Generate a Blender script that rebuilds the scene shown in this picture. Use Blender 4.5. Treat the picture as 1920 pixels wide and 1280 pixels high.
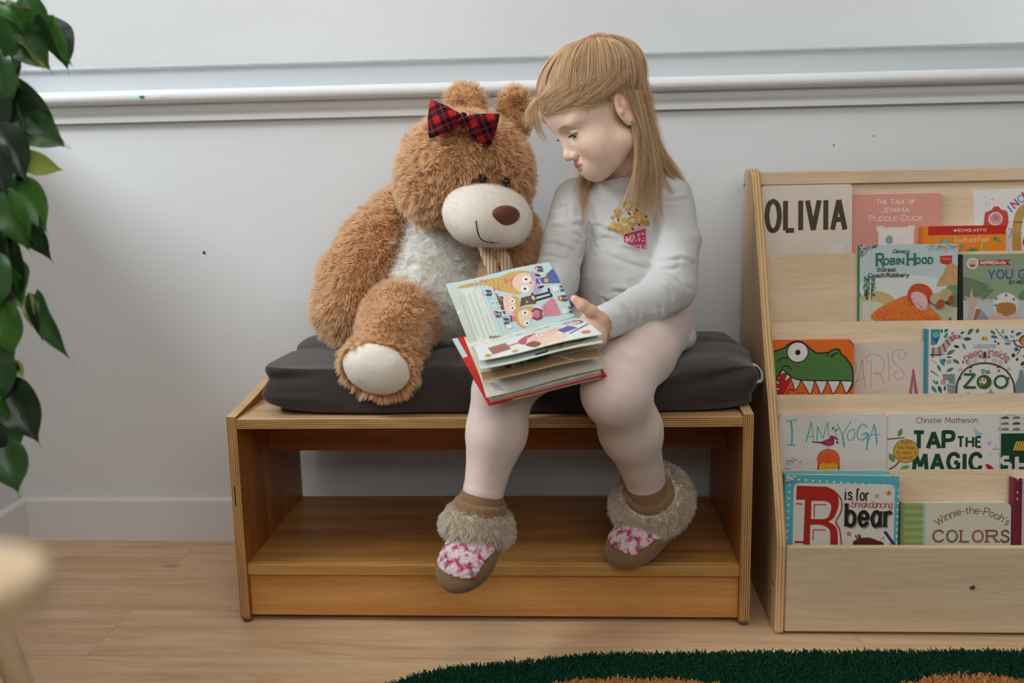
# A child reading to a teddy bear on a low wooden bench, beside a book display, under a window with a blind.
import bpy, bmesh, math, random
import numpy as np
from mathutils import Vector, Matrix, Euler, Quaternion
from mathutils.geometry import tessellate_polygon

for _o in list(bpy.data.objects):
    bpy.data.objects.remove(_o)
SC = bpy.context.scene
COL = SC.collection
PI = math.pi

# ------------------------------------------------------------------ camera
cam_d = bpy.data.cameras.new('camera')
cam_d.lens = 35.0
cam_d.sensor_width = 36.0
cam_d.clip_start = 0.02
cam_o = bpy.data.objects.new('camera', cam_d)
COL.objects.link(cam_o)
CAM_POS = Vector((0.0707, -1.9208, 0.7507))
CAM_YAW, CAM_PITCH, CAM_ROLL = 0.061, 0.1759, 0.0208
_f = Vector((-math.sin(CAM_YAW) * math.cos(CAM_PITCH), math.cos(CAM_YAW) * math.cos(CAM_PITCH), -math.sin(CAM_PITCH)))
_r = Vector((math.cos(CAM_YAW), math.sin(CAM_YAW), 0))
_d = _f.cross(_r)
_r2 = _r * math.cos(CAM_ROLL) + _d * math.sin(CAM_ROLL)
_d2 = -_r * math.sin(CAM_ROLL) + _d * math.cos(CAM_ROLL)
cam_o.matrix_world = Matrix(((_r2.x, -_d2.x, -_f.x, CAM_POS.x), (_r2.y, -_d2.y, -_f.y, CAM_POS.y), (_r2.z, -_d2.z, -_f.z, CAM_POS.z), (0, 0, 0, 1)))
cam_d.dof.use_dof = True
cam_d.dof.focus_distance = 1.64
cam_d.dof.aperture_fstop = 3.2
SC.camera = cam_o

# ------------------------------------------------------------------ light
SC.view_settings.view_transform = 'Standard'
SC.view_settings.look = 'None'
SC.view_settings.exposure = 0.0
SC.view_settings.gamma = 1.0
SC.view_settings.use_curve_mapping = False
world = bpy.data.worlds.new('daylight')
SC.world = world
world.use_nodes = True
_bg = world.node_tree.nodes['Background']
_bg.inputs[0].default_value = (0.86, 0.93, 1.0, 1)
_bg.inputs[1].default_value = 0.17


def area_light(name, loc, target, sx, sy, power, col=(1, 1, 1)):
    l = bpy.data.lights.new(name, 'AREA')
    l.shape = 'RECTANGLE'
    l.size, l.size_y = sx, sy
    l.energy = power
    l.color = col
    o = bpy.data.objects.new(name, l)
    COL.objects.link(o)
    o.location = loc
    o.rotation_euler = (Vector(target) - Vector(loc)).to_track_quat('-Z', 'Y').to_euler()
    return o


# daylight falls in through the tall window in the left wall
area_light('sky_left', (-2.40, -1.00, 2.20), (0.2, -0.25, 0.45), 1.0, 0.9, 70, (0.86, 0.94, 1.0))
area_light('front_fill', (0.7, -3.1, 2.0), (0.25, 0.0, 0.40), 2.2, 1.0, 25, (1.0, 0.97, 0.93))  # soft fill added from the front, not a real window
area_light('overhead_fill', (-0.45, -1.2, 2.45), (-0.45, -0.8, 0.0), 1.4, 1.2, 14, (1.0, 0.95, 0.88))  # unseen overhead fill, added to brighten the floor and lower left wall


# ------------------------------------------------------------------ helpers: materials
def lin(c):
    if isinstance(c, str):
        c = tuple(int(c[i:i + 2], 16) / 255 for i in (0, 2, 4))
    return tuple((x / 12.92 if x <= 0.04045 else ((x + 0.055) / 1.055) ** 2.4) for x in c)


class NT:
    """small wrapper to wire shader nodes"""
    def __init__(s, name, rough=0.6, spec=0.35):
        s.m = bpy.data.materials.new(name)
        s.m.use_nodes = True
        s.t = s.m.node_tree
        s.b = s.t.nodes['Principled BSDF']
        s.b.inputs['Roughness'].default_value = rough
        s.b.inputs['Specular IOR Level'].default_value = spec

    def n(s, typ, **kw):
        nd = s.t.nodes.new('ShaderNode' + typ)
        for k, v in kw.items():
            if hasattr(nd, k):
                setattr(nd, k, v)
            else:
                nd.inputs[k.replace('_', ' ')].default_value = v
        return nd

    def l(s, a, b):
        s.t.links.new(a, b)

    def coords(s, scale=(1, 1, 1), rot=(0, 0, 0), kind='Object'):
        tc = s.n('TexCoord')
        mp = s.n('Mapping')
        mp.inputs['Scale'].default_value = scale
        mp.inputs['Rotation'].default_value = rot
        s.l(tc.outputs[kind], mp.inputs[0])
        return mp.outputs[0]

    def noise(s, co, scale, detail=3, rough=0.55, dist=0.0):
        nd = s.n('TexNoise')
        nd.inputs['Scale'].default_value = scale
        nd.inputs['Detail'].default_value = detail
        nd.inputs['Roughness'].default_value = rough
        nd.inputs['Distortion'].default_value = dist
        s.l(co, nd.inputs['Vector'])
        return nd.outputs[0]

    def ramp(s, fac, stops, interp='LINEAR'):
        nd = s.n('ValToRGB')
        cr = nd.color_ramp
        cr.interpolation = interp
        while len(cr.elements) < len(stops):
            cr.elements.new(0.5)
        for e, (p, c) in zip(cr.elements, stops):
            e.position = p
            e.color = (*lin(c), 1) if not isinstance(c, (int, float)) else (c, c, c, 1)
        s.l(fac, nd.inputs[0])
        return nd.outputs[0]

    def mix(s, fac, a, b, mode='MIX'):
        nd = s.n('Mix', data_type='RGBA', blend_type=mode)
        for i, v in ((0, fac), (6, a), (7, b)):
            if isinstance(v, (int, float)):
                nd.inputs[i].default_value = v
            elif isinstance(v, (tuple, str)):
                nd.inputs[i].default_value = (*lin(v), 1)
            else:
                s.l(v, nd.inputs[i])
        return nd.outputs[2]

    def math(s, op, a, b=None):
        nd = s.n('Math', operation=op)
        for i, v in enumerate((a, b)):
            if v is None:
                continue
            if isinstance(v, (int, float)):
                nd.inputs[i].default_value = v
            else:
                s.l(v, nd.inputs[i])
        return nd.outputs[0]

    def color(s, out):
        s.l(out, s.b.inputs['Base Color'])

    def bump(s, h, strength=0.3, dist=0.002):
        nd = s.n('Bump')
        nd.inputs['Strength'].default_value = strength
        nd.inputs['Distance'].default_value = dist
        s.l(h, nd.inputs['Height'])
        s.l(nd.outputs[0], s.b.inputs['Normal'])


_flat = {}


def flat(c, rough=0.55, spec=0.3, vary=0.06):
    """plain printed or painted colour with a little fine mottling"""
    key = (c, rough, vary)
    if key not in _flat:
        k = NT('print_' + (c if isinstance(c, str) else 'c%d' % len(_flat)), rough, spec)
        r = lin(c)
        a = tuple(x * (1 - vary) for x in r)
        b = tuple(min(1, x * (1 + vary)) for x in r)
        nz = k.noise(k.coords(), 420, 2)
        m = k.n('Mix', data_type='RGBA')
        k.l(nz, m.inputs[0])
        m.inputs[6].default_value = (*a, 1)
        m.inputs[7].default_value = (*b, 1)
        k.color(m.outputs[2])
        _flat[key] = k.m
    return _flat[key]


def wood(name, light, mid, dark, axis='x', scale=1.0, rough=0.5, knots=0.0, contrast=1.0):
    """straight-grained wood; the grain runs along axis"""
    k = NT(name, rough, 0.3)
    st = {'x': (0.6, 9, 9), 'y': (9, 0.6, 9), 'z': (9, 9, 0.6)}[axis]
    co = k.coords(tuple(a * scale for a in st))
    n1 = k.noise(co, 3.0, 5, 0.6, 0.6)
    co2 = k.coords(tuple(a * 6 * scale for a in st))
    n2 = k.noise(co2, 5.0, 4, 0.7)
    c = k.ramp(n1, [(0.5 - .22 * contrast, dark), (0.5, mid), (0.5 + .2 * contrast, light)])
    f = k.ramp(n2, [(0.3, 0.82), (0.7, 1.0)])
    c2 = k.mix(1.0, c, f, 'MULTIPLY')
    k.color(c2)
    k.bump(n2, 0.08, 0.001)
    return k.m


def ply_edge(name, axis, pitch, light, dark, offset=0.0, rough=0.6):
    """the striped edge of plywood; veneers stacked along axis"""
    k = NT(name, rough, 0.25)
    tc = k.n('TexCoord')
    sp = k.n('SeparateXYZ')
    k.l(tc.outputs['Object'], sp.inputs[0])
    st = {'x': (60, 6, 6), 'y': (6, 60, 6), 'z': (6, 6, 60)}[axis]
    nz = k.noise(k.coords(st), 2.0, 3)
    v = k.math('ADD', sp.outputs['xyz'.index(axis)], k.math('MULTIPLY', nz, pitch * 0.25))
    w = k.math('SINE', k.math('MULTIPLY', v, 2 * PI / pitch))
    w = k.math('ADD', k.math('MULTIPLY', w, 0.42), k.math('MULTIPLY', nz, 0.9))
    k.color(k.ramp(w, [(0.05, dark), (0.45, light), (0.9, light)]))
    return k.m


# ------------------------------------------------------------------ helpers: objects
def props(o, label=None, cat=None, group=None, kind=None):
    for key, v in (('label', label), ('category', cat), ('group', group), ('kind', kind)):
        if v:
            o[key] = v
    return o


def empty(name, loc, label, cat, group=None):
    o = bpy.data.objects.new(name, None)
    o.empty_display_size = 0.05
    o.location = loc
    COL.objects.link(o)
    return props(o, label, cat, group)


def world_of(o):
    m = Matrix.Translation(o.location) @ o.rotation_euler.to_matrix().to_4x4()
    return m if o.parent is None else world_of(o.parent) @ o.matrix_parent_inverse @ m


def link(name, me, parent=None, mats=(), smooth=False):
    """mesh data in world coordinates -> object; children keep their world place"""
    o = bpy.data.objects.new(name, me)
    COL.objects.link(o)
    for m in (mats if isinstance(mats, (list, tuple)) else [mats]):
        me.materials.append(m)
    if smooth:
        me.polygons.foreach_set('use_smooth', [True] * len(me.polygons))
    if parent is not None:
        o.parent = parent
        o.matrix_parent_inverse = world_of(parent).inverted()
    return o


def struct(o):
    o['kind'] = 'structure'
    return o


def bm_obj(name, bm, mats, parent=None, smooth=False):
    me = bpy.data.meshes.new(name)
    bm.normal_update()
    bm.to_mesh(me)
    bm.free()
    return link(name, me, parent, mats, smooth)


def bx(bm, x0, x1, y0, y1, z0, z1, mi=0, bev=0.0, seg=2):
    """a box, optionally with rounded edges; mi may be a dict of face direction -> material index"""
    vs = [bm.verts.new(p) for p in ((x0, y0, z0), (x1, y0, z0), (x1, y1, z0), (x0, y1, z0), (x0, y0, z1), (x1, y0, z1), (x1, y1, z1), (x0, y1, z1))]
    fs = {}
    for k, ix in (('-z', (3, 2, 1, 0)), ('+z', (4, 5, 6, 7)), ('-y', (0, 1, 5, 4)), ('+x', (1, 2, 6, 5)), ('+y', (2, 3, 7, 6)), ('-x', (3, 0, 4, 7))):
        f = bm.faces.new([vs[i] for i in ix])
        f.material_index = mi.get(k, mi.get('*', 0)) if isinstance(mi, dict) else mi
        fs[k] = f
    if bev > 0:
        es = list({e for f in fs.values() for e in f.edges})
        bmesh.ops.bevel(bm, geom=es, offset=bev, segments=seg, profile=0.5, affect='EDGES', clamp_overlap=True, material=-1)
    return vs


def prism(bm, pts, axis, a, b, mi_side=0, mi_cap=0, bev=0.0, seg=3):
    """extrude a 2-D outline along axis from a to b"""
    def mk(p, t):
        return {'x': (t, p[0], p[1]), 'y': (p[0], t, p[1]), 'z': (p[0], p[1], t)}[axis]
    v0 = [bm.verts.new(mk(p, a)) for p in pts]
    v1 = [bm.verts.new(mk(p, b)) for p in pts]
    n = len(pts)
    fs = []
    c0 = bm.faces.new(v0)
    c1 = bm.faces.new(list(reversed(v1)))
    c0.material_index = c1.material_index = mi_cap
    fs += [c0, c1]
    for i in range(n):
        f = bm.faces.new((v0[i], v1[i], v1[(i + 1) % n], v0[(i + 1) % n]))
        f.material_index = mi_side
        fs.append(f)
    if bev:
        es = list(set(list(c0.edges) + list(c1.edges)))
        bmesh.ops.bevel(bm, geom=es, offset=bev, segments=seg, profile=0.5, affect='EDGES', clamp_overlap=True, material=-1)
    bmesh.ops.recalc_face_normals(bm, faces=[f for f in bm.faces])
    return fs


def lathe(bm, prof, seg=32, centre=(0, 0, 0), mi=0):
    rings = []
    for r, z in prof:
        rings.append([bm.verts.new((centre[0] + r * math.cos(2 * PI * i / seg), centre[1] + r * math.sin(2 * PI * i / seg), centre[2] + z)) for i in range(seg)])
    for a, b in zip(rings, rings[1:]):
        for i in range(seg):
            f = bm.faces.new((a[i], a[(i + 1) % seg], b[(i + 1) % seg], b[i]))
            f.material_index = mi
            f.smooth = True
    for ring, rev in ((rings[0], True), (rings[-1], False)):
        f = bm.faces.new(list(reversed(ring)) if rev else ring)
        f.material_index = mi


def frames(pts):
    """parallel-transport frames along a path"""
    pts = [Vector(p) for p in pts]
    T = [(pts[min(i + 1, len(pts) - 1)] - pts[max(i - 1, 0)]).normalized() for i in range(len(pts))]
    up = Vector((0, 0, 1)) if abs(T[0].z) < 0.9 else Vector((1, 0, 0))
    N = [(up - T[0] * up.dot(T[0])).normalized()]
    for i in range(1, len(pts)):
        v = N[-1] - T[i] * N[-1].dot(T[i])
        N.append(v.normalized())
    return pts, T, N, [t.cross(n) for t, n in zip(T, N)]


def tube(bm, pts, rad, seg=8, mi=0, cap=True):
    pts, T, N, B = frames(pts)
    rad = rad if isinstance(rad, (list, tuple)) else [rad] * len(pts)
    rings = [[bm.verts.new(p + (n * math.cos(2 * PI * i / seg) + b * math.sin(2 * PI * i / seg)) * r) for i in range(seg)] for p, n, b, r in zip(pts, N, B, rad)]
    for a, b in zip(rings, rings[1:]):
        for i in range(seg):
            f = bm.faces.new((a[i], a[(i + 1) % seg], b[(i + 1) % seg], b[i]))
            f.material_index = mi
            f.smooth = True
    if cap:
        bm.faces.new(list(reversed(rings[0]))).material_index = mi
        bm.faces.new(rings[-1]).material_index = mi


def crv(pts, n=8, closed=False):
    """Catmull-Rom through points (2-D or 3-D), n samples per span"""
    P_ = [np.array(p, float) for p in pts]
    if len(P_) < 3 and not closed:
        return [tuple(p) for p in P_]
    out = []
    m = len(P_)
    for i in range(m if closed else m - 1):
        if closed:
            a, b, c, d = P_[(i - 1) % m], P_[i], P_[(i + 1) % m], P_[(i + 2) % m]
        else:
            a, b, c, d = P_[max(i - 1, 0)], P_[i], P_[i + 1], P_[min(i + 2, m - 1)]
        for k in range(n):
            t = k / n
            out.append(tuple(0.5 * ((2 * b) + (-a + c) * t + (2 * a - 5 * b + 4 * c - d) * t * t + (-a + 3 * b - 3 * c + d) * t ** 3)))
    if not closed:
        out.append(tuple(P_[-1]))
    return out


# ------------------------------------------------------------------ helpers: soft shapes from blended volumes
class Soft:
    """distance field on a (possibly uneven) grid; ellipsoids and tapered limbs melt together"""
    def __init__(s, lo, hi, h, fine=None, hf=None):
        s.ax = []
        for i in range(3):
            if fine is None:
                s.ax.append(np.arange(lo[i], hi[i] + h, h))
            else:
                f0, f1 = fine[0][i], fine[1][i]
                a = np.arange(lo[i], f0, h) if f0 > lo[i] else np.zeros(0)
                b = np.arange(f0, f1, hf)
                c = np.arange(f1, hi[i] + h, h) if f1 < hi[i] else np.zeros(0)
                s.ax.append(np.concatenate([a, b, c]))
        s.ax = [a.astype(np.float32) for a in s.ax]
        s.d = np.full([len(a) for a in s.ax], 0.05, np.float32)

    def box(s, lo, hi, m):
        sl = []
        for i in range(3):
            a, b = np.searchsorted(s.ax[i], (lo[i] - m, hi[i] + m))
            sl.append(slice(max(a - 1, 0), b + 1))
        x, y, z = (s.ax[i][sl[i]] for i in range(3))
        return tuple(sl), x[:, None, None], y[None, :, None], z[None, None, :]

    def put(s, sl, v, k, sub=False):
        d = s.d[sl]
        if sub:
            v = -v
            if k > 0:
                h = np.maximum(k - np.abs(d - v), 0) / k
                s.d[sl] = np.maximum(d, v) + h * h * k * 0.25
            else:
                s.d[sl] = np.maximum(d, v)
        elif k > 0:
            h = np.maximum(k - np.abs(d - v), 0) / k
            s.d[sl] = np.minimum(d, v) - h * h * k * 0.25
        else:
            s.d[sl] = np.minimum(d, v)

    def ell(s, c, r, rot=None, k=0.01, sub=False):
        c = np.array(c, np.float32)
        r = np.array(r if hasattr(r, '__len__') else (r, r, r), np.float32)
        M = np.eye(3, dtype=np.float32) if rot is None else np.array(rot, np.float32)
        ext = np.sqrt(((M * r[None, :]) ** 2).sum(1))
        sl, x, y, z = s.box(c - ext, c + ext, k + 0.012)
        X, Y, Z = x - c[0], y - c[1], z - c[2]
        q = [(M[0, i] * X + M[1, i] * Y + M[2, i] * Z) / r[i] for i in range(3)]
        k0 = np.sqrt(q[0] ** 2 + q[1] ** 2 + q[2] ** 2)
        k1 = np.sqrt((q[0] / r[0]) ** 2 + (q[1] / r[1]) ** 2 + (q[2] / r[2]) ** 2) + 1e-9
        s.put(sl, (k0 * (k0 - 1) / k1).astype(np.float32), k, sub)

    def cap(s, a, b, ra, rb, k=0.01, sub=False):
        a = np.array(a, np.float32)
        b = np.array(b, np.float32)
        m = max(ra, rb)
        sl, x, y, z = s.box(np.minimum(a, b) - m, np.maximum(a, b) + m, k + 0.012)
        u = b - a
        L2 = float(u @ u) + 1e-12
        t = np.clip(((x - a[0]) * u[0] + (y - a[1]) * u[1] + (z - a[2]) * u[2]) / L2, 0, 1)
        dd = np.sqrt((x - a[0] - t * u[0]) ** 2 + (y - a[1] - t * u[1]) ** 2 + (z - a[2] - t * u[2]) ** 2)
        s.put(sl, (dd - (ra + (rb - ra) * t)).astype(np.float32), k, sub)

    def limb(s, pts, rad, k=0.01, k2=None, sub=False):
        for i in range(len(pts) - 1):
            s.cap(pts[i], pts[i + 1], rad[i], rad[i + 1], k if i == 0 or k2 is None else k2, sub)

    def mesh(s, name, iso=0.0, cut=None, warp=None):
        """naive surface nets"""
        d = s.d - iso
        X, Y, Z = s.ax
        if cut is not None:
            d = np.maximum(d, cut(X[:, None, None], Y[None, :, None], Z[None, None, :]).astype(np.float32))
        d[0], d[-1], d[:, 0], d[:, -1], d[:, :, 0], d[:, :, -1] = 1, 1, 1, 1, 1, 1
        ins = d < 0
        n = [q - 1 for q in d.shape]
        cnt = np.zeros(n, np.uint8)
        for i in (0, 1):
            for j in (0, 1):
                for k in (0, 1):
                    cnt += ins[i:i + n[0], j:j + n[1], k:k + n[2]]
        I, J, K = np.nonzero((cnt > 0) & (cnt < 8))
        idx = np.full(n, -1, np.int32)
        idx[I, J, K] = np.arange(len(I))
        acc = np.zeros((len(I), 3))
        w = np.zeros(len(I))
        cor = [(a, b, c) for a in (0, 1) for b in (0, 1) for c in (0, 1)]
        dv = {c: d[I + c[0], J + c[1], K + c[2]] for c in cor}
        pos = {c: np.stack([X[I + c[0]], Y[J + c[1]], Z[K + c[2]]], 1) for c in cor}
        for c in cor:
            for ax in range(3):
                if c[ax] == 0:
                    e = list(c)
                    e[ax] = 1
                    e = tuple(e)
                    a, b = dv[c], dv[e]
                    m = (a < 0) != (b < 0)
                    t = a[m] / (a[m] - b[m])
                    acc[m] += pos[c][m] + (pos[e][m] - pos[c][m]) * t[:, None]
                    w[m] += 1
        co = acc / w[:, None]
        quads = []
        for ax in range(3):
            A = [slice(None)] * 3
            B = [slice(None)] * 3
            A[ax] = slice(0, -1)
            B[ax] = slice(1, None)
            a, b = ins[tuple(A)], ins[tuple(B)]
            e = np.argwhere(a != b)
            o1, o2 = [q for q in range(3) if q != ax]
            e = e[(e[:, o1] > 0) & (e[:, o2] > 0) & (e[:, o1] < d.shape[o1] - 1) & (e[:, o2] < d.shape[o2] - 1)]
            flip = ins[tuple(e.T)]
            if ax == 1:
                flip = ~flip
            q = []
            for s1, s2 in ((0, 0), (1, 0), (1, 1), (0, 1)):
                f = e.copy()
                f[:, o1] -= s1
                f[:, o2] -= s2
                q.append(idx[tuple(f.T)])
            q = np.stack(q, 1)
            q[~flip] = q[~flip][:, ::-1]
            quads.append(q)
        quads = np.concatenate(quads)
        if warp is not None:
            co = warp(co)
        return np_mesh(name, co, quads)


def np_mesh(name, co, faces):
    me = bpy.data.meshes.new(name)
    co = np.asarray(co, np.float32)
    faces = np.asarray(faces, np.int32)
    nf, k = faces.shape
    me.vertices.add(len(co))
    me.vertices.foreach_set('co', co.ravel())
    me.loops.add(nf * k)
    me.loops.foreach_set('vertex_index', faces.ravel())
    me.polygons.add(nf)
    me.polygons.foreach_set('loop_start', np.arange(0, nf * k, k, dtype=np.int32))
    me.polygons.foreach_set('use_smooth', np.ones(nf, bool))
    me.update(calc_edges=True)
    return me


def vco(me):
    a = np.zeros(len(me.vertices) * 3, np.float32)
    me.vertices.foreach_get('co', a)
    return a.reshape(-1, 3)


def vno(me):
    a = np.zeros(len(me.vertices) * 3, np.float32)
    me.vertices.foreach_get('normal', a)
    return a.reshape(-1, 3)


def relax(me, n=2, lam=0.5):
    """smooth a mesh a little, keeping its volume"""
    co = vco(me).astype(np.float64)
    ed = np.zeros(len(me.edges) * 2, np.int32)
    me.edges.foreach_get('vertices', ed)
    ed = ed.reshape(-1, 2)
    deg = np.bincount(ed.ravel(), minlength=len(co)).astype(float)[:, None]
    for i in range(n):
        for l in (lam, -lam * 0.98):
            a = np.zeros_like(co)
            np.add.at(a, ed[:, 0], co[ed[:, 1]])
            np.add.at(a, ed[:, 1], co[ed[:, 0]])
            co += l * (a / np.maximum(deg, 1) - co)
    me.vertices.foreach_set('co', co.astype(np.float32).ravel())
    me.update()


def set_mats(me, fn):
    """material index per face from face centres"""
    n = len(me.polygons)
    c = np.zeros(n * 3, np.float32)
    me.polygons.foreach_get('center', c)
    me.polygons.foreach_set('material_index', fn(c.reshape(-1, 3)).astype(np.int32))


def set_col(me, rgb, name='tint'):
    at = me.color_attributes.new(name, 'FLOAT_COLOR', 'POINT')
    a = np.ones((len(me.vertices), 4), np.float32)
    a[:, :3] = rgb
    at.data.foreach_set('color', a.ravel())


def strands(name, P_, rad, parent, mat, label=None):
    """hair or fur: P_ is (n strands, k points, 3); rad is a root-to-tip list or array"""
    n, k, _ = P_.shape
    hc = bpy.data.hair_curves.new(name)
    hc.add_curves([k] * n)
    hc.attributes['position'].data.foreach_set('vector', np.ascontiguousarray(P_, np.float32).ravel())
    ra = hc.attributes.get('radius') or hc.attributes.new('radius', 'FLOAT', 'POINT')
    r = np.broadcast_to(np.asarray(rad, np.float32), (n, k))
    ra.data.foreach_set('value', np.ascontiguousarray(r).ravel())
    o = link(name, hc, parent, mat)
    return o


def scatter(me, density, rng, keep=None):
    """random points on a mesh surface -> positions, normals"""
    me.calc_loop_triangles()
    nt = len(me.loop_triangles)
    t = np.zeros(nt * 3, np.int32)
    me.loop_triangles.foreach_get('vertices', t)
    t = t.reshape(-1, 3)
    co, no = vco(me), vno(me)
    a, b, c = co[t[:, 0]], co[t[:, 1]], co[t[:, 2]]
    ar = np.linalg.norm(np.cross(b - a, c - a), axis=1) / 2
    n = int(ar.sum() * density)
    pick = rng.choice(nt, n, p=ar / ar.sum())
    u, v = rng.random(n), rng.random(n)
    m = u + v > 1
    u[m], v[m] = 1 - u[m], 1 - v[m]
    w = 1 - u - v
    tt = t[pick]
    p = co[tt[:, 0]] * w[:, None] + co[tt[:, 1]] * u[:, None] + co[tt[:, 2]] * v[:, None]
    q = no[tt[:, 0]] * w[:, None] + no[tt[:, 1]] * u[:, None] + no[tt[:, 2]] * v[:, None]
    q /= np.linalg.norm(q, axis=1)[:, None] + 1e-9
    if keep is not None:
        m = keep(p)
        p, q = p[m], q[m]
    return p, q


def vnoise(p, scale, seed=0):
    """smooth value noise in 3-D, vectorised, about -1..1"""
    p = np.asarray(p, np.float64) * scale + seed * 17.31 + 1000
    i = np.floor(p).astype(np.int64)
    f = p - i
    f = f * f * (3 - 2 * f)

    def h(a, b, c):
        n = (a * 73856093) ^ (b * 19349663) ^ (c * 83492791) ^ (seed * 2654435)
        n = (n ^ (n >> 13)) * 1274126177
        return ((n & 0xffff) / 32767.5) - 1
    r = 0
    for dx in (0, 1):
        for dy in (0, 1):
            for dz in (0, 1):
                w = (f[..., 0] if dx else 1 - f[..., 0]) * (f[..., 1] if dy else 1 - f[..., 1]) * (f[..., 2] if dz else 1 - f[..., 2])
                r = r + w * h(i[..., 0] + dx, i[..., 1] + dy, i[..., 2] + dz)
    return r


def fur(name, me, parent, mat, density, length, rng, lean=(0, 0, -1), lean_amt=0.5, clump=0.012, radius=0.0005, keep=None, k=5, curl=0.5):
    p, n = scatter(me, density, rng, keep)
    N = len(p)
    # strands near one another fall together in little locks
    j = np.stack([vnoise(p, 1 / clump, s) for s in (1, 2, 3)], 1)
    big = np.stack([vnoise(p, 0.3 / clump, s) for s in (4, 5, 6)], 1)
    d = n + np.array(lean)[None, :] * lean_amt + j * curl + big * curl * 0.8
    d += rng.normal(0, 0.12, d.shape)
    d -= n * np.minimum((d * n).sum(1) - 0.25, 0)[:, None]
    d /= np.linalg.norm(d, axis=1)[:, None]
    L = length * (0.7 + 0.5 * rng.random(N)) * (1 + 0.25 * j[:, 0])
    t = np.linspace(0, 1, k)
    droop = np.array(lean)[None, :] * 0.5 + np.stack([vnoise(p, 0.8 / clump, s) for s in (7, 8, 9)], 1) * 0.5
    pts = p[:, None, :] - n[:, None, :] * 0.001 + L[:, None, None] * (d[:, None, :] * t[None, :, None] + droop[:, None, :] * (t ** 2)[None, :, None] * 0.35)
    rad = radius * np.array([1.0, 1.0, 0.9, 0.7, 0.25])[:k] if k == 5 else radius * np.linspace(1, 0.2, k)
    return strands(name, pts, rad, parent, mat)
# ------------------------------------------------------------------ the room
def wall_paint(name, c, rough=0.55):
    k = NT(name, rough, 0.35)
    co = k.coords()
    big = k.noise(co, 1.3, 3)
    fine = k.noise(co, 90, 2)
    r = lin(c)
    k.color(k.mix(k.math('MULTIPLY', big, 0.5), c, tuple(((x * 0.93) ** (1 / 2.2)) for x in r)))
    k.bump(k.math('ADD', k.noise(co, 14, 3), k.math('MULTIPLY', fine, 0.3)), 0.10, 0.002)
    return k.m


M_wall = wall_paint('pale_wall_paint', 'dcdedf')
M_trim = wall_paint('gloss_trim_paint', 'dedfdf', 0.30)


def scuffed(name, c):
    """trim paint with thin chipped streaks that show the wood"""
    k = NT(name, 0.28, 0.45)
    co = k.coords((1.6, 30, 60))
    n = k.noise(co, 6.0, 4, 0.65)
    reg = k.noise(k.coords((3.5, 1, 1)), 1.0, 2)
    sp = k.n('SeparateXYZ')
    tc = k.n('TexCoord')
    k.l(tc.outputs['Object'], sp.inputs[0])
    band = k.math('MULTIPLY', k.math('GREATER_THAN', sp.outputs[2], 0.8866), k.math('LESS_THAN', sp.outputs[2], 0.8935))
    f = k.math('MULTIPLY', k.math('GREATER_THAN', n, 0.665), k.math('GREATER_THAN', reg, 0.5))
    k.color(k.mix(k.math('MULTIPLY', f, band), c, '9a7a5c'))
    return k.m


M_nose = scuffed('worn_sill_paint', 'e2e3e3')


def floor_wood():
    k = NT('oak_floorboards', 0.42, 0.35)
    co = k.coords()
    br = k.n('TexBrick', offset=0.37, offset_frequency=2)
    br.inputs['Scale'].default_value = 1.0
    br.inputs['Mortar Size'].default_value = 0.0009
    br.inputs['Mortar Smooth'].default_value = 0.0
    br.inputs['Bias'].default_value = 0.0
    br.inputs['Brick Width'].default_value = 1.22
    br.inputs['Row Height'].default_value = 0.165
    br.inputs['Color1'].default_value = (0, 0, 0, 1)
    br.inputs['Color2'].default_value = (1, 1, 1, 1)
    br.inputs['Mortar'].default_value = (0.5, 0.5, 0.5, 1)
    mp = k.n('Mapping')
    k.l(co, mp.inputs[0])
    mp.inputs['Location'].default_value = (0.7, 0.004, 0)
    k.l(mp.outputs[0], br.inputs[0])
    # grain, shifted per board
    v = k.n('VectorMath', operation='MULTIPLY_ADD')
    k.l(co, v.inputs[0])
    v.inputs[1].default_value = (0.9, 11, 1)
    k.l(br.outputs[0], v.inputs[2])
    g = k.noise(v.outputs[0], 3.2, 6, 0.62, 0.9)
    v2 = k.n('VectorMath', operation='MULTIPLY_ADD')
    k.l(co, v2.inputs[0])
    v2.inputs[1].default_value = (7, 120, 1)
    k.l(br.outputs[0], v2.inputs[2])
    g2 = k.noise(v2.outputs[0], 4, 3, 0.6)
    c = k.ramp(g, [(0.25, 'bf9771'), (0.48, 'd8b58e'), (0.72, 'e8caa8')])
    c = k.mix(k.math('MULTIPLY', br.outputs[0], 0.16), c, 'b08a66')
    c = k.mix(1.0, c, k.ramp(g2, [(0.3, 0.84), (0.65, 1.0)]), 'MULTIPLY')
    vo = k.n('TexVoronoi')
    k.l(k.coords((2.3, 6.5, 1)), vo.inputs['Vector'])
    vo.inputs['Scale'].default_value = 1.3
    c = k.mix(k.ramp(vo.outputs['Distance'], [(0.02, 0.85), (0.085, 0.0)]), c, '6e4a30')
    c = k.mix(k.math('MULTIPLY', br.outputs['Fac'], 0.38), c, '7d5a3f')
    k.color(c)
    k.bump(k.math('SUBTRACT', k.math('MULTIPLY', g2, 0.2), br.outputs['Fac']), 0.15, 0.001)
    return k.m


M_floor = floor_wood()
XW = -1.0725

bm = bmesh.new()
bx(bm, XW - 0.1, 2.0, -3.2, 0.12, -0.05, 0.0)
struct(bm_obj('floor', bm, M_floor))

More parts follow.
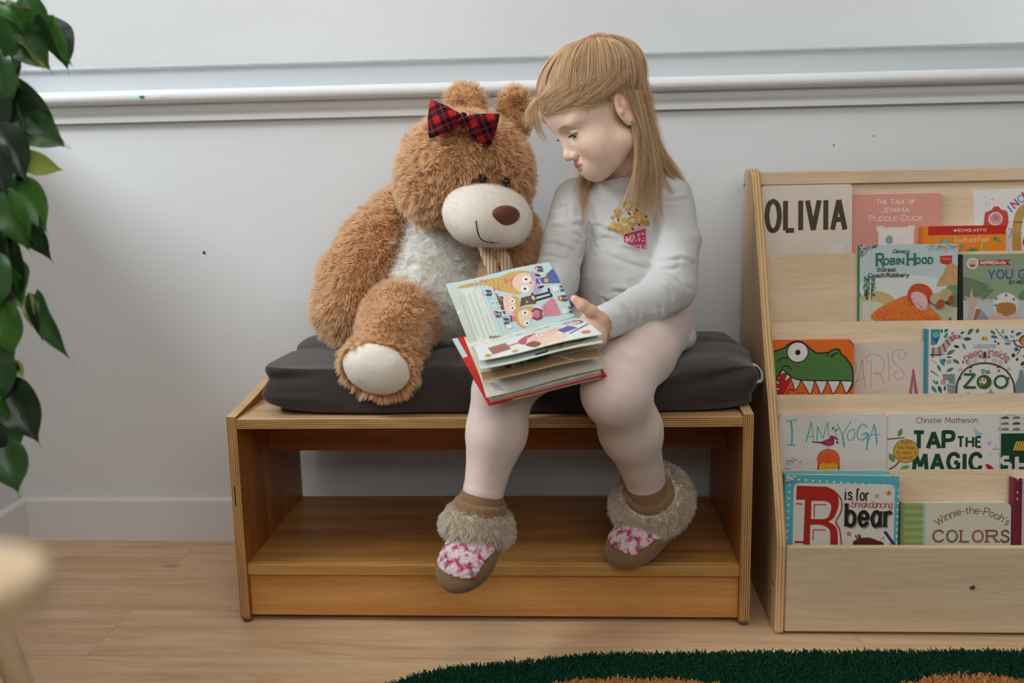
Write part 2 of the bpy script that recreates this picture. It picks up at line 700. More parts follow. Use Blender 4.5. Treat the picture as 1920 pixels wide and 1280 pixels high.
# back wall with the window opening above the sill
bm = bmesh.new()
bx(bm, XW - 0.1, 2.0, 0.0, 0.12, 0.0, 0.895)
bx(bm, XW - 0.1, XW + 0.03, 0.0, 0.12, 0.895, 2.5)
bx(bm, 1.75, 2.0, 0.0, 0.12, 0.895, 2.5)
bx(bm, XW + 0.03, 1.75, 0.0, 0.12, 2.1, 2.5)
struct(bm_obj('wall_back', bm, M_wall))

# left wall, with a window opening further along towards the camera
bm = bmesh.new()
bx(bm, XW - 0.12, XW, -0.06, 0.0, 0.0, 2.5)
bx(bm, XW - 0.12, XW, -1.75, -0.06, 0.0, 0.9)
bx(bm, XW - 0.12, XW, -1.75, -0.06, 2.2, 2.5)
bx(bm, XW - 0.12, XW, -3.2, -1.75, 0.0, 2.5)
struct(bm_obj('wall_left', bm, M_wall))

bm = bmesh.new()
bx(bm, XW - 0.1, 2.0, -3.2, 0.12, 2.5, 2.56)
struct(bm_obj('ceiling', bm, M_wall))

bm = bmesh.new()
prism(bm, [(-0.013, 0.0), (0.0, 0.0), (0.0, 0.0905), (-0.008, 0.0905), (-0.0115, 0.0885), (-0.013, 0.084)], 'x', XW, 2.0)
struct(bm_obj('baseboard_back', bm, M_trim))
bm = bmesh.new()
prism(bm, [(XW + 0.013, 0.0), (XW, 0.0), (XW, 0.0905), (XW + 0.008, 0.0905), (XW + 0.0115, 0.0885), (XW + 0.013, 0.084)], 'y', -3.2, -0.013)
struct(bm_obj('baseboard_left', bm, M_trim))

# the sill: rounded nose over a stepped apron
nose = [(0.03, 0.9035)] + [(-0.026 - 0.0125 * math.sin(a), 0.8905 + 0.0125 * math.cos(a)) for a in np.linspace(0.0, PI, 11)] + [(-0.018, 0.8775), (0.03, 0.8775)]
bm = bmesh.new()
prism(bm, nose, 'x', XW + 0.0005, 2.0)
for f in bm.faces:
    f.smooth = True
me_t = bm_obj('trim_1', bm, M_nose)
md = me_t.modifiers.new('edge', 'EDGE_SPLIT')
md.split_angle = 0.7
struct(me_t)
bm = bmesh.new()
prism(bm, [(0.0, 0.8775), (0.0, 0.8445), (-0.010, 0.8445), (-0.0125, 0.8455), (-0.0125, 0.8520), (-0.0100, 0.8535), (-0.0105, 0.8570), (-0.0150, 0.8640), (-0.0160, 0.8700), (-0.0160, 0.8775)], 'x', XW + 0.0005, 2.0)
struct(bm_obj('trim_2', bm, M_trim))

# window frame behind the blind
bm = bmesh.new()
bx(bm, XW + 0.03, 1.75, 0.0, 0.10, 0.8955, 0.9475, bev=0.002)
bx(bm, XW + 0.03, 1.75, 0.0, 0.10, 2.04, 2.1, bev=0.002)
bx(bm, XW + 0.03, XW + 0.075, 0.0, 0.10, 0.9475, 2.04)
bx(bm, 1.70, 1.75, 0.0, 0.10, 0.9475, 2.04)
M_frame = wall_paint('window_frame_paint', 'c6cbce', 0.35)
win = struct(bm_obj('window_1', bm, M_frame))
k = NT('window_glass', 0.05, 0.5)
k.b.inputs['Transmission Weight'].default_value = 1.0
k.b.inputs['Base Color'].default_value = (0.97, 0.99, 0.99, 1)
bm = bmesh.new()
bx(bm, XW + 0.075, 1.70, 0.070, 0.074, 0.9475, 2.04)
bm_obj('pane', bm, k.m, win)


# the fabric blind lets daylight through
def blind_fabric():
    k = NT('blind_fabric', 0.9, 0.1)
    co = k.coords((1, 1, 1))
    w1 = k.n('TexWave', wave_type='BANDS', bands_direction='X')
    w1.inputs['Scale'].default_value = 140
    w1.inputs['Distortion'].default_value = 0.6
    w2 = k.n('TexWave', wave_type='BANDS', bands_direction='Z')
    w2.inputs['Scale'].default_value = 140
    w2.inputs['Distortion'].default_value = 0.6
    k.l(co, w1.inputs[0])
    k.l(co, w2.inputs[0])
    g = k.math('MULTIPLY', k.math('ADD', w1.outputs['Fac'], w2.outputs['Fac']), 0.5)
    c = k.mix(k.math('MULTIPLY', g, 0.12), 'f1f2f2', 'e6e7e8')
    k.color(c)
    tr = k.n('BsdfTranslucent')
    k.l(c, tr.inputs[0])
    mx = k.n('MixShader')
    mx.inputs[0].default_value = 0.55
    k.l(k.b.outputs[0], mx.inputs[1])
    k.l(tr.outputs[0], mx.inputs[2])
    out = k.t.nodes['Material Output']
    k.l(mx.outputs[0], out.inputs[0])
    return k.m


bl = empty('roller_blind', (0.33, -0.012, 0.945), 'white fabric roller blind pulled down over the window above the sill', 'blind')
bm = bmesh.new()
n = 40
for z0, z1 in ((0.948, 2.02),):
    rows = []
    for z in (z0, z1):
        rows.append([bm.verts.new((XW + 0.04 + (1.70 - XW) * i / n, -0.006 + 0.0012 * math.sin(i * 0.9), z)) for i in range(n + 1)])
    for i in range(n):
        bm.faces.new((rows[0][i], rows[0][i + 1], rows[1][i + 1], rows[1][i]))
ob = bm_obj('blind_fabric', bm, blind_fabric(), bl, True)
sm = ob.modifiers.new('thick', 'SOLIDIFY')
sm.thickness = 0.0006
bm = bmesh.new()
bx(bm, XW + 0.04, 1.73, -0.0085, -0.0035, 0.9455, 0.9495, bev=0.001)
bm_obj('hem_bar', bm, M_frame, bl)
bm = bmesh.new()
tube(bm, [(XW + 0.04, -0.022, 2.035), (1.73, -0.022, 2.035)], 0.02, 16)
bm_obj('roller_tube', bm, M_frame, bl)

# daylight behind the blind, and an unseen ellipsoid added outside to cast soft shade on it
area_light('sky_outside', (0.1, 1.9, 2.3), (0.1, 0.0, 1.4), 3.2, 1.2, 720, (1.0, 0.99, 1.0))

bm = bmesh.new()
bmesh.ops.create_uvsphere(bm, u_segments=48, v_segments=24, radius=1, matrix=Matrix.Translation((0.31, 0.36, 1.16)) @ Matrix.Diagonal((0.47, 0.16, 0.17, 1)))
k = NT('thin_shade_blocker', 0.9, 0.1)
k.color(k.ramp(k.noise(k.coords(), 30), [(0, 'b8bab4'), (1, 'c4c6c0')]))
k.b.inputs['Alpha'].default_value = 0.3
struct(bm_obj('shade_blocker', bm, k.m, None, True))

# small scuffs and nail holes on the wall
M_chip = flat('43473f', 0.8)
for x, z, r in ((-0.6494, 0.5918, 0.0042), (0.6334, 0.7888, 0.0016), (0.561, 0.7738, 0.0018)):
    bm = bmesh.new()
    q = random.Random(int(abs(x) * 1e4))
    pts = [(x + r * q.uniform(0.5, 1.1) * math.cos(i * PI / 4), z + r * q.uniform(0.6, 1.3) * math.sin(i * PI / 4)) for i in range(8)]
    prism(bm, pts, 'y', -0.0006, 0.0001)
    ob = bm_obj('paint_chip', bm, M_chip, bpy.data.objects['wall_back'])
bm = bmesh.new()
q = [(-0.738, 0.8915), (-0.732, 0.8925), (-0.727, 0.8910), (-0.731, 0.8865), (-0.735, 0.8870)]
prism(bm, q, 'y', -0.0392, -0.0380)
bm_obj('paint_chip', bm, flat('3f7a5a', 0.6), bpy.data.objects['trim_1'])
# ------------------------------------------------------------------ bench
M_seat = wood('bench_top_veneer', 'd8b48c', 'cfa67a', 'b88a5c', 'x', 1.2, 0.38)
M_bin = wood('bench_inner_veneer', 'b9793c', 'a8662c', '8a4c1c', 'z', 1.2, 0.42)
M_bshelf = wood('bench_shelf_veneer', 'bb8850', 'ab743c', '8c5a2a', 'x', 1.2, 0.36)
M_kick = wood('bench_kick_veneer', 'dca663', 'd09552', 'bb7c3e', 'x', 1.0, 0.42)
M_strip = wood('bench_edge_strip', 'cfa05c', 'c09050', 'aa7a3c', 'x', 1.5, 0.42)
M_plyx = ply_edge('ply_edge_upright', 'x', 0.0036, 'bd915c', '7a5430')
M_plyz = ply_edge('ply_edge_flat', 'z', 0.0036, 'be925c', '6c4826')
M_glide = flat('55504a', 0.4)
XL, XR, TH = -0.49, 0.355, 0.0166
bench = empty('low_bench', (-0.0675, -0.21, 0.0), 'low plywood bench with an open lower shelf under the grey cushion', 'bench')


def arm_outline():
    top = [(-0.3855, 0.3577), (-0.34, 0.3615), (-0.28, 0.3665), (-0.22, 0.3735), (-0.16, 0.378), (-0.10, 0.380), (-0.035, 0.380)]
    pts = [(-0.0282, 0.006), (-0.3795, 0.006), (-0.3855, 0.012)] + top + [(-0.0282, 0.374)]
    return pts


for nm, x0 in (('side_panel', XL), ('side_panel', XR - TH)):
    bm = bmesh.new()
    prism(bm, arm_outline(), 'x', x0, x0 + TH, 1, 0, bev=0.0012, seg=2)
    # the long upper edge is paler wood
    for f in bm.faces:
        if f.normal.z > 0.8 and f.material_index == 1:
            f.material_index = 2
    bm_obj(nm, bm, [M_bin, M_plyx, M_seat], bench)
bm = bmesh.new()
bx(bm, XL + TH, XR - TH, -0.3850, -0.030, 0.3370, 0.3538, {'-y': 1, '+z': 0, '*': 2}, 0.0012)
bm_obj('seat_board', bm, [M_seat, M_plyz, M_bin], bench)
bm = bmesh.new()
bx(bm, XL + TH, XR - TH, -0.3650, -0.030, 0.0850, 0.1028, {'-y': 1, '*': 0}, 0.0006)
bm_obj('lower_shelf', bm, [M_bshelf, M_strip], bench)
bm = bmesh.new()
bx(bm, XL + TH, XR - TH, -0.3800, -0.3651, 0.0850, 0.1030, 0, 0.0012)
bm_obj('shelf_edge_strip', bm, M_strip, bench)
bm = bmesh.new()
bx(bm, XL + TH, XR - TH, -0.3725, -0.3560, 0.0105, 0.0848, 0, 0.001)
bm_obj('kick_board', bm, M_kick, bench)
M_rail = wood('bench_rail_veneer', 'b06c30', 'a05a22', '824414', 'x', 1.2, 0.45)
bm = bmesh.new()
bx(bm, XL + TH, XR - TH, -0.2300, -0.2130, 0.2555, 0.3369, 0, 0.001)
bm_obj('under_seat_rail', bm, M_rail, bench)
for x in (XL + TH / 2, XR - TH / 2):
    for y in (-0.372, -0.045):
        bm = bmesh.new()
        lathe(bm, [(0.0065, 0.0), (0.0075, 0.0015), (0.0075, 0.0065)], 16, (x, y, 0))
        bm_obj('foot_glide', bm, M_glide, bench)
# a gouge in the left upright's edge
bm = bmesh.new()
bx(bm, XL + 0.0055, XL + 0.0075, -0.3859, -0.3853, 0.207, 0.241, 0)
bm_obj('gouge', bm, flat('35261a'), bench)

# ------------------------------------------------------------------ cushion
def cushion_fabric():
    k = NT('charcoal_canvas', 0.9, 0.15)
    co = k.coords()
    n1 = k.noise(co, 9, 4)
    n2 = k.noise(k.coords((700, 700, 120)), 1.0, 2)
    k.color(k.mix(n1, '352e2b', '433b38'))
    k.bump(k.math('ADD', n2, k.math('MULTIPLY', k.noise(co, 60, 3), 1.2)), 0.55, 0.0016)
    k.b.inputs['Sheen Weight'].default_value = 0.25
    k.b.inputs['Sheen Roughness'].default_value = 0.5
    return k.m


CX0, CX1, CY0, CY1, CZ0, CZ1 = -0.436, 0.372, -0.368, -0.022, 0.3542, 0.436


def cushion_mesh():
    bm = bmesh.new()
    bmesh.ops.create_cube(bm, size=2.0)
    bmesh.ops.subdivide_edges(bm, edges=bm.edges[:], cuts=39, use_grid_fill=True)
    me = bpy.data.meshes.new('cushion')
    bm.to_mesh(me)
    bm.free()
    p = vco(me).astype(np.float64)
    u, v, w = p[:, 0], p[:, 1], p[:, 2]
    # pillowy box: sides puff out, corners pull in and lift
    ru = 1 - 0.018 * np.abs(v) ** 6 - 0.014 * np.abs(w) ** 4
    rv = 1 - 0.03 * np.abs(u) ** 8 - 0.030 * np.abs(w) ** 4
    cx, hx = (CX0 + CX1) / 2, (CX1 - CX0) / 2
    cy, hy = (CY0 + CY1) / 2, (CY1 - CY0) / 2
    X = cx + hx * u * ru
    Y = cy + hy * v * rv
    edge = np.maximum(np.abs(u) ** 10, np.abs(v) ** 6)
    top = CZ1 + 0.020 * (1 - np.abs(u) ** 3) * (1 - np.abs(v) ** 2.5) - 0.003 * edge + 0.010 * u * (1 - edge)
    corner = (np.abs(u) ** 9) * (np.abs(v) ** 2)
    bot = CZ0 + 0.016 * np.abs(u) ** 14 * np.abs(v) ** 3 + 0.004 * np.abs(v) ** 8
    # weight of the child and the bear
    top -= 0.040 * np.exp(-((X - 0.205) / 0.10) ** 2 - ((Y + 0.19) / 0.16) ** 2)
    top -= 0.022 * np.exp(-((X + 0.19) / 0.13) ** 2 - ((Y + 0.13) / 0.13) ** 2)
    t = (w + 1) / 2
    Z = bot + (top - bot) * t
    # folds: along the upper edges, running in from the corners
    q = np.stack([X * 9, Y * 9, Z * 14], 1)
    n = vnoise(q, 1.0, 3) * 0.6 + vnoise(q, 2.3, 5) * 0.3
    side = np.maximum(np.abs(u), np.abs(v)) ** 6
    amp = 0.0035 + 0.006 * corner + 0.003 * side
    fold = np.zeros_like(X)
    for fx, fz, wd, s, a in ((CX0 + 0.02, 0.415, 0.010, 0.05, -0.010), (CX0 + 0.03, 0.385, 0.008, -0.08, 0.006), (CX1 - 0.05, 0.418, 0.009, 0.25, -0.010), (CX1 - 0.03, 0.375, 0.010, 0.1, -0.007)):
        dz = Z - (fz + (X - fx) * s)
        fold += a * np.exp(-(dz / wd) ** 2) * np.exp(-((X - fx) / 0.06) ** 2) * (v < -0.5)
    for cx_, sx_ in ((0.27, 1), (0.33, 1), (-0.40, -1)):
        dy = (Y + 0.16) + 0.5 * (X - cx_) * sx_
        fold += -0.006 * np.exp(-(dy / 0.014) ** 2) * np.exp(-((X - cx_) / 0.07) ** 2) * (w > 0.5)
    no = np.stack([u ** 9, v ** 9, w ** 9], 1)
    no /= np.linalg.norm(no, axis=1)[:, None]
    off = n * amp + fold
    off[(w < -0.98)] *= 0
    co = np.stack([X, Y, Z], 1) + no * off[:, None]
    co[:, 2] = np.maximum(co[:, 2], CZ0)
    me.vertices.foreach_set('co', co.astype(np.float32).ravel())
    me.update()
    return me


me = cushion_mesh()
cush = link('floor_cushion', me, None, cushion_fabric(), True)
relax(me, 2)
sub = cush.modifiers.new('soft', 'SUBSURF')
sub.levels = sub.render_levels = 1
props(cush, 'dark grey canvas floor cushion lying on top of the low bench', 'cushion')
bm = bmesh.new()
pts = crv([(0.366, -0.255, 0.412), (0.380, -0.262, 0.410), (0.3865, -0.268, 0.398), (0.384, -0.270, 0.386), (0.366, -0.262, 0.383)], 8)
for off in (0,):
    P0, T, N, B = frames(pts)
    rows = []
    for p, n_, b_ in zip(P0, N, B):
        rows.append([bm.verts.new(p + Vector((0, s * 0.011, 0))) for s in (-1, 1)])
    for a, b in zip(rows, rows[1:]):
        bm.faces.new((a[0], a[1], b[1], b[0]))
ob = bm_obj('carry_loop', bm, flat('c9c4bd', 0.8), cush, True)
ob['label'] = 'pale webbing loop'
sm = ob.modifiers.new('thick', 'SOLIDIFY')
sm.thickness = 0.0022
sm.offset = 0

# ------------------------------------------------------------------ book display
M_birch = wood('birch_veneer', 'ecd5b5', 'e6cba8', 'dcbd98', 'x', 0.9, 0.45, contrast=1.3)
M_birchf = wood('birch_front_veneer', 'e0cbad', 'dac2a0', 'd0b590', 'x', 0.7, 0.45, contrast=1.3)
M_birchs = wood('birch_side_veneer', 'cdae86', 'c2a078', 'b08c62', 'z', 0.9, 0.45)
M_bedge = ply_edge('birch_ply_edge', 'x', 0.0052, 'd9b685', 'b08452')
M_lip = wood('birch_lip', 'e2cbb0', 'dcc2a4', 'cfae8a', 'x', 1.3, 0.45)
BX0, BX1, BT = 0.390, 1.190, 0.0155
TILT = 0.12
TIERS = [(-0.1075, 0.7289), (-0.1932, 0.5918), (-0.2440, 0.4814), (-0.3068, 0.3700), (-0.3631, 0.2586), (-0.4125, 0.1564)]
LIPS = [TIERS[0]] + [(y + 0.009, z - 0.0025) for y, z in TIERS[1:5]] + [TIERS[5]]
case = empty('book_display', ((BX0 + BX1) / 2, -0.22, 0.0), 'pale birch book display stand with tiered racks, right of the bench', 'book stand')
side = [(-0.036, 0.0), (-0.4060, 0.0), (-0.4125, 0.006), (-0.4130, 0.150), (-0.4085, 0.166)] + TIERS[4:0:-1] + [(-0.1240, 0.7220), (-0.1130, 0.7310), (-0.100, 0.7345), (-0.055, 0.7345), (-0.041, 0.728), (-0.036, 0.715)]
for x0 in (BX0, BX1 - BT):
    bm = bmesh.new()
    prism(bm, side, 'x', x0, x0 + BT, 1, 0, bev=0.004, seg=3)
    bm_obj('side_panel', bm, [M_birchs, M_bedge], case)
dn = Vector((0, -TILT, -1)).normalized()
nrm = Vector((0, -1, TILT)).normalized()


def board(name, top, length, th, x0, x1, mats, lipmat=True):
    """a tilted board whose front upper edge is at top"""
    bm = bmesh.new()
    t = Vector((0, top[0], top[1]))
    a = [t, t + dn * length, t + dn * length - nrm * th, t - nrm * th]
    prism(bm, [(p.y, p.z) for p in a], 'x', x0, x1, 0, 0, bev=0.0)
    for f in bm.faces:
        if f.normal.z > 0.7:
            f.material_index = 1
    return bm_obj(name, bm, mats, case)


for i, (y, z) in enumerate(LIPS[:5]):
    ln = 0.205 if i == 0 else 0.165
    board('display_rack' if i else 'back_panel', (y + (0.010 if i == 0 else 0), z - (0.001 if i == 0 else 0)), ln, 0.006, BX0 + BT, BX1 - BT, [M_birch, M_lip])
bm = bmesh.new()
bx(bm, BX0 + BT, BX1 - BT, -0.1085, -0.0975, 0.7055, 0.7275, {'+z': 1, '*': 0}, 0.001)
bm_obj('top_rail', bm, [M_birch, M_lip], case)
bm = bmesh.new()
bx(bm, BX0 + BT, BX1 - BT, -0.4110, -0.4000, 0.0055, 0.1490, {'+z': 1, '*': 0}, 0.0022)
bm_obj('front_board', bm, [M_birchf, M_lip], case)
bm = bmesh.new()
bx(bm, BX0 + BT, BX1 - BT, -0.3999, -0.046, 0.012, 0.026, 0)
bx(bm, BX0 + BT, BX1 - BT, -0.046, -0.038, 0.012, 0.72, 0)
bm_obj('carcass', bm, M_birchs, case)
# pocket floors under each row of books
bm = bmesh.new()
for (y0, z0), (y1, z1) in zip(LIPS[:5], LIPS[1:]):
    zz = z1 - 0.050
    yb = y0 - TILT * (z0 - zz)
    bx(bm, BX0 + BT, BX1 - BT, y1 + (0.0125 if y1 < -0.4 else 0.006), yb, zz - 0.006, zz, 0)
bm_obj('pocket_floor', bm, M_birch, case)
M_steel = NT('dull_steel', 0.35, 0.5)
M_steel.b.inputs['Metallic'].default_value = 0.9
M_steel.b.inputs['Base Color'].default_value = (0.35, 0.34, 0.32, 1)
M_steel = M_steel.m
for (x, y, z, ax) in ((BX0, -0.050, 0.706, 'x'), (BX0, -0.397, 0.083, 'x'), (0.694, -0.411, 0.083, 'y')):
    bm = bmesh.new()
    prof = [(0.0045, 0.0), (0.0045, 0.0012), (0.0032, 0.0018), (0.0012, 0.0016)]
    lathe(bm, prof, 16)
    R_ = Matrix.Rotation(-PI / 2, 4, 'Y') if ax == 'x' else Matrix.Rotation(PI / 2, 4, 'X')
    bmesh.ops.transform(bm, matrix=Matrix.Translation((x, y, z)) @ R_, verts=bm.verts)
    bm_obj('screw', bm, M_steel, case)

# ------------------------------------------------------------------ rug
def rug_pile():
    k = NT('dark_green_pile', 0.95, 0.1)
    n = k.noise(k.coords(), 260, 3)
    k.color(k.ramp(n, [(0.3, '0b2a1c'), (0.55, '15402b'), (0.75, '2a5c42')]))
    return k.m


def rug_orange():
    k = NT('orange_pile', 0.95, 0.1)
    n = k.noise(k.coords(), 260, 3)
    k.color(k.ramp(n, [(0.3, '9a5f34'), (0.55, 'c08550'), (0.75, 'd8a877')]))
    return k.m


edge = [(-0.33, -0.72), (-0.252, -0.638), (-0.1852, -0.5873), (-0.1114, -0.5469), (0.0077, -0.5252), (0.10, -0.5035), (0.2105, -0.4976), (0.4127, -0.4900), (0.7482, -0.4812), (1.05, -0.478), (1.32, -0.50), (1.45, -0.58)]
out = crv(edge, 8) + [(1.5, -1.3), (1.2, -1.75), (0.2, -1.8), (-0.3, -1.5)]
bm = bmesh.new()
vs = [bm.verts.new((x, y, 0.001)) for x, y in out]
f = bm.faces.new(vs)
r = bmesh.ops.extrude_face_region(bm, geom=[f])
bmesh.ops.translate(bm, vec=(0, 0, 0.007), verts=[v for v in r['geom'] if isinstance(v, bmesh.types.BMVert)])
bmesh.ops.recalc_face_normals(bm, faces=bm.faces[:])
M_rug, M_rugo = rug_pile(), rug_orange()
rug = bm_obj('pile_rug', bm, M_rug)
props(rug, 'dark green pile rug with orange shapes on the floor before the bench', 'rug')


def rug_shape(pts, z):
    bm = bmesh.new()
    f = bm.faces.new([bm.verts.new((x, y, z)) for x, y in pts])
    if f.normal.z < 0:
        f.normal_flip()
    bm_obj('orange_motif', bm, M_rugo, rug)


O1 = crv([(0.04, -0.61), (0.064, -0.5858), (0.1181, -0.5780), (0.1645, -0.5765), (0.2405, -0.5822), (0.29, -0.61), (0.26, -0.70), (0.12, -0.72)], 6, True)
O2 = crv([(0.53, -0.60), (0.5584, -0.5757), (0.5932, -0.5615), (0.6478, -0.5559), (0.6886, -0.5656), (0.73, -0.60), (0.70, -0.70), (0.58, -0.70)], 6, True)
rug_shape(O1, 0.0083)
rug_shape(O2, 0.0083)


def inside(p, poly):
    x, y = p[:, 0], p[:, 1]
    r = np.zeros(len(p), bool)
    q = np.array(poly)
    for (x0, y0), (x1, y1) in zip(q, np.roll(q, -1, 0)):
        c = ((y0 > y) != (y1 > y)) & (x < (x1 - x0) * (y - y0) / (y1 - y0 + 1e-12) + x0)
        r ^= c
    return r


rng = np.random.default_rng(5)
N = 60000
p = np.stack([rng.uniform(-0.35, 1.1, N), rng.uniform(-0.68, -0.47, N), np.full(N, 0.007)], 1)
p = p[inside(p, out)]
o_in = inside(p, O1) | inside(p, O2)
for sel, nm, mt in ((~o_in, 'pile', M_rug), (o_in, 'orange_pile', M_rugo)):
    q = p[sel]
    t = np.linspace(0, 1, 3)[None, :, None]
    d = np.concatenate([rng.normal(0, 0.0035, (len(q), 2)), rng.uniform(0.006, 0.010, (len(q), 1))], 1)
    o = strands(nm, q[:, None, :] + d[:, None, :] * t, [0.0011, 0.0010, 0.0006], rug, mt)
    o['kind'] = 'stuff'
# ------------------------------------------------------------------ lettering: strokes on a 10-unit cap height; ~ marks a curved stroke
GLY = {
 'A': (7, '0,0 3.5,10 7,0;1.3,3.4 5.7,3.4'), 'B': (6.2, '0,0 0,10;~0,10 3.6,10 5.4,9 5.4,6.4 3.6,5.3 0,5.3;~0,5.3 4,5.3 6,4.2 6,1.2 4,0 0,0'),
 'C': (6.6, '~6.4,8.3 5.2,9.7 3.4,10 1.2,8.8 0,5 1.2,1.2 3.4,0 5.2,.3 6.4,1.7'), 'D': (6.6, '0,0 0,10;~0,10 3.2,10 5.6,8.6 6.5,5 5.6,1.4 3.2,0 0,0'),
 'E': (5.2, '0,0 0,10;0,10 5,10;0,5.2 4.2,5.2;0,0 5.2,0'), 'F': (5, '0,0 0,10;0,10 5,10;0,5.2 4.2,5.2'),
 'G': (6.8, '~6.4,8.4 5.2,9.7 3.4,10 1.2,8.8 0,5 1.2,1.2 3.4,0 5.4,.4 6.5,1.6;6.5,1.4 6.5,4.6;6.5,4.6 3.8,4.6'), 'H': (6.6, '0,0 0,10;6.6,0 6.6,10;0,5.2 6.6,5.2'),
 'I': (0.6, '.3,0 .3,10'), 'J': (4.4, '~4.2,10 4.2,3 3.6,.7 2,0 .6,.6 0,2.2'), 'K': (6.2, '0,0 0,10;6,10 0,4.2;2.2,6.2 6.2,0'), 'L': (4.8, '0,10 0,0;0,0 4.8,0'),
 'M': (8, '0,0 .8,10;.8,10 4,2;4,2 7.2,10;7.2,10 8,0'), 'N': (6.6, '0,0 0,10;0,10 6.6,0;6.6,0 6.6,10'),
 'O': (7, '~3.5,10 1.1,8.8 0,5 1.1,1.2 3.5,0 5.9,1.2 7,5 5.9,8.8 3.5,10'), 'P': (5.8, '0,0 0,10;~0,10 3.6,10 5.7,9.2 5.7,6 3.6,5 0,5'),
 'R': (6.2, '0,0 0,10;~0,10 3.6,10 5.6,9.2 5.6,6.2 3.6,5.2 0,5.2;3,5.2 6.2,0'), 'S': (5.6, '~5.2,8.4 4.2,9.8 2.6,10 .7,9 .6,6.8 2.2,5.6 4.2,4.6 5.4,3 4.8,.8 2.8,0 1,.3 0,1.8'),
 'T': (6, '3,0 3,10;0,10 6,10'), 'U': (6.4, '~0,10 0,3.2 1,.8 3.2,0 5.4,.8 6.4,3.2 6.4,10'), 'V': (6.6, '0,10 3.3,0;3.3,0 6.6,10'), 'W': (9.4, '0,10 2.4,0;2.4,0 4.7,8.6;4.7,8.6 7,0;7,0 9.4,10'),
 'Y': (6.6, '0,10 3.3,4.8;6.6,10 3.3,4.8;3.3,4.8 3.3,0'), 'Z': (6, '0,10 6,10;6,10 0,0;0,0 6,0'),
 'a': (4.6, '~4.4,5 3.2,6.5 1.4,6.3 0,3.6 .8,.5 2.4,0 4.4,2;4.5,6.5 4.5,0'), 'b': (4.8, '0,0 0,10;~0,4.6 1.4,6.4 3.2,6.4 4.7,4.8 4.7,1.6 3.2,0 1.4,.1 0,1.8'),
 'c': (4.3, '~4.2,5.4 2.8,6.6 1,6 0,3.3 1,.5 2.8,0 4.3,1.2'), 'd': (4.8, '4.7,0 4.7,10;~4.7,4.6 3.3,6.4 1.5,6.4 0,4.8 0,1.6 1.5,0 3.3,.1 4.7,1.8'),
 'e': (4.6, '~.1,3.4 4.6,3.4 4.3,5.4 2.6,6.6 .8,5.8 0,3.3 .8,.6 2.6,0 4.4,1.2'), 'f': (3, '~3,9.6 1.8,10 1.1,8.6 1.1,0;0,6.5 2.7,6.5'),
 'g': (4.7, '~4.6,4.8 3.2,6.5 1.4,6.3 0,3.6 .8,.7 2.4,.2 4.6,2;~4.6,6.5 4.6,-1 3.6,-2.9 1.8,-3 .4,-2.2'), 'h': (4.5, '0,0 0,10;~0,4.4 1.4,6.3 3.2,6.5 4.4,5.2 4.4,0'),
 'i': (.6, '.3,0 .3,6.5;.3,8.6 .3,9.3'), 'k': (4.4, '0,0 0,10;4.2,6.5 0,2.6;1.6,4 4.4,0'), 'l': (.6, '.3,0 .3,10'),
 'm': (7.2, '0,0 0,6.5;~0,4.6 1.2,6.4 2.6,6.5 3.5,5.2 3.5,0;~3.5,4.6 4.7,6.4 6.1,6.5 7.1,5.2 7.1,0'), 'n': (4.4, '0,0 0,6.5;~0,4.4 1.4,6.3 3.1,6.5 4.3,5.2 4.3,0'),
 'o': (4.8, '~2.4,6.6 .7,5.8 0,3.3 .7,.7 2.4,0 4.1,.7 4.8,3.3 4.1,5.8 2.4,6.6'), 'p': (4.8, '0,-3 0,6.5;~0,4.6 1.4,6.4 3.2,6.4 4.7,4.8 4.7,1.6 3.2,0 1.4,.1 0,1.8'),
 'r': (3, '0,0 0,6.5;~0,4.4 1.2,6.2 3,6.4'), 's': (3.8, '~3.6,5.5 2.4,6.6 .6,6.1 .5,4.4 2,3.5 3.6,2.6 3.6,.8 2,0 0,1'), 't': (3, '~1.2,9 1.2,1.4 1.9,.1 3,.4;0,6.5 2.8,6.5'),
 'u': (4.4, '~0,6.5 0,1.6 1.2,.1 2.9,.3 4.3,2.2;4.4,6.5 4.4,0'), 'w': (7, '0,6.5 1.8,0;1.8,0 3.5,6;3.5,6 5.2,0;5.2,0 7,6.5'), 'y': (4.6, '0,6.5 2.4,0;~4.6,6.5 2.4,0 1.4,-2.4 0,-3'),
 '-': (3, '0,4 3,4'), "'": (.8, '.4,10 .2,7.6'), '.': (.6, '.3,0 .3,.7'), ' ': (3, ''),
}


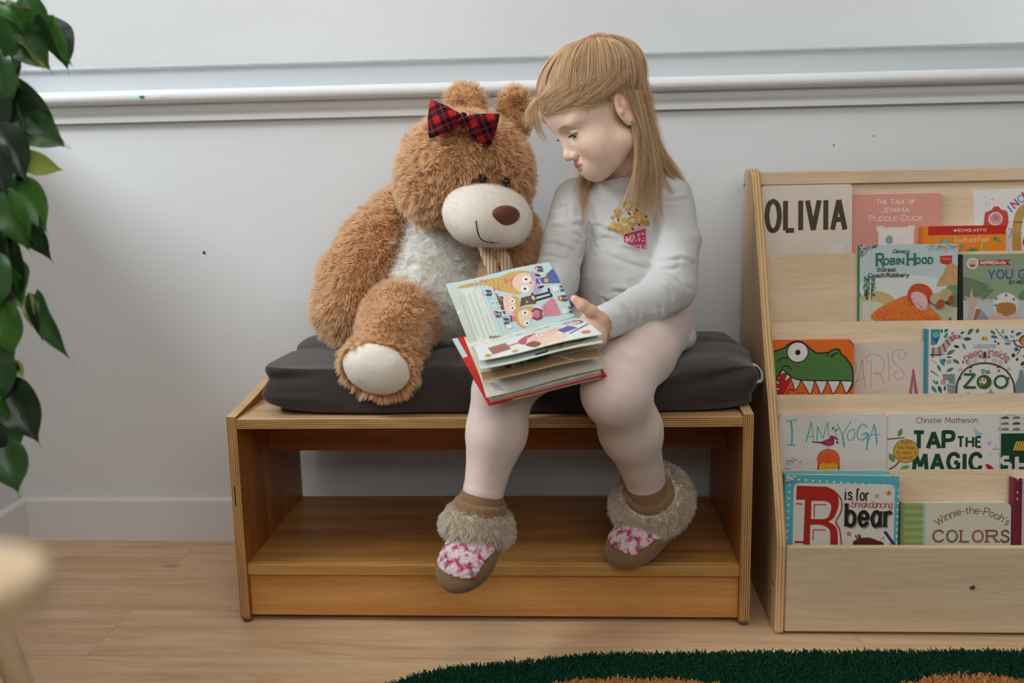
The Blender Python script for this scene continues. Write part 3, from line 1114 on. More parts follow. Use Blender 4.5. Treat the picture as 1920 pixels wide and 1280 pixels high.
class Art:
    """flat printed shapes on a cover, in the cover's own drawing units (u right, v down)"""
    def __init__(s):
        s.polys = []

    def group(s, i0):
        """shapes scattered since i0 share one ink layer per colour"""
        s.polys[i0:] = sorted(s.polys[i0:], key=lambda p: p[1])

    def poly(s, pts, c):
        pts = [tuple(p[:2]) for p in pts]
        if len(pts) >= 3:
            s.polys.append((pts, c))

    def rect(s, u0, v0, u1, v1, c):
        s.poly([(u0, v0), (u1, v0), (u1, v1), (u0, v1)], c)

    def rrect(s, u0, v0, u1, v1, r, c):
        p = []
        for cx, cy, a0 in ((u1 - r, v0 + r, -90), (u1 - r, v1 - r, 0), (u0 + r, v1 - r, 90), (u0 + r, v0 + r, 180)):
            p += [(cx + r * math.cos(math.radians(a0 + a)), cy + r * math.sin(math.radians(a0 + a))) for a in (0, 30, 60, 90)]
        s.poly(p, c)

    def ell(s, u, v, ru, rv, c, rot=0, n=24, a0=0, a1=360):
        q = math.radians(rot)
        pts = []
        for i in range(n + (a1 - a0 < 360)):
            a = math.radians(a0 + (a1 - a0) * i / n)
            x, y = ru * math.cos(a), rv * math.sin(a)
            pts.append((u + x * math.cos(q) - y * math.sin(q), v + x * math.sin(q) + y * math.cos(q)))
        s.poly(pts, c)

    def blob(s, pts, c, n=6):
        s.poly(crv(pts, n, True), c)

    def leaf(s, u, v, L, w, rot, c):
        q = math.radians(rot)
        pts = []
        for t, y in ((0, 0), (.25, .8), (.5, 1), (.75, .7), (1, 0), (.75, -.7), (.5, -1), (.25, -.8)):
            x, yy = L * t, w * y * 0.5
            pts.append((u + x * math.cos(q) - yy * math.sin(q), v + x * math.sin(q) + yy * math.cos(q)))
        s.poly(pts, c)

    def star(s, u, v, r, c, n=5, k=.42, rot=-90):
        s.poly([(u + (r if i % 2 == 0 else r * k) * math.cos(math.radians(rot + 180 * i / n)), v + (r if i % 2 == 0 else r * k) * math.sin(math.radians(rot + 180 * i / n))) for i in range(2 * n)], c)

    def line(s, pts, w, c, smooth=False, closed=False, rnd=True):
        if smooth:
            pts = crv(pts, 6, closed)
        if closed:
            pts = list(pts) + [pts[0]]
        ws = w if isinstance(w, (list, tuple)) else [w, w]
        n = len(pts)
        P_ = [np.array(p[:2], float) for p in pts]
        W = [ws[0] + (ws[-1] - ws[0]) * i / max(n - 1, 1) for i in range(n)]
        if smooth and n > 2:
            L, R = [], []
            for i in range(n):
                t = P_[min(i + 1, n - 1)] - P_[max(i - 1, 0)]
                t = t / (np.linalg.norm(t) + 1e-9)
                m = np.array((-t[1], t[0])) * W[i] / 2
                L.append(P_[i] + m)
                R.append(P_[i] - m)
            for i in range(n - 1):
                s.poly([L[i], L[i + 1], R[i + 1], R[i]], c)
                s.same()
        else:
            for i in range(n - 1):
                t = P_[i + 1] - P_[i]
                t = t / (np.linalg.norm(t) + 1e-9)
                a = np.array((-t[1], t[0]))
                s.poly([P_[i] + a * W[i] / 2, P_[i + 1] + a * W[i + 1] / 2, P_[i + 1] - a * W[i + 1] / 2, P_[i] - a * W[i] / 2], c)
                s.same()
        if rnd:
            for p, w_ in ([(P_[0], W[0]), (P_[-1], W[-1])] if smooth else zip(P_, W)):
                s.ell(p[0], p[1], w_ / 2, w_ / 2, c, n=8)
                s.same()
        if s.polys:
            s.polys[-1] = s.polys[-1][:2]

    def same(s):
        """the shape just drawn shares the ink layer of the next one"""
        if s.polys:
            s.polys[-1] = s.polys[-1][:2] + (1,)

    def text(s, txt, u0, u1, v, h, w, c, serif=False, gap=1.5, slant=0, fn=None, rnd=False, small=0.78, smallcaps=False, hand=0, seed=1):
        """one line of lettering between u0 and u1 with its baseline at v and cap height h"""
        adv, x = [], 0
        for i, ch in enumerate(txt):
            k = 1
            g = ch
            if smallcaps and ch.islower():
                g, k = ch.upper(), small
            wd = GLY[g][0] * k
            adv.append((g, k, x))
            x += wd + gap * k
        tot = x - gap
        su, sv = (u1 - u0) / tot, h / 10
        rr = random.Random(seed)
        for g, k, x in adv:
            jy, jr = rr.uniform(-hand, hand), rr.uniform(-hand, hand) * 0.06

            def T(p):
                a = x + p[0] * k + slant * p[1] * k
                b = p[1] * k + jy + jr * p[0]
                q = (u0 + a * su, v - b * sv)
                return fn(*q) if fn else q
            for st in GLY[g][1].split(';'):
                if not st:
                    continue
                sm = st[0] == '~'
                pts = [tuple(float(t) for t in q.split(',')) for q in st.lstrip('~').split()]
                if sm:
                    pts = crv(pts, 5)
                s.line([T(p) for p in pts], w, c, False, False, rnd or sm)
                s.same()
                if serif and g not in "-'.":
                    for e, o in ((pts[0], pts[1]), (pts[-1], pts[-2])):
                        if abs(e[1] - o[1]) > abs(e[0] - o[0]) * 1.1 and min(abs(e[1]), abs(e[1] - 10), abs(e[1] - 6.5), abs(e[1] + 3)) < 0.2:
                            hw = serif if isinstance(serif, float) else 1.25
                            yy = e[1] * (1 - 0.0)
                            s.line([T((e[0] - hw, yy)), T((e[0] + hw, yy))], w * 0.55, c, False, False, False)
                            s.same()
        if s.polys:
            s.polys[-1] = s.polys[-1][:2]


def add_art(bm, art, place, slots, step=0.000016, base=0.00006, clip=None):
    """lay the printed shapes of art onto a cover; place(u, v, w) -> world, slots maps colour -> material index"""
    lay, prev, cnt = 0, None, 0
    for it in art.polys:
        pts, c = it[0], it[1]
        if clip:
            pts = clip_poly(pts, clip)
            if len(pts) < 3:
                continue
        if c not in slots:
            slots[c] = len(slots)
        if prev is not None and c != prev:
            lay += 1
        prev = c
        w = base + lay * step + (cnt % 7) * step * 0.13
        cnt += 1
        vs = [bm.verts.new(place(u, v, w)) for u, v in pts]
        if len(pts) <= 4:
            tris = [tuple(range(len(pts)))]
        else:
            tris = tessellate_polygon([[Vector((u, v, 0)) for u, v in pts]])
        for t in tris:
            if len(set(t)) < 3:
                continue
            q = [pts[i] for i in t]
            ar = sum(q[i][0] * q[(i + 1) % len(q)][1] - q[(i + 1) % len(q)][0] * q[i][1] for i in range(len(q)))
            if abs(ar) < 1e-12:
                continue
            vv = [vs[i] for i in t]
            if ar > 0:
                vv.reverse()
            try:
                f = bm.faces.new(vv)
            except ValueError:
                continue
            f.material_index = slots[c]


def clip_poly(pts, bx_):
    """clip to the rectangle (u0, v0, u1, v1)"""
    for ax, lim, sg in ((0, bx_[0], 1), (0, bx_[2], -1), (1, bx_[1], 1), (1, bx_[3], -1)):
        out = []
        for i in range(len(pts)):
            a, b = pts[i - 1], pts[i]
            da, db = (a[ax] - lim) * sg, (b[ax] - lim) * sg
            if (da >= 0) != (db >= 0):
                t = da / (da - db)
                out.append((a[0] + (b[0] - a[0]) * t, a[1] + (b[1] - a[1]) * t))
            if db >= 0:
                out.append(b)
        pts = out
        if len(pts) < 3:
            return []
    return pts


M_page = wood('page_edges', 'e6dfd0', 'd8cfbd', 'c4b8a2', 'z', 4, 0.8)


def round_outline(W, H, r, n=6):
    p = []
    for cx, cy, a0 in ((W - r, r, -90), (W - r, H - r, 0), (r, H - r, 90), (r, r, 180)):
        p += [(cx + r * math.cos(math.radians(a0 + 90 * i / n)), cy + r * math.sin(math.radians(a0 + 90 * i / n))) for i in range(n + 1)] if r > 1e-5 else [(cx, cy)]
    return p


def book(label, tier, x0, x1, top, lip, th, art, frame, paper, spine=None, r=0.0, tilt=0.0, hard=False, lift=0.0, back=None, group=None, cat='book', name='picture_book', extra=None):
    """one book standing in a pocket of the display. frame = (u0, v0, v1): drawing units at the left edge, top edge and lip"""
    y0, z0 = LIPS[tier]
    if tier == 0:
        y0 += 0.010
    p0 = Vector((0, y0, z0))
    zf = TIERS[tier + 1][1] - (0.0025 if tier < 4 else 0) - 0.0495
    W = x1 - x0
    H = (z0 - zf) * math.hypot(1, TILT) - top - (0.0035 if tilt > 0 else 0.0008)
    u0, v0, v1 = frame[:3]
    k = (lip - top) / (v1 - v0)
    ku = frame[3] if len(frame) > 3 else k
    c, s_ = math.cos(tilt), math.sin(tilt)
    o = p0 + Vector((x0, 0, 0)) + dn * top

    def loc(a, b, w):
        a2, b2 = (a * c - b * s_, a * s_ + b * c)
        return o + Vector((1, 0, 0)) * a2 + dn * b2 + nrm * (w + lift + 0.0004)

    def place(u, v, w):
        return loc((u - u0) * ku, (v - v0) * k, th + w)
    e = empty(name, o + nrm * th * 0.5 + dn * H + Vector((W / 2, 0, 0)), label, cat, group)
    ct = 0.0016 if not hard else 0.0024

    def slab(bm, outl, wa, wb, mi=0):
        va = [bm.verts.new(loc(a, b, wa)) for a, b in outl]
        vb = [bm.verts.new(loc(a, b, wb)) for a, b in outl]
        fs = [bm.faces.new(va), bm.faces.new(vb[::-1])]
        for i in range(len(outl)):
            j = (i + 1) % len(outl)
            fs.append(bm.faces.new((va[j], va[i], vb[i], vb[j])))
        for f in fs:
            f.material_index = mi
        bmesh.ops.recalc_face_normals(bm, faces=fs)
        return fs
    slots = {paper: 0}
    bm = bmesh.new()
    slab(bm, round_outline(W, H, r), th - ct, th)
    add_art(bm, art, place, slots, clip=(u0 + 0.3, v0 + 0.3, u0 + W / ku - 0.3, v0 + H / k - 0.3))
    bm_obj('front_cover', bm, [flat(q, 0.38) for q in slots], e)
    ins = 0.003 if hard else 0.0004
    bm = bmesh.new()
    out = [(a * (W - 2 * ins) / W + ins * (0.4 if hard else 1), b * (H - 2 * ins) / H + ins) for a, b in round_outline(W, H, max(r - ins, 0))]
    slab(bm, out, ct, th - ct)
    bm_obj('page_block', bm, M_page, e)
    bm = bmesh.new()
    slab(bm, round_outline(W, H, r), 0.0, ct)
    bm_obj('back_cover', bm, flat(back or paper, 0.45), e)
    if spine:
        bm = bmesh.new()
        rr = th * 0.5
        pts = [(-rr * 0.25 * math.sin(a), rr - rr * math.cos(a)) for a in np.linspace(0, PI, 9)] + [(0.003, th), (0.003, 0.0)]
        va = [bm.verts.new(loc(a - 0.0002, 0.0, w)) for a, w in pts]
        vb = [bm.verts.new(loc(a - 0.0002, H, w)) for a, w in pts]
        fs = [bm.faces.new(va), bm.faces.new(vb[::-1])]
        for i in range(len(pts)):
            j = (i + 1) % len(pts)
            fs.append(bm.faces.new((va[j], va[i], vb[i], vb[j])))
        bmesh.ops.recalc_face_normals(bm, faces=fs)
        bm_obj('spine', bm, flat(spine, 0.4), e)
    if extra:
        extra(e, loc, W, H)
    return e


# ------------------------------------------------------------------ the books, row by row
rr = random.Random(3)
# -- top row
A = Art()
A.text('OLIVIA', 168, 690, 441, 200, 34, '463424', gap=3.4)
A.line([(322, 530), (350, 560), (402, 592)], 3, 'c9bfb0', True)
A.line([(520, 505), (500, 545), (450, 575)], 3, 'c9bfb0', True)
A.ell(636, 578, 72, 72, 'd9d5cf')
A.ell(636, 578, 62, 62, 'cfcac4')
A.ell(636, 578, 58, 58, 'dedad5')
book('cream board book lettered OLIVIA at the left of the top row', 0, 0.4085, 0.5670, 0.0259, 0.1468, 0.012, A, (130, 135, 598), 'dfd3c4', r=0.007, hard=False)

A = Art()
for c in ('e0a294', 'd6897c', 'e3aca0'):
    for i in range(85):
        A.ell(rr.uniform(755, 1355), rr.uniform(195, 700), rr.uniform(2, 5), rr.uniform(2, 4), c, n=6)
for t, a, b, v, h in (('The Tale of', 918, 1172, 258, 30), ('Jemima', 950, 1135, 316, 36), ('Puddle-Duck', 872, 1222, 374, 36)):
    A.text(t, a, b, v, h, 4.6, 'eadbd2', serif=1.1, smallcaps=True, gap=2.0)
A.poly([(920, 412), (960, 405), (970, 418), (1128, 418), (1138, 405), (1178, 412), (1170, 455), (1170, 900), (932, 900), (932, 455), (918, 440)], 'e4dcd4')
A.rect(940, 432, 1160, 900, 'e9e2da')
A.ell(1005, 505, 26, 30, '87a9ae')
book('dusty pink hardback titled THE TALE OF JEMIMA PUDDLE-DUCK in the top row', 0, 0.5682, 0.7224, 0.0445, 0.1491, 0.007, A, (754, 192, 598), 'd99487', hard=True, r=0.001)

A = Art()
A.rect(700, 480, 2600, 1300, 'e2dcd9')
A.poly([(1420 + 0, 515), (1432, 440), (1440, 365), (1510, 345), (1545, 300), (1600, 302), (1630, 345), (1695, 360), (1700, 430), (1712, 490), (1690, 560), (1660, 620), (1450, 620)], 'c2483a')
A.blob([(1430, 500), (1450, 380), (1530, 330), (1570, 300), (1630, 340), (1695, 370), (1705, 490), (1650, 560), (1500, 570)], 'c2483a')
A.ell(1560, 445, 82, 80, 'e6d6cc')
A.ell(1562, 445, 70, 68, 'd39aa0')
for i in range(18):
    a, q = i * 2.4, 9 + 2.6 * i
    A.ell(1562 + q * math.cos(a), 432 + q * math.sin(a) * .9, 6, 6, '43302f', n=8)
for i, (ch, u, v, rot, c) in enumerate((('I', 1745, 330, -35, '2f97cf'), ('N', 1780, 290, -38, 'b8506a'), ('C', 1850, 235, -30, '7fb2cc'), ('H', 1910, 185, -24, 'b8483c'))):
    def fn(x, y, u=u, v=v, rot=rot):
        q = math.radians(rot)
        return (u + (x * math.cos(q) - y * math.sin(q)), v + (x * math.sin(q) + y * math.cos(q)))
    A.text(ch, -22, 40 if ch != 'I' else -16, 36, 82, 19, c, fn=fn, rnd=True)
A.line([(1805, 900), (1800, 640), (1815, 500), (1850, 390), (1915, 330), (1990, 300)], 105, 'c2964c', True, rnd=False)
for p, q, c in (((1765, 497), (1870, 500), '4c5a48'), ((1755, 622), (1862, 626), '6aa0b8'), ((1815, 375), (1905, 420), '6f9bb0')):
    A.line([p, q], 12, c)
A.line([(1752, 744), (1840, 760)], 8, 'c98a6e')
A.ell(1906, 605, 14, 16, 'c2707c', n=10)
A.text('G', 1882, 1960, 790, 108, 26, 'a83c34', rnd=True)
A.line([(1705, 570), (1738, 575), (1735, 625), (1708, 680)], 9, '8a7a5a', True)
for u, v in ((1450, 190), (1455, 260), (1495, 268), (1458, 292)):
    A.ell(u, v, 8, 9, '9fb6c4', n=8)
A.ell(1530, 212, 18, 10, 'd8a8b4', n=10)
book('white paperback with a red flower and a yellow arch, right end of the top row', 0, 0.7793, 0.9950, 0.0407, 0.1518, 0.004, A, (1318, 100, 848), 'e2dcd9', tilt=-0.03)

A = Art()
A.rect(700, 530, 1720, 634, 'bf2416')
A.rect(700, 634, 1720, 1200, 'e8851c')
A.rect(700, 530, 748, 1200, 'e8851c')
A.ell(1052, 583, 17, 12, 'ecdccb', n=12)
A.text('SCHOLASTIC', 1080, 1405, 597, 29, 6, 'ecdccb', gap=3.2)
A.text('Touch', 1042, 1190, 718, 58, 7, 'f0cfa4', gap=2.4, rnd=True)
A.text('and', 1212, 1288, 718, 50, 6, 'f0cfa4', gap=2.0, rnd=True)
A.text('Feel', 1316, 1420, 718, 58, 7, 'f0cfa4', gap=2.4, rnd=True)
A.blob([(880, 690), (905, 700), (940, 695), (965, 672), (992, 690), (985, 722), (950, 732), (910, 720)], '79b4ac')
A.blob([(878, 680), (890, 672), (915, 698), (900, 706)], '5f9aa0')
A.ell(982, 700, 4, 7, '3a3a2c', n=8)
A.line([(830, 700), (850, 685), (862, 700), (845, 740)], 5, 'e9b45c', True)
A.blob([(1478, 690), (1500, 662), (1540, 680), (1578, 720), (1530, 718), (1490, 712)], '6f9a48')
A.ell(1496, 682, 8, 12, '2c3022', n=10)
A.line([(1580, 720), (1620, 745), (1642, 715), (1625, 700), (1612, 730), (1665, 790)], 5, 'eda650', True)
for q in ((1110, 760, 1150, 776), (1110, 824, 1150, 840), (1108, 745, 1128, 860)):
    A.rect(*q, '6c9a7a')
A.blob([(1170, 900), (1178, 830), (1215, 790), (1270, 785), (1306, 800), (1308, 900)], '5d9140')
A.ell(1246, 848, 36, 42, '3f7a3a')
A.rect(1338, 735, 1360, 1100, 'c8b23c')
A.rect(1388, 742, 1404, 1100, '7aa890')
A.line([(1548, 835), (1570, 850)], 10, 'b84020')
A.line([(1625, 848), (1650, 835)], 10, 'b84020')
book('orange board book with a red band reading SCHOLASTIC, behind the green-titled book', 0, 0.6870, 0.8265, 0.1031, 0.1513, 0.024, A, (700, 530, 848), 'e8851c', spine='d9761a', r=0.004)

# -- second row
A = Art()
A.poly([(125, 40), (1190, 40), (1190, 480), (125, 480)], 'b9c9c9')
A.blob([(160, 430), (420, 400), (700, 380), (960, 420), (1100, 560), (900, 700), (500, 660), (160, 600)], 'd3d6d1')
A.poly([(125, 610), (300, 585), (520, 640), (700, 600), (1190, 600), (1190, 1300), (125, 1300)], 'b9bca0')
A.blob([(1060, 520), (1190, 490), (1190, 720), (1080, 710), (1020, 640)], '6f8f66')
A.blob([(130, 610), (290, 550), (420, 575), (500, 640), (400, 690), (260, 640), (160, 650)], 'c6ab72')
A.blob([(160, 690), (240, 660), (380, 690), (300, 760), (180, 900)], 'c9cbb4')
A.poly([(1065, 250), (1135, 255), (1190, 300), (1190, 490), (1060, 500), (950, 510), (985, 420), (1030, 350)], 'c49c6a')
A.line([(1085, 270), (1060, 350), (1000, 450)], 6, '9a7444', True)
A.line([(1130, 280), (1120, 360), (1165, 440)], 6, 'a67f4e', True)
for p in ([(1050, 90), (1000, 60), (960, 40)], [(1050, 130), (1045, 80), (1060, 40)], [(1055, 120), (1120, 80), (1180, 70)]):
    A.line(p, [22, 10], 'c8ae9c', True)
_i = len(A.polys)
for i in range(60):
    A.leaf(rr.uniform(830, 1190), rr.uniform(40, 95), rr.uniform(20, 60), 7, rr.uniform(-40, 220), rr.choice(['7f9a86', '5d7f6c', '9fb3a0']))
A.group(_i)
for i in range(80):
    u = 130 + 190 * rr.random() ** 1.5
    A.leaf(u, 40 + rr.random() * max(10, (330 - u) * 0.75), rr.uniform(10, 24), 9, rr.uniform(0, 360), rr.choice(['2c3028', '3c3a2e', '514636']))
_i = len(A.polys)
for i in range(70):
    A.leaf(rr.uniform(160, 270), rr.uniform(390, 600), rr.uniform(20, 48), 15, rr.uniform(-60, 40), rr.choice(['3d6a4a', '2f5540', '5d8566']))
A.group(_i)
for u in (195, 238):
    A.rect(u, 520, u + 18, 640, '3a4a38')
A.line([(240, 45), (240, 1200)], 12, 'c8d4d2', rnd=False)
A.poly([(985, 172), (1118, 168), (1112, 250), (1050, 264), (995, 248)], 'c0302a')
A.text('W', 1010, 1100, 212, 16, 5, 'e8c8b8')
A.text('Disney', 482, 630, 132, 36, 6, '2c2c2c', slant=0.12, rnd=True)
A.text("'s", 634, 656, 132, 34, 5, '2c2c2c', slant=0.12, rnd=True)
A.text('R', 308, 378, 268, 128, 22, '1f7058', serif=1.5)
A.text('obin', 385, 596, 254, 62, 15, '1f7058', serif=1.4, smallcaps=True, small=1.0, gap=3.0)
A.text('H', 640, 716, 264, 120, 22, '1f7058', serif=1.5)
A.text('ood', 728, 908, 250, 62, 15, '1f7058', serif=1.4, smallcaps=True, small=1.0, gap=3.2)
A.text('and', 308, 345, 305, 17, 4, '3a3630', gap=2)
A.text('the', 308, 345, 330, 17, 4, '3a3630', gap=2)
A.text('Great', 358, 512, 332, 40, 8, '2e2a28', serif=1.1, gap=2.2)
A.text('Coach', 218, 390, 394, 40, 8, '2e2a28', serif=1.1, gap=2.2)
A.text('Robbery', 414, 652, 394, 40, 8, '2e2a28', serif=1.1, gap=2.2)
# a plain autumn hill and bushes stand in for the cover's figure
A.blob([(245, 825), (330, 740), (500, 650), (640, 600), (780, 640), (920, 760), (1010, 890), (1010, 1200), (330, 1200), (300, 900)], 'd9742c')
A.blob([(640, 590), (680, 500), (760, 470), (860, 500), (910, 580), (880, 700), (760, 740), (660, 680)], 'c24a2a')
A.blob([(680, 590), (740, 558), (830, 600), (860, 690), (840, 760), (760, 750), (700, 680)], 'd8b4b4')
for i in range(420):
    t = rr.random()
    u = 300 + 700 * t
    lo = np.interp(u, [250, 330, 500, 640, 780, 920, 1000], [830, 745, 655, 610, 650, 765, 880])
    A.leaf(u, rr.uniform(lo + 12, 1000), rr.uniform(10, 26), 8, rr.uniform(0, 180), rr.choice(['e88d3a', 'c2571f', 'eaa25c', 'd0652a']))
A.ell(940, 640, 70, 62, 'b8a67e')
A.ell(1045, 600, 72, 70, 'b49f74')
A.ell(985, 700, 45, 55, '9a5428', rot=30)
A.ell(1095, 650, 28, 52, '9a4c2a', rot=20)
A.leaf(1090, 890, 50, 30, -90, '7a3c2a')
book('glossy hardback titled ROBIN HOOD with a pale sky and green spine', 1, 0.5615, 0.7245, -0.0130, 0.1183, 0.010, A, (125, 40, 890), 'c3cdcb', spine='157a5c', hard=True)

A = Art()
A.rect(1200, 165, 2600, 640, '8c9b7e')
A.rect(1200, 640, 2600, 1300, 'b6bfba')
A.poly([(1240, 400), (1330, 420), (1480, 480), (1560, 560), (1470, 640), (1240, 650)], '68795c')
A.blob([(1820, 640), (1860, 560), (1960, 520), (2200, 560), (2200, 700), (1900, 660)], '68795c')
_i = len(A.polys)
for i in range(160):
    A.leaf(rr.uniform(1250, 1560), rr.uniform(430, 660), rr.uniform(10, 26), 9, rr.uniform(0, 360), rr.choice(['5a6e52', '6f8462', '7f9474', '8c9b7e']))
A.group(_i)
_i = len(A.polys)
for i in range(60):
    A.leaf(rr.uniform(1830, 1990), rr.uniform(540, 660), rr.uniform(10, 26), 9, rr.uniform(0, 360), rr.choice(['5a6e52', '6f8462', '7f9474']))
A.group(_i)
A.poly([(1285, 900), (1300, 740), (1290, 660), (1250, 600), (1310, 630), (1330, 520), (1350, 620), (1400, 630), (1440, 600), (1385, 690), (1350, 760), (1350, 900)], 'c3a79a')
A.poly([(1345, 900), (1380, 750), (1430, 745), (1400, 900)], 'a0663e')
A.poly([(1365, 900), (1435, 755), (1520, 860), (1510, 900)], '8d93a0')
A.poly([(1200, 165), (1236, 165), (1252, 1200), (1200, 1200)], '20221f')
A.ell(1338, 262, 62, 60, 'd9d6cc')
A.ell(1338, 262, 50, 48, 'c2b8a4')
A.ell(1336, 276, 26, 26, 'b4402e')
A.ell(1336, 255, 22, 20, 'cfa487')
A.poly([(1402, 232), (1732, 226), (1700, 255), (1735, 284), (1402, 284)], 'a9302c')
A.text('INSPIRED', 1422, 1585, 272, 32, 7, 'e2d2c8', gap=1.6)
A.text('kids', 1592, 1678, 272, 36, 7, 'e2d2c8', gap=1.8)
A.text('YOU', 1502, 1750, 425, 88, 15, '3c5c96', gap=2.6, rnd=True, hand=.3)
A.text('GO', 1818, 1980, 425, 88, 15, '3c5c96', gap=2.6, rnd=True, hand=.3)
A.text('BY', 1722, 1778, 486, 38, 6, '33352f', gap=2)
A.text('MERC', 1798, 1918, 486, 38, 6, '33352f', gap=2)
A.blob([(1560, 700), (1600, 610), (1690, 575), (1780, 620), (1810, 700), (1790, 790), (1690, 825), (1590, 790)], 'd2d3cc')
for u, v in ((1590, 640), (1690, 605), (1580, 710), (1770, 650), (1700, 690)):
    A.star(u, v, 22, '5d79a8', 5, .5)
A.blob([(1600, 700), (1700, 680), (1790, 710), (1780, 800), (1690, 828), (1600, 790)], 'a9733f')
A.blob([(1520, 900), (1540, 820), (1620, 790), (1690, 830), (1780, 800), (1850, 840), (1850, 900)], 'd2a9a6')
book('sage green book reading YOU GO, right end of the second row', 1, 0.7278, 0.9350, 0.0054, 0.1200, 0.008, A, (1200, 165, 885), 'a9b29e', spine='20221f')

# -- third row
A = Art()
K, G_, O_, W_ = '17140f', '4a7336', 'd9641a', 'd5cec6'
A.rect(50, 108, 1025, 1200, O_)
body = crv([(20, 262), (80, 235), (175, 205), (230, 160), (300, 128), (380, 128), (450, 175), (500, 220), (560, 262), (640, 262), (700, 255), (740, 230), (815, 222), (850, 280), (905, 330), (960, 410), (985, 490), (988, 590)], 5)
A.poly(body + [(985, 602), (840, 595), (690, 595), (540, 592), (380, 585), (290, 560), (240, 520), (160, 450), (110, 520), (60, 580), (20, 600)], G_)
A.poly([(40, 640), (95, 555), (160, 455), (265, 545), (258, 600), (200, 720), (160, 790), (40, 800)], 'b51d18')
for t in ([(130, 520), (165, 460), (205, 495)], [(180, 605), (215, 510), (262, 548)], [(100, 560), (125, 535), (150, 570)], [(90, 625), (95, 580), (148, 630)], [(95, 710), (95, 668), (150, 690)]):
    A.poly(t, W_)
    A.line(t, 8, K, closed=True)
for t in ([(262, 560), (375, 590), (310, 705)], [(385, 590), (535, 598), (485, 755)], [(545, 598), (685, 600), (615, 755)], [(692, 600), (835, 602), (755, 752)], [(845, 602), (980, 606), (905, 748)]):
    b = crv([t[0], ((t[0][0] * .45 + t[2][0] * .55), (t[0][1] * .45 + t[2][1] * .55)), t[2], ((t[1][0] * .5 + t[2][0] * .5 + 12), (t[1][1] * .5 + t[2][1] * .5)), t[1]], 4)
    A.poly(b, W_)
    A.line(b, 10, K)
A.line(body, 15, K, rnd=True)
A.line([(240, 520), (290, 560), (380, 585), (540, 592), (690, 595), (840, 595), (985, 602)], 13, K, True)
A.line([(985, 490), (990, 600), (960, 690), (905, 750)], 13, K, True)
A.ell(340, 252, 128, 126, K)
A.ell(340, 252, 117, 115, 'dcd6ce')
A.ell(342, 255, 31, 33, K)
A.line([(115, 355), (160, 318), (230, 325)], 12, K, True)
A.line([(160, 425), (220, 415), (268, 455)], 12, K, True)
A.line([(158, 450), (100, 545), (60, 620)], 11, K)
A.line([(158, 450), (240, 520)], 11, K)
A.line([(700, 258), (688, 280), (692, 302)], 12, K, True)
A.line([(738, 305), (760, 280), (812, 264)], [26, 10], K, True)
A.ell(372, 775, 52, 38, K)
A.ell(372, 777, 42, 30, W_)
A.line([(215, 745), (250, 690), (295, 715)], 9, K)
A.poly([(922, 108), (1025, 180), (1025, 108)], 'cfc6bb')
A.line([(925, 110), (960, 130), (985, 170), (1022, 185)], 9, '8e2a12', True)
book('orange book with a big green dinosaur head, left end of the third row', 2, 0.4075, 0.5412, 0.0296, 0.1229, 0.014, A, (50, 108, 768), 'd9641a', hard=True)
A = Art()
R_ = 'b98278'
for p in ([(1040, 335), (1072, 380), (1080, 450), (1055, 510), (1040, 540)], [(1045, 690), (1090, 590), (1130, 470), (1152, 325)], [(1152, 325), (1165, 450), (1180, 590), (1192, 668)], [(1085, 600), (1140, 565), (1200, 540)],
          [(1258, 335), (1262, 450), (1255, 560), (1252, 660)], [(1238, 370), (1205, 360), (1208, 310), (1260, 278), (1330, 285), (1390, 330), (1410, 410), (1395, 470), (1350, 515), (1295, 508), (1300, 495), (1350, 505), (1385, 560), (1395, 605), (1420, 610)],
          [(1455, 258), (1460, 360), (1468, 480), (1468, 600)], [(1570, 285), (1580, 325), (1620, 332), (1655, 295), (1640, 245), (1585, 218), (1525, 245), (1505, 310), (1530, 380), (1590, 440), (1640, 510), (1625, 560), (1570, 575), (1525, 545), (1525, 495), (1560, 480), (1575, 500)]):
    A.line(p, 7, R_, True)
A.poly([(1738, 470), (1748, 440), (1762, 470), (1785, 620), (1815, 770), (1840, 900), (1780, 900), (1770, 770), (1750, 600), (1735, 770), (1725, 900), (1670, 900), (1695, 770), (1720, 620)], 'a4636a')
A.line([(1750, 290), (1830, 290)], 3, 'cdb3a8')
A.line([(1755, 328), (1835, 328)], 3, 'cdb3a8')
A.blob([(1180, 740), (1300, 715), (1420, 690), (1440, 710), (1300, 745), (1200, 765)], 'cfb4aa')
book('cream book with thin red lettering PARIS, next to the dinosaur book', 2, 0.5215, 0.6642, 0.0345, 0.1247, 0.006, A, (900, 128, 768), 'd2c2b4', r=0.005)
A = Art()
LV = ['2f5d4a', '3c7a5c', '2d4a46', '3f86a8', '2c6a94', '4b9ab4', '2a3c34']
A.poly([(205, 140), (340, 140), (350, 260), (300, 380), (230, 400), (205, 380)], '3a8f8c')
A.poly([(215, 280), (330, 270), (300, 370)], '245a96')
A.blob([(240, 200), (300, 190), (330, 250), (280, 280), (235, 250)], '5ab09a')
A.line([(215, 510), (330, 490), (430, 400), (500, 300), (600, 262), (690, 285)], [150, 50], 'b8a39a', True, rnd=False)
for i, (a, b) in enumerate((((250, 430), (235, 590)), ((340, 420), (345, 570)), ((390, 370), (440, 500)), ((440, 310), (500, 400)), ((500, 265), (555, 330)), ((560, 240), (585, 300)), ((640, 240), (640, 290)))):
    A.line([a, b], 32, '7d6660', rnd=False)
A.line([(205, 545), (320, 548), (425, 535)], [22, 8], '2a2424', True)
A.line([(215, 800), (330, 880)], [18, 8], '2a2424')
A.line([(215, 620), (330, 720), (370, 810)], 5, '3a3430', True)
_i = len(A.polys)
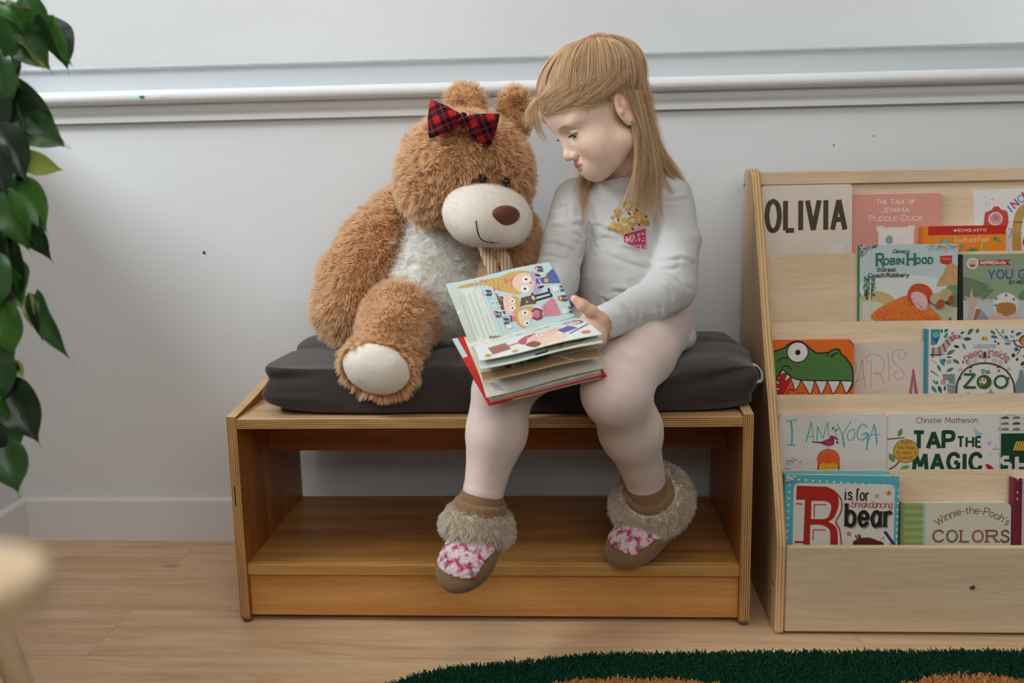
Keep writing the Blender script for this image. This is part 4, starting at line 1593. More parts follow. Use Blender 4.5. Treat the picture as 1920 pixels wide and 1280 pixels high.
for u, v, L, w, r, c in ((770, 240, 160, 60, -55, 1), (905, 215, 90, 50, -70, 1), (700, 300, 135, 60, 0, 0), (660, 225, 75, 36, -40, 2), (690, 360, 120, 48, 65, 3), (555, 405, 100, 48, 15, 6), (450, 545, 150, 55, -30, 1), (445, 580, 90, 32, 5, 0),
                            (545, 620, 130, 56, 32, 1), (355, 605, 140, 62, 62, 3), (400, 600, 70, 34, 60, 0), (310, 705, 120, 46, 62, 1), (450, 815, 130, 52, -28, 1), (240, 940, 110, 40, 50, 5), (220, 1030, 150, 60, 55, 3), (330, 1030, 140, 58, 70, 0), (430, 1120, 90, 40, -90, 0),
                            (410, 290, 110, 50, -60, 3), (370, 210, 80, 44, -90, 4), (410, 190, 90, 44, -45, 0), (1115, 165, 110, 46, 40, 1), (1120, 260, 120, 52, 12, 4), (1330, 250, 90, 44, 40, 4), (1300, 235, 90, 34, -80, 5), (1330, 380, 110, 44, 0, 3), (1500, 250, 110, 52, -25, 4), (1420, 250, 70, 24, 30, 5),
                            (1590, 730, 90, 60, -50, 0), (1610, 570, 130, 54, 20, 3), (1480, 470, 80, 70, 0, 4), (1440, 565, 70, 70, 0, 2), (1510, 630, 50, 52, 0, 2), (460, 1010, 110, 50, 45, 6), (300, 960, 60, 30, 70, 0)):
    A.leaf(u, v, L, w, r, LV[c])
A.group(_i)
A.ell(1195, 345, 18, 18, '39424a', n=10)
A.ell(1242, 378, 20, 20, '39424a', n=10)
A.ell(1455, 193, 22, 18, '39424a', n=10)
A.line([(1200, 140), (1280, 250), (1380, 330), (1480, 340), (1560, 320)], 14, '4a6f86', True)
A.line([(1655, 140), (1630, 250)], 10, '4a6f86')
A.ell(1640, 330, 82, 82, '8a4a34')
A.ell(1650, 345, 62, 60, 'c98f3a')
A.ell(1625, 330, 8, 8, '3a2a20', n=8)
A.line([(1480, 330), (1510, 400), (1600, 435), (1690, 430)], 26, '7d4434', True)
A.rect(1640, 420, 1920, 500, '7d4434')
A.line([(1590, 430), (1560, 500), (1530, 550)], 12, '4a3a34', True)
A.poly([(540, 175), (575, 230), (505, 215)], 'c97884')
for i in range(6):
    A.leaf(490 + 0, 655, 45, 18, i * 60 + 10, '6d8a3c')
A.ell(492, 655, 20, 20, 'cfa03a', n=10)
for i in range(7):
    A.leaf(402, 980, 55, 24, i * 51, 'c2849a')
A.ell(402, 985, 16, 16, 'd8a23a', n=10)
for i, c in enumerate(('d9a83a', 'c9442e', 'd9c23a', '4a8a9a')):
    A.leaf(995 + i * 20, 330, 75, 22, -90, c)
A.poly([(385, 850), (580, 850), (590, 1010), (490, 1000), (480, 940), (410, 960)], '7e8a8c')
A.line([(540, 880), (500, 880), (490, 930), (525, 950), (545, 915)], 9, '4a5456', True)
A.rect(470, 1020, 600, 1300, '87908f')
A.line([(470, 1110), (600, 1110)], 5, '6a7474')
A.poly([(1500, 1300), (1515, 1010), (1560, 900), (1575, 800), (1620, 790), (1640, 900), (1650, 1300)], '77868a')
A.rect(1650, 1100, 1920, 1300, '7d8a8c')
A.line([(1510, 1015), (1650, 1015)], 5, '5d6a6e')
A.blob([(1655, 1080), (1690, 960), (1760, 930), (1800, 1000), (1760, 1100)], '3f78ac')
A.poly([(1660, 700), (1690, 770), (1615, 770)], 'b8606a')
arc = [(610, 1300), (610, 1060), (640, 930), (730, 790), (860, 710), (1030, 682), (1200, 710), (1350, 790), (1450, 920), (1495, 1060), (1500, 1300)]
A.line(arc, 24, '3a3234', True, rnd=False)
A.leaf(1035, 600, 110, 50, -90, '3a3a36')
A.line([(1035, 600), (1035, 680)], 6, '4a4444')
for sx in (-1, 1):
    for cu, cv, q in ((150, 640, 40), (245, 670, 42), (370, 775, 34)):
        A.line([(1035 + sx * (cu + q * (1 - t / 14) * math.cos(t * 0.75)), cv + q * (1 - t / 14) * math.sin(t * 0.75)) for t in range(13)], 5, '6a6464', True)
    for u, v, r in ((90, 600, -60 * sx - 90), (40, 610, -50 * sx - 90), (320, 690, -90 + 20 * sx), (180, 750, 180 if sx < 0 else 0), (200, 830, -90 + 40 * sx), (380, 950, -90 - 20 * sx)):
        A.leaf(1035 + sx * u, v, 58, 24, r, '3f3c3a')


def arcfn(u, v):
    a = (u - 1050) / 560.0
    rad = 560 + (600 - v)
    return (1050 + rad * math.sin(a), 1090 - rad * math.cos(a))


A.text('peep', 720, 1000, 625, 115, 14, 'b8626e', gap=1.6, fn=arcfn, rnd=True)
A.text('inside', 1085, 1410, 625, 115, 14, 'b8626e', gap=1.8, fn=arcfn, rnd=True)
A.text('usborne', 870, 1195, 438, 72, 13, 'a3bfc0', gap=1.6, rnd=True)
A.text('the', 985, 1115, 850, 76, 11, '52743f', gap=1.6, rnd=True)
A.line([(720, 860), (890, 860), (720, 1065), (905, 1065)], 40, '2f5c2e', rnd=False)
A.ell(1030, 980, 115, 112, '2f5c2e')
A.ell(1030, 980, 75, 72, '55503a')
A.ell(1012, 965, 55, 52, 'd8cfb4')
for u in (985, 1030):
    A.ell(u, 950, 13, 16, '2a2620', rot=20 if u < 1000 else -20, n=10)
A.ell(1006, 985, 8, 6, '2a2620', n=8)
A.ell(985, 1020, 40, 26, '5d7a3c')
A.ell(1290, 980, 115, 112, '2f5c2e')
A.ell(1290, 980, 76, 74, 'd5cfc6')
A.poly([(1080, 1185), (1135, 1090), (1195, 1185), (1195, 1300), (1080, 1300)], 'b87a82')
A.poly([(915, 1180), (1080, 1168), (1080, 1300), (915, 1300)], 'a2483c')
A.poly([(1240, 1185), (1258, 1155), (1280, 1185)], 'a2483c')
A.blob([(775, 1145), (820, 1160), (870, 1170), (850, 1185), (800, 1185)], '3a5a9a')
book('white book titled peep inside the ZOO, covered in blue and green leaves', 2, 0.6600, 0.8290, 0.0136, 0.1237, 0.016, A, (150, 140, 1185), 'd8d2c9', spine='1d7a8e', hard=True)

# -- fourth row
A = Art()
T_ = '3fa2a4'
for p, w in (([(300, 685), (368, 672)], 7), ([(328, 680), (336, 760), (334, 845)], 11), ([(302, 842), (356, 845)], 8), ([(428, 822), (448, 750), (462, 690)], 8), ([(462, 690), (472, 760), (478, 822)], 5), ([(432, 790), (480, 785)], 5),
             ([(500, 815), (505, 720)], 7), ([(505, 720), (540, 800)], 6), ([(540, 800), (572, 690)], 6), ([(572, 690), (576, 790)], 5), ([(632, 700), (668, 775)], 7), ([(725, 685), (690, 740), (668, 775)], 6), ([(668, 775), (680, 855)], 11),
             ([(742, 735), (706, 760), (702, 800), (728, 812), (750, 780), (742, 735)], 6), ([(830, 725), (800, 705), (768, 750), (770, 800), (800, 810), (826, 790), (830, 770)], 8), ([(800, 775), (835, 770), (828, 878)], 10), ([(838, 825), (862, 760), (876, 705)], 6), ([(876, 705), (890, 780), (895, 840)], 10), ([(838, 778), (915, 775)], 6)):
    A.line(p, w, T_, True)
A.blob([(525, 832), (545, 815), (580, 800), (590, 780), (612, 785), (628, 790), (616, 805), (612, 840), (575, 852)], '8a2f52')
A.poly([(465, 820), (540, 822), (540, 835), (470, 828)], '6a2c48')
A.blob([(555, 825), (585, 815), (605, 830), (580, 848)], 'b0384e')
A.line([(570, 850), (572, 880)], 3, '8a6a5a')
for u, v, r in ((600, 745, -70), (622, 755, -60), (620, 795, 40), (628, 815, 60)):
    A.leaf(u, v, 28, 14, r, '5a7a42' if v < 770 else '5a4a42')
A.line([(610, 720), (620, 750), (625, 780)], 2.5, '5a5a42', True)
A.blob([(505, 980), (502, 930), (525, 890), (575, 872), (628, 890), (650, 930), (650, 990), (640, 1040), (515, 1040)], '6a2a18')
A.blob([(508, 980), (506, 930), (528, 893), (575, 876), (625, 893), (646, 930), (646, 985), (600, 960), (560, 975)], 'd9602a')
A.blob([(514, 990), (540, 962), (575, 968), (620, 960), (640, 990), (632, 1040), (590, 1060), (520, 1040)], 'e2a63a')
for u in range(516, 648, 12):
    A.line([(u + 4, 900 + abs(u - 576) * .45), (u, 978)], 4, 'b8431c')
A.line([(535, 990), (550, 998), (566, 992)], 3, '5a3418', True)
A.line([(596, 992), (612, 998), (626, 990)], 3, '5a3418', True)
A.line([(582, 995), (586, 1010), (578, 1012)], 2.5, 'a86a2a', True)
for i in range(22):
    u, v = rr.uniform(275, 400), rr.uniform(930, 1010)
    A.line([(u, v), (u + rr.uniform(6, 22), v + rr.uniform(-8, 6))], 3, rr.choice(['8a847a', 'a8a298', '6e6a60']))
book('white board book with teal handwritten lettering I AM YOGA', 3, 0.4085, 0.5816, 0.0309, 0.1245, 0.012, A, (250, 638, 1022), 'd0cbc3', r=0.006)
A = Art()
A.text('Christie Matheson', 1180, 1575, 697, 34, 4.0, '6a4034', serif=0.9, gap=1.7)
D_ = '17432c'
A.text('TAP', 1165, 1420, 868, 108, 27, D_, gap=2.4)
A.text('THE', 1450, 1602, 860, 66, 15, D_, gap=3.0)
A.text('MAGIC', 1168, 1600, 1012, 106, 27, D_, gap=3.4)
A.line([(994, 806), (1060, 800), (1100, 796)], 8, '6a4a3a', True)
A.line([(994, 1015), (1045, 985), (1070, 955)], 10, '6a4a3a', True)
A.leaf(1064, 790, 62, 30, -68, '5d8a4a')
A.leaf(1040, 960, 70, 40, -120, '6a8a4a')
A.leaf(1075, 1010, 70, 34, -20, '7a9a6a')
A.ell(1114, 886, 84, 80, '6a5a24')
A.ell(1114, 886, 79, 75, 'bf9c3c')
for t, a, b, v in (('TURN', 1082, 1148, 840), ('THE PAGE', 1056, 1172, 874), ('TO MAKE A', 1048, 1182, 908), ('CHANGE', 1066, 1162, 942)):
    A.text(t, a, b, v, 20, 4, 'a8501c', gap=2)
A.blob([(1552, 730), (1568, 750), (1590, 762), (1608, 770), (1590, 785), (1568, 782), (1558, 760)], '86b4cc')
for u, v, c in ((1720, 740, 'a48fae'), (1655, 835, 'a48fae'), (1715, 805, 'b3ccd8'), (1730, 910, 'a48fae'), (1655, 915, 'b3ccd8'), (1730, 975, 'b3ccd8')):
    for q in (0, 60, 120):
        a = math.radians(q)
        A.line([(u - 17 * math.cos(a), v - 17 * math.sin(a)), (u + 17 * math.cos(a), v + 17 * math.sin(a))], 4, c)
A.line([(1672, 874), (1755, 878)], 4, 'a88a7a')
A.line([(1690, 850), (1712, 875)], 3, 'a88a7a')
A.blob([(1632, 975), (1665, 985), (1695, 1022), (1660, 1020), (1640, 1000)], 'a81f1c')
book('white book titled TAP THE MAGIC in dark green capitals', 3, 0.5822, 0.7615, 0.0311, 0.1251, 0.011, A, (990, 638, 1022), 'd4cdc6', r=0.004)
A = Art()
A.rect(1762, 770, 2400, 1300, '173c2a')
for j, v in enumerate((664, 702, 740)):
    for i in range(10):
        u = 1760 + i * 72
        A.blob([(u, v + 8), (u + 12, v - 4), (u + 40, v - 7), (u + 54, v + 6), (u + 44, v + 10), (u + 10, v + 10)], rr.choice(['8a6a5a', '4a4a48', '6a7a6a', 'a8623a']), 3)
A.line([(1792, 650), (1848, 650)], 4, 'a89a8c')
for i in range(8):
    A.poly([(1850 + i * 16 + 10, 822), (1862 + i * 16 + 10, 822), (1852 + i * 16, 884), (1840 + i * 16, 884)], 'c9a02c')
A.line([(1815, 930), (1772, 930), (1772, 970), (1822, 970), (1822, 1018), (1772, 1018)], 24, 'cfc9be', rnd=False)
A.text('H', 1866, 1940, 1040, 115, 26, 'cfc9be')
A.text('IP', 1990, 2090, 1040, 115, 26, 'cfc9be')
book('dark green and white book lettered SH, right end of the fourth row', 3, 0.7622, 0.9150, 0.0311, 0.1251, 0.012, A, (1760, 638, 1022), 'cfc8bf')

# -- bottom row
A = Art()
A.rect(290, 95, 1050, 800, '5fb0b8')
book('worn turquoise board book hidden behind the B is for bear book', 4, 0.4075, 0.5745, 0.0010, 0.1140, 0.006, A, (290, 95, 555), '4f9aa4', spine='3f8a94', r=0.008)
A = Art()
A.rect(280, 90, 1060, 1000, '56a6b0')
A.rrect(345, 150, 1000, 1000, 34, 'd3ccc2')
for i in range(14):
    u = 330 + i * 46
    A.star(u, 124 + i * 2.6, 11, 'cfe2e0', 4, .45)
for i in range(9):
    A.star(318 - i * 1.5, 165 + i * 44, 11, 'cfe2e0', 4, .45)
    A.star(1024 - i * 0.5, 185 + i * 44, 11, 'cfe2e0', 4, .45)
RB = 'a8261c'


def bshape(dx, dy):
    return [(365 + dx, 168 + dy), (560 + dx, 172 + dy)] + crv([(560 + dx, 172 + dy), (620 + dx, 205 + dy), (640 + dx, 280 + dy), (615 + dx, 370 + dy), (575 + dx, 405 + dy)], 5)[1:] + crv([(575 + dx, 405 + dy), (625 + dx, 440 + dy), (640 + dx, 520 + dy), (640 + dx, 700 + dy)], 5)[1:] + [(415 + dx, 700 + dy), (415 + dx, 555 + dy), (420 + dx, 262 + dy), (362 + dx, 262 + dy)]


A.line(crv([(625, 215), (658, 265), (655, 340), (625, 405), (650, 460), (662, 560), (660, 700)], 5), 9, RB)
A.poly(bshape(0, 0), RB)
A.poly(crv([(465, 268), (545, 268), (585, 285), (590, 325), (570, 378), (530, 388), (462, 388)], 3) + [(462, 268)], 'd3ccc2')
A.poly(crv([(458, 428), (530, 428), (580, 455), (590, 520), (588, 700)], 3) + [(458, 700)], 'd3ccc2')
A.line([(482, 380), (482, 292), (560, 292)], 7, RB, rnd=False)
A.line([(478, 530), (478, 460), (560, 462)], 7, RB, rnd=False)
A.line([(362, 288), (405, 290)], 8, RB, rnd=False)
A.line([(358, 545), (415, 545)], 14, RB, rnd=False)
A.text('is', 680, 722, 255, 74, 11, '2c2622', serif=1.4, gap=3)
A.text('for', 752, 830, 258, 74, 11, '2c2622', serif=1.2, gap=2.4)
A.text('breakdancing', 722, 985, 306, 44, 5, 'a8332a', gap=1.2, slant=0.14, rnd=True)
A.text('bear', 690, 975, 428, 140, 25, '8a8478', serif=1.3, gap=2.8, fn=lambda u, v: (u + 7, v + 7))
A.text('bear', 690, 975, 426, 140, 24, '2a2420', serif=1.3, gap=2.8)
for u, v, r, c in ((885, 228, 22, 'c9a03c'), (962, 208, 24, 'c2702a'), (710, 484, 24, 'c2702a')):
    A.star(u, v, r, c)
A.blob([(735, 556), (760, 520), (830, 505), (900, 525), (940, 556), (930, 700), (740, 700)], '5a2a1a')
for p in ([(770, 520), (752, 495)], [(778, 515), (768, 488)], [(786, 512), (782, 488)]):
    A.line(p, 9, '5a2a1a')
A.blob([(912, 500), (940, 460), (1005, 548), (1010, 556), (960, 556), (935, 540)], 'd9d2ca')
A.line([(940, 462), (1006, 552)], 20, '2c3a66', rnd=False)
A.line([(915, 520), (932, 500), (940, 520)], 4, 'a8332a')
A.star(980, 548, 10, 'a8332a')


def worn(e, loc, W, H):
    bm = bmesh.new()
    q = random.Random(8)
    for i in range(26):
        a, b = q.uniform(0.0, 0.014), q.uniform(0.0, 0.010)
        if a + b > 0.018:
            continue
        c_ = loc(a, b, 0.0189)
        bmesh.ops.create_icosphere(bm, subdivisions=1, radius=q.uniform(0.0008, 0.002), matrix=Matrix.Translation(c_))
    bm_obj('frayed_corner', bm, flat('c9c4ba', 0.9), e)


book('white board book with a big red B, is for breakdancing bear, turquoise border', 4, 0.4085, 0.5863, 0.0030, 0.1140, 0.0125, A, (290, 95, 555), '56a6b0', spine='4a98a2', r=0.0085, tilt=0.018, lift=0.0064, extra=worn)
A = Art()
A.rect(1060, 280, 1200, 1000, '9aa867')
for i in range(9):
    A.rect(1060, 312 + i * 48, 1196, 336 + i * 48, '87985a')
A.rect(1196, 280, 1212, 1000, '9fbcc0')
A.rect(1060, 280, 1076, 1000, '7f9060')


def arc2(u, v):
    a = (u - 1505) / 330.0
    rad = 330 + (365 - v)
    return (1505 + rad * math.sin(a), 695 - rad * math.cos(a))


A.text("Winnie-the-Pooh's", 1275, 1735, 362, 46, 4.5, '5d382a', serif=0.8, gap=1.7, fn=arc2)
x = 1252
for ch, wd, c in (('C', 78, '54302a'), ('O', 78, '463a46'), ('L', 66, '5d3a2a'), ('O', 78, '8a4a20'), ('R', 82, '5a3434'), ('S', 62, '3c3230')):
    A.text(ch, x + 8, x + wd - 8, 545, 72, 13, c, serif=1.5)
    A.text(ch, x + 9, x + wd - 9, 544, 70, 3.2, 'b8926a')
    x += wd + 9
book('cream board book titled Winnie-the-Pooh\'s COLORS with a green striped edge', 4, 0.5912, 0.7604, 0.0495, 0.1141, 0.016, A, (1060, 293, 555), 'cdc5b0', r=0.008, spine='8a9a60')
A = Art()
A.rect(740, 440, 2000, 1400, 'cba6a4')
A.rect(750, 440, 822, 1400, '6d2632')
A.rect(800, 440, 812, 1400, '5a1f2a')
for v in (460, 600, 670):
    A.ell(778, v, 7, 14, 'd8c2bc', n=8)
for i in range(46):
    u, v = rr.uniform(835, 1000), rr.uniform(500, 1300)
    A.leaf(u, v, rr.uniform(14, 30), 12, rr.uniform(0, 360), rr.choice(['5d564c', '7a6a5c', '8a7a6a']))
A.ell(876, 515, 20, 16, 'b85a54')
A.ell(845, 480, 14, 24, 'd9cdc8')
book('pink book with a dark red spine at the right end of the bottom row', 4, 0.7640, 0.9250, 0.0099, 0.1129, 0.018, A, (750, 450, 1145, 0.000166), 'cba6a4', spine='6d2632')
# ------------------------------------------------------------------ teddy bear
from mathutils.bvhtree import BVHTree


def soften(k, col, amt=0.6):
    """fine fibres pass light on to their neighbours"""
    tr = k.n('BsdfTranslucent')
    k.l(col, tr.inputs[0])
    mx = k.n('MixShader')
    mx.inputs[0].default_value = amt
    k.l(k.b.outputs[0], mx.inputs[1])
    k.l(tr.outputs[0], mx.inputs[2])
    k.l(mx.outputs[0], k.t.nodes['Material Output'].inputs[0])
    return k.m


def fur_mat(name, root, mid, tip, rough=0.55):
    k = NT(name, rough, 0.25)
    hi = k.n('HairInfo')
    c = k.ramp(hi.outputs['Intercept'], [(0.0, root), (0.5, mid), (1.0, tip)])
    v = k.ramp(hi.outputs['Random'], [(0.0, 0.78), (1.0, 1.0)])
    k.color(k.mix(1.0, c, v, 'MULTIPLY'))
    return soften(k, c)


def cloth(name, a, b, scale=300, rough=0.85, bump=0.2):
    k = NT(name, rough, 0.15)
    n = k.noise(k.coords(), scale, 3)
    k.color(k.mix(n, a, b))
    k.bump(n, bump, 0.001)
    k.b.inputs['Sheen Weight'].default_value = 0.2
    return k.m


M_bskin = cloth('bear_plush_backing', 'd0a06c', 'dcae7a')
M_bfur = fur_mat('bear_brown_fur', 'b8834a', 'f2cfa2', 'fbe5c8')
M_wskin = cloth('bear_cream_backing', 'e2ddd3', 'ece8e0')
M_wfur = fur_mat('bear_cream_fur', 'f3f0e9', 'fbfaf6', 'ffffff')
M_plush = cloth('bear_short_cream_plush', 'dcd3c6', 'e6ded3', 900, 0.95, 0.3)
M_nosec = cloth('bear_nose_brown', '5a3322', '70432e', 700, 0.45, 0.3)
M_black = NT('bear_eye_black', 0.12, 0.5)
M_black.color(M_black.ramp(M_black.noise(M_black.coords(), 50), [(0, '0c0a09'), (1, '14110f')]))
M_black = M_black.m
BRNG = np.random.default_rng(11)
bear = empty('teddy_bear', (-0.175, -0.15, 0.43), 'big brown teddy bear with cream belly and plaid head bow, seated beside the child', 'teddy bear')


def bvh(me):
    return BVHTree.FromPolygons([v.co for v in me.vertices], [p.vertices for p in me.polygons])


def split(me, mask_fn, name):
    """the faces where mask_fn is true leave for a mesh of their own"""
    n = len(me.polygons)
    c = np.zeros(n * 3, np.float32)
    me.polygons.foreach_get('center', c)
    m = mask_fn(c.reshape(-1, 3))
    f = np.zeros(n * 4, np.int32)
    me.polygons.foreach_get('vertices', f)
    f = f.reshape(-1, 4)
    co = vco(me)
    out = []
    for sel in (~m, m):
        q = f[sel]
        u, inv = np.unique(q, return_inverse=True)
        out.append(np_mesh(name, co[u], inv.reshape(q.shape)))
    return out


def wrinkle(me, amp, scale, seed):
    co, no = vco(me), vno(me)
    co = co + no * (amp * (vnoise(co, scale, seed) + 0.5 * vnoise(co, scale * 2.1, seed + 1)))[:, None]
    me.vertices.foreach_set('co', co.astype(np.float32).ravel())
    me.update()


# torso
S = Soft((-0.36, -0.32, 0.40), (0.04, 0.02, 0.74), 0.005)
S.ell((-0.165, -0.150, 0.535), (0.112, 0.098, 0.105), k=0.03)
S.ell((-0.145, -0.140, 0.625), (0.092, 0.080, 0.085), k=0.04)
S.ell((-0.175, -0.130, 0.480), (0.105, 0.090, 0.045), k=0.03)
S.cap((-0.245, -0.125, 0.655), (-0.05, -0.125, 0.655), 0.045, 0.045, k=0.03)
me = S.mesh('torso')
relax(me, 3)
wrinkle(me, 0.003, 16, 2)


def belly(c):
    x, y, z = c[:, 0], c[:, 1], c[:, 2]
    left = -0.243 + 0.05 * (z - 0.54) + 0.004 * vnoise(c, 60, 3)
    right = -0.072 + 0.004 * vnoise(c, 60, 4)
    return (x > left) & (x < right) & (y < -0.14) & (z < 0.685) & (z > 0.44)


me_t, me_p = split(me, belly, 'torso')
torso = link('torso', me_t, bear, M_bskin)
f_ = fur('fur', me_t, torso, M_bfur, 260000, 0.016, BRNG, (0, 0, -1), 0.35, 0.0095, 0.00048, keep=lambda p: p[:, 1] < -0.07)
patch = link('belly_patch', me_p, bear, M_wskin)
patch['label'] = 'cream fluffy belly'
fur('fur', me_p, patch, M_wfur, 330000, 0.012, BRNG, (0, 0, -1), 0.05, 0.007, 0.00042, curl=0.8)

# head
HC = np.array((-0.108, -0.195, 0.748))
S = Soft((-0.26, -0.33, 0.60), (0.04, -0.06, 0.90), 0.0045)
S.ell(HC, (0.103, 0.096, 0.086), k=0.03)
S.ell(HC + (-0.054, -0.020, -0.036), (0.053, 0.060, 0.050), k=0.04)
S.ell(HC + (0.056, -0.015, -0.021), (0.046, 0.055, 0.055), k=0.04)
S.ell(HC + (0.002, -0.030, 0.022), (0.084, 0.070, 0.058), k=0.03)
S.cap(HC + (-0.02, 0.02, -0.05), (-0.135, -0.14, 0.66), 0.05, 0.06, k=0.03)
me = S.mesh('head')
relax(me, 3)
wrinkle(me, 0.0025, 20, 6)
head = link('head', me, bear, M_bskin)
HB = bvh(me)
MU = np.array((-0.064, -0.292, 0.674))          # muzzle centre
FW = np.array((0.36, -0.83, -0.42))
FW /= np.linalg.norm(FW)
RT = np.cross(FW, (0.10, 0, 1.0))
RT /= -np.linalg.norm(RT)
UPV = np.cross(FW, RT)
MROT = np.stack([RT, FW, UPV], 1)


def keep_head(p):
    q = (p - MU) @ MROT
    e = (q[:, 0] / 0.072) ** 2 + (q[:, 1] / 0.060) ** 2 + (q[:, 2] / 0.047) ** 2
    a = np.min([((p - np.array(c)) ** 2).sum(1) for c in ((-0.0660, -0.292, 0.7260), (-0.0225, -0.282, 0.7165))], 0)
    return (e > 1.0) & (p[:, 1] < -0.10) & (a > 0.0125 ** 2)


fur('fur', me, head, M_bfur, 300000, 0.015, BRNG, (-0.15, -0.1, -1), 0.25, 0.0085, 0.00048, keep_head, curl=0.75)

# muzzle, nose and stitched smile
S = Soft(MU - 0.11, MU + 0.11, 0.003)
S.ell(MU, (0.072, 0.062, 0.0455), MROT, k=0.01)
S.ell(MU + FW * 0.006 - UPV * 0.010 - RT * 0.026, (0.042, 0.055, 0.035), MROT, k=0.02)
S.ell(MU + FW * 0.006 - UPV * 0.010 + RT * 0.026, (0.042, 0.055, 0.035), MROT, k=0.02)
me = S.mesh('muzzle')
relax(me, 2)
muz = link('muzzle', me, bear, M_plush)
muz['label'] = 'short cream plush muzzle'
MB = bvh(me)
M_fuzz = fur_mat('short_cream_nap', 'e0d7ca', 'eae2d7', 'f2ece3')
fur('fur', me, muz, M_fuzz, 420000, 0.0028, BRNG, (0.2, 0, -1), 0.35, 0.006, 0.00022, k=3, curl=0.35)


def on_muzzle(a, b, lift=0.0):
    """a point on the muzzle: a to its right, b up"""
    o = Vector(MU + RT * a + UPV * b + FW * 0.2)
    hit = MB.ray_cast(o, Vector(-FW))
    return hit[0] + Vector(FW) * lift


np_ = on_muzzle(0.009, 0.022)
S = Soft(np.array(np_) - 0.04, np.array(np_) + 0.04, 0.0016)
S.ell(np.array(np_) - FW * 0.004, (0.0245, 0.012, 0.0165), MROT, k=0.006)
S.ell(np.array(np_) - FW * 0.004 - UPV * 0.007, (0.015, 0.011, 0.0135), MROT, k=0.008)
me = S.mesh('nose')
relax(me, 2)
link('nose', me, muz, M_nosec)
bm = bmesh.new()
tube(bm, crv([on_muzzle(-0.040, 0.012, .0004), on_muzzle(-0.037, -0.002, .0004), on_muzzle(-0.030, -0.014, .0004), on_muzzle(-0.018, -0.021, .0004), on_muzzle(0.004, -0.0235, .0004)], 6), [0.0011] * 22 + [0.0005] * 3, 6)
bm_obj('smile', bm, flat('40332a', 0.8), muz)
bm = bmesh.new()
tube(bm, crv([on_muzzle(0.008, 0.006, .0001), on_muzzle(0.006, -0.010, .0001), on_muzzle(0.004, -0.0235, .0001), on_muzzle(0.026, -0.020, .0001), on_muzzle(0.040, -0.006, .0001)], 6), 0.0006, 6)
bm_obj('stitch_line', bm, flat('c4b8a8', 0.8), muz)
for c in ((-0.0660, -0.31, 0.7260), (-0.0225, -0.30, 0.7165)):
    p, n, i_, d_ = HB.find_nearest(Vector(c))
    bm = bmesh.new()
    bmesh.ops.create_uvsphere(bm, u_segments=20, v_segments=14, radius=0.0072, matrix=Matrix.Translation(p + n * 0.009) @ Matrix.Diagonal((0.95, 0.8, 1.15, 1)))
    bm_obj('eye', bm, M_black, bear, True)

# ears
for c, rx, rot, nm in (((-0.106, -0.190, 0.852), 0.038, 0.35, 'l'), ((-0.022, -0.170, 0.846), 0.032, -0.5, 'r')):
    R3 = np.array(Euler((0.15, rot * 0.25, -rot), 'XYZ').to_matrix())
    c = np.array(c)
    S = Soft(c - 0.06, c + 0.06, 0.003)
    S.ell(c, (rx * 0.88, 0.017, 0.032), R3, k=0.01)
    S.ell(c - (0, 0, 0.022), (rx * 0.80, 0.020, 0.022), R3, k=0.012)
    S.ell(c + R3 @ np.array((0, -0.022, 0.002)), (rx * 0.5, 0.016, 0.018), R3, k=0.012, sub=True)
    me = S.mesh('ear')
    relax(me, 2)
    er = link('ear', me, bear, M_bskin)
    fur('fur', me, er, M_bfur, 300000, 0.012, BRNG, (0, -0.2, 0.2), 0.2, 0.008, 0.00046, curl=0.35)

# arms
for pts, rad in (([(-0.232, -0.130, 0.663), (-0.275, -0.155, 0.610), (-0.312, -0.175, 0.555), (-0.322, -0.190, 0.505), (-0.312, -0.200, 0.478)], [0.052, 0.056, 0.056, 0.055, 0.040]),
                 ([(-0.045, -0.125, 0.650), (-0.028, -0.140, 0.622), (-0.026, -0.170, 0.600), (-0.034, -0.215, 0.580), (-0.045, -0.245, 0.565)], [0.040, 0.034, 0.033, 0.032, 0.030])):
    P_ = np.array(pts)
    S = Soft(P_.min(0) - 0.08, P_.max(0) + 0.08, 0.005)
    S.limb(pts, rad, k=0.02)
    me = S.mesh('arm')
    relax(me, 3)
    wrinkle(me, 0.0028, 22, 9)
    ob = link('arm', me, bear, M_bskin)
    fur('fur', me, ob, M_bfur, 270000, 0.016, BRNG, (-0.1, -0.1, -1), 0.35, 0.0095, 0.00048)

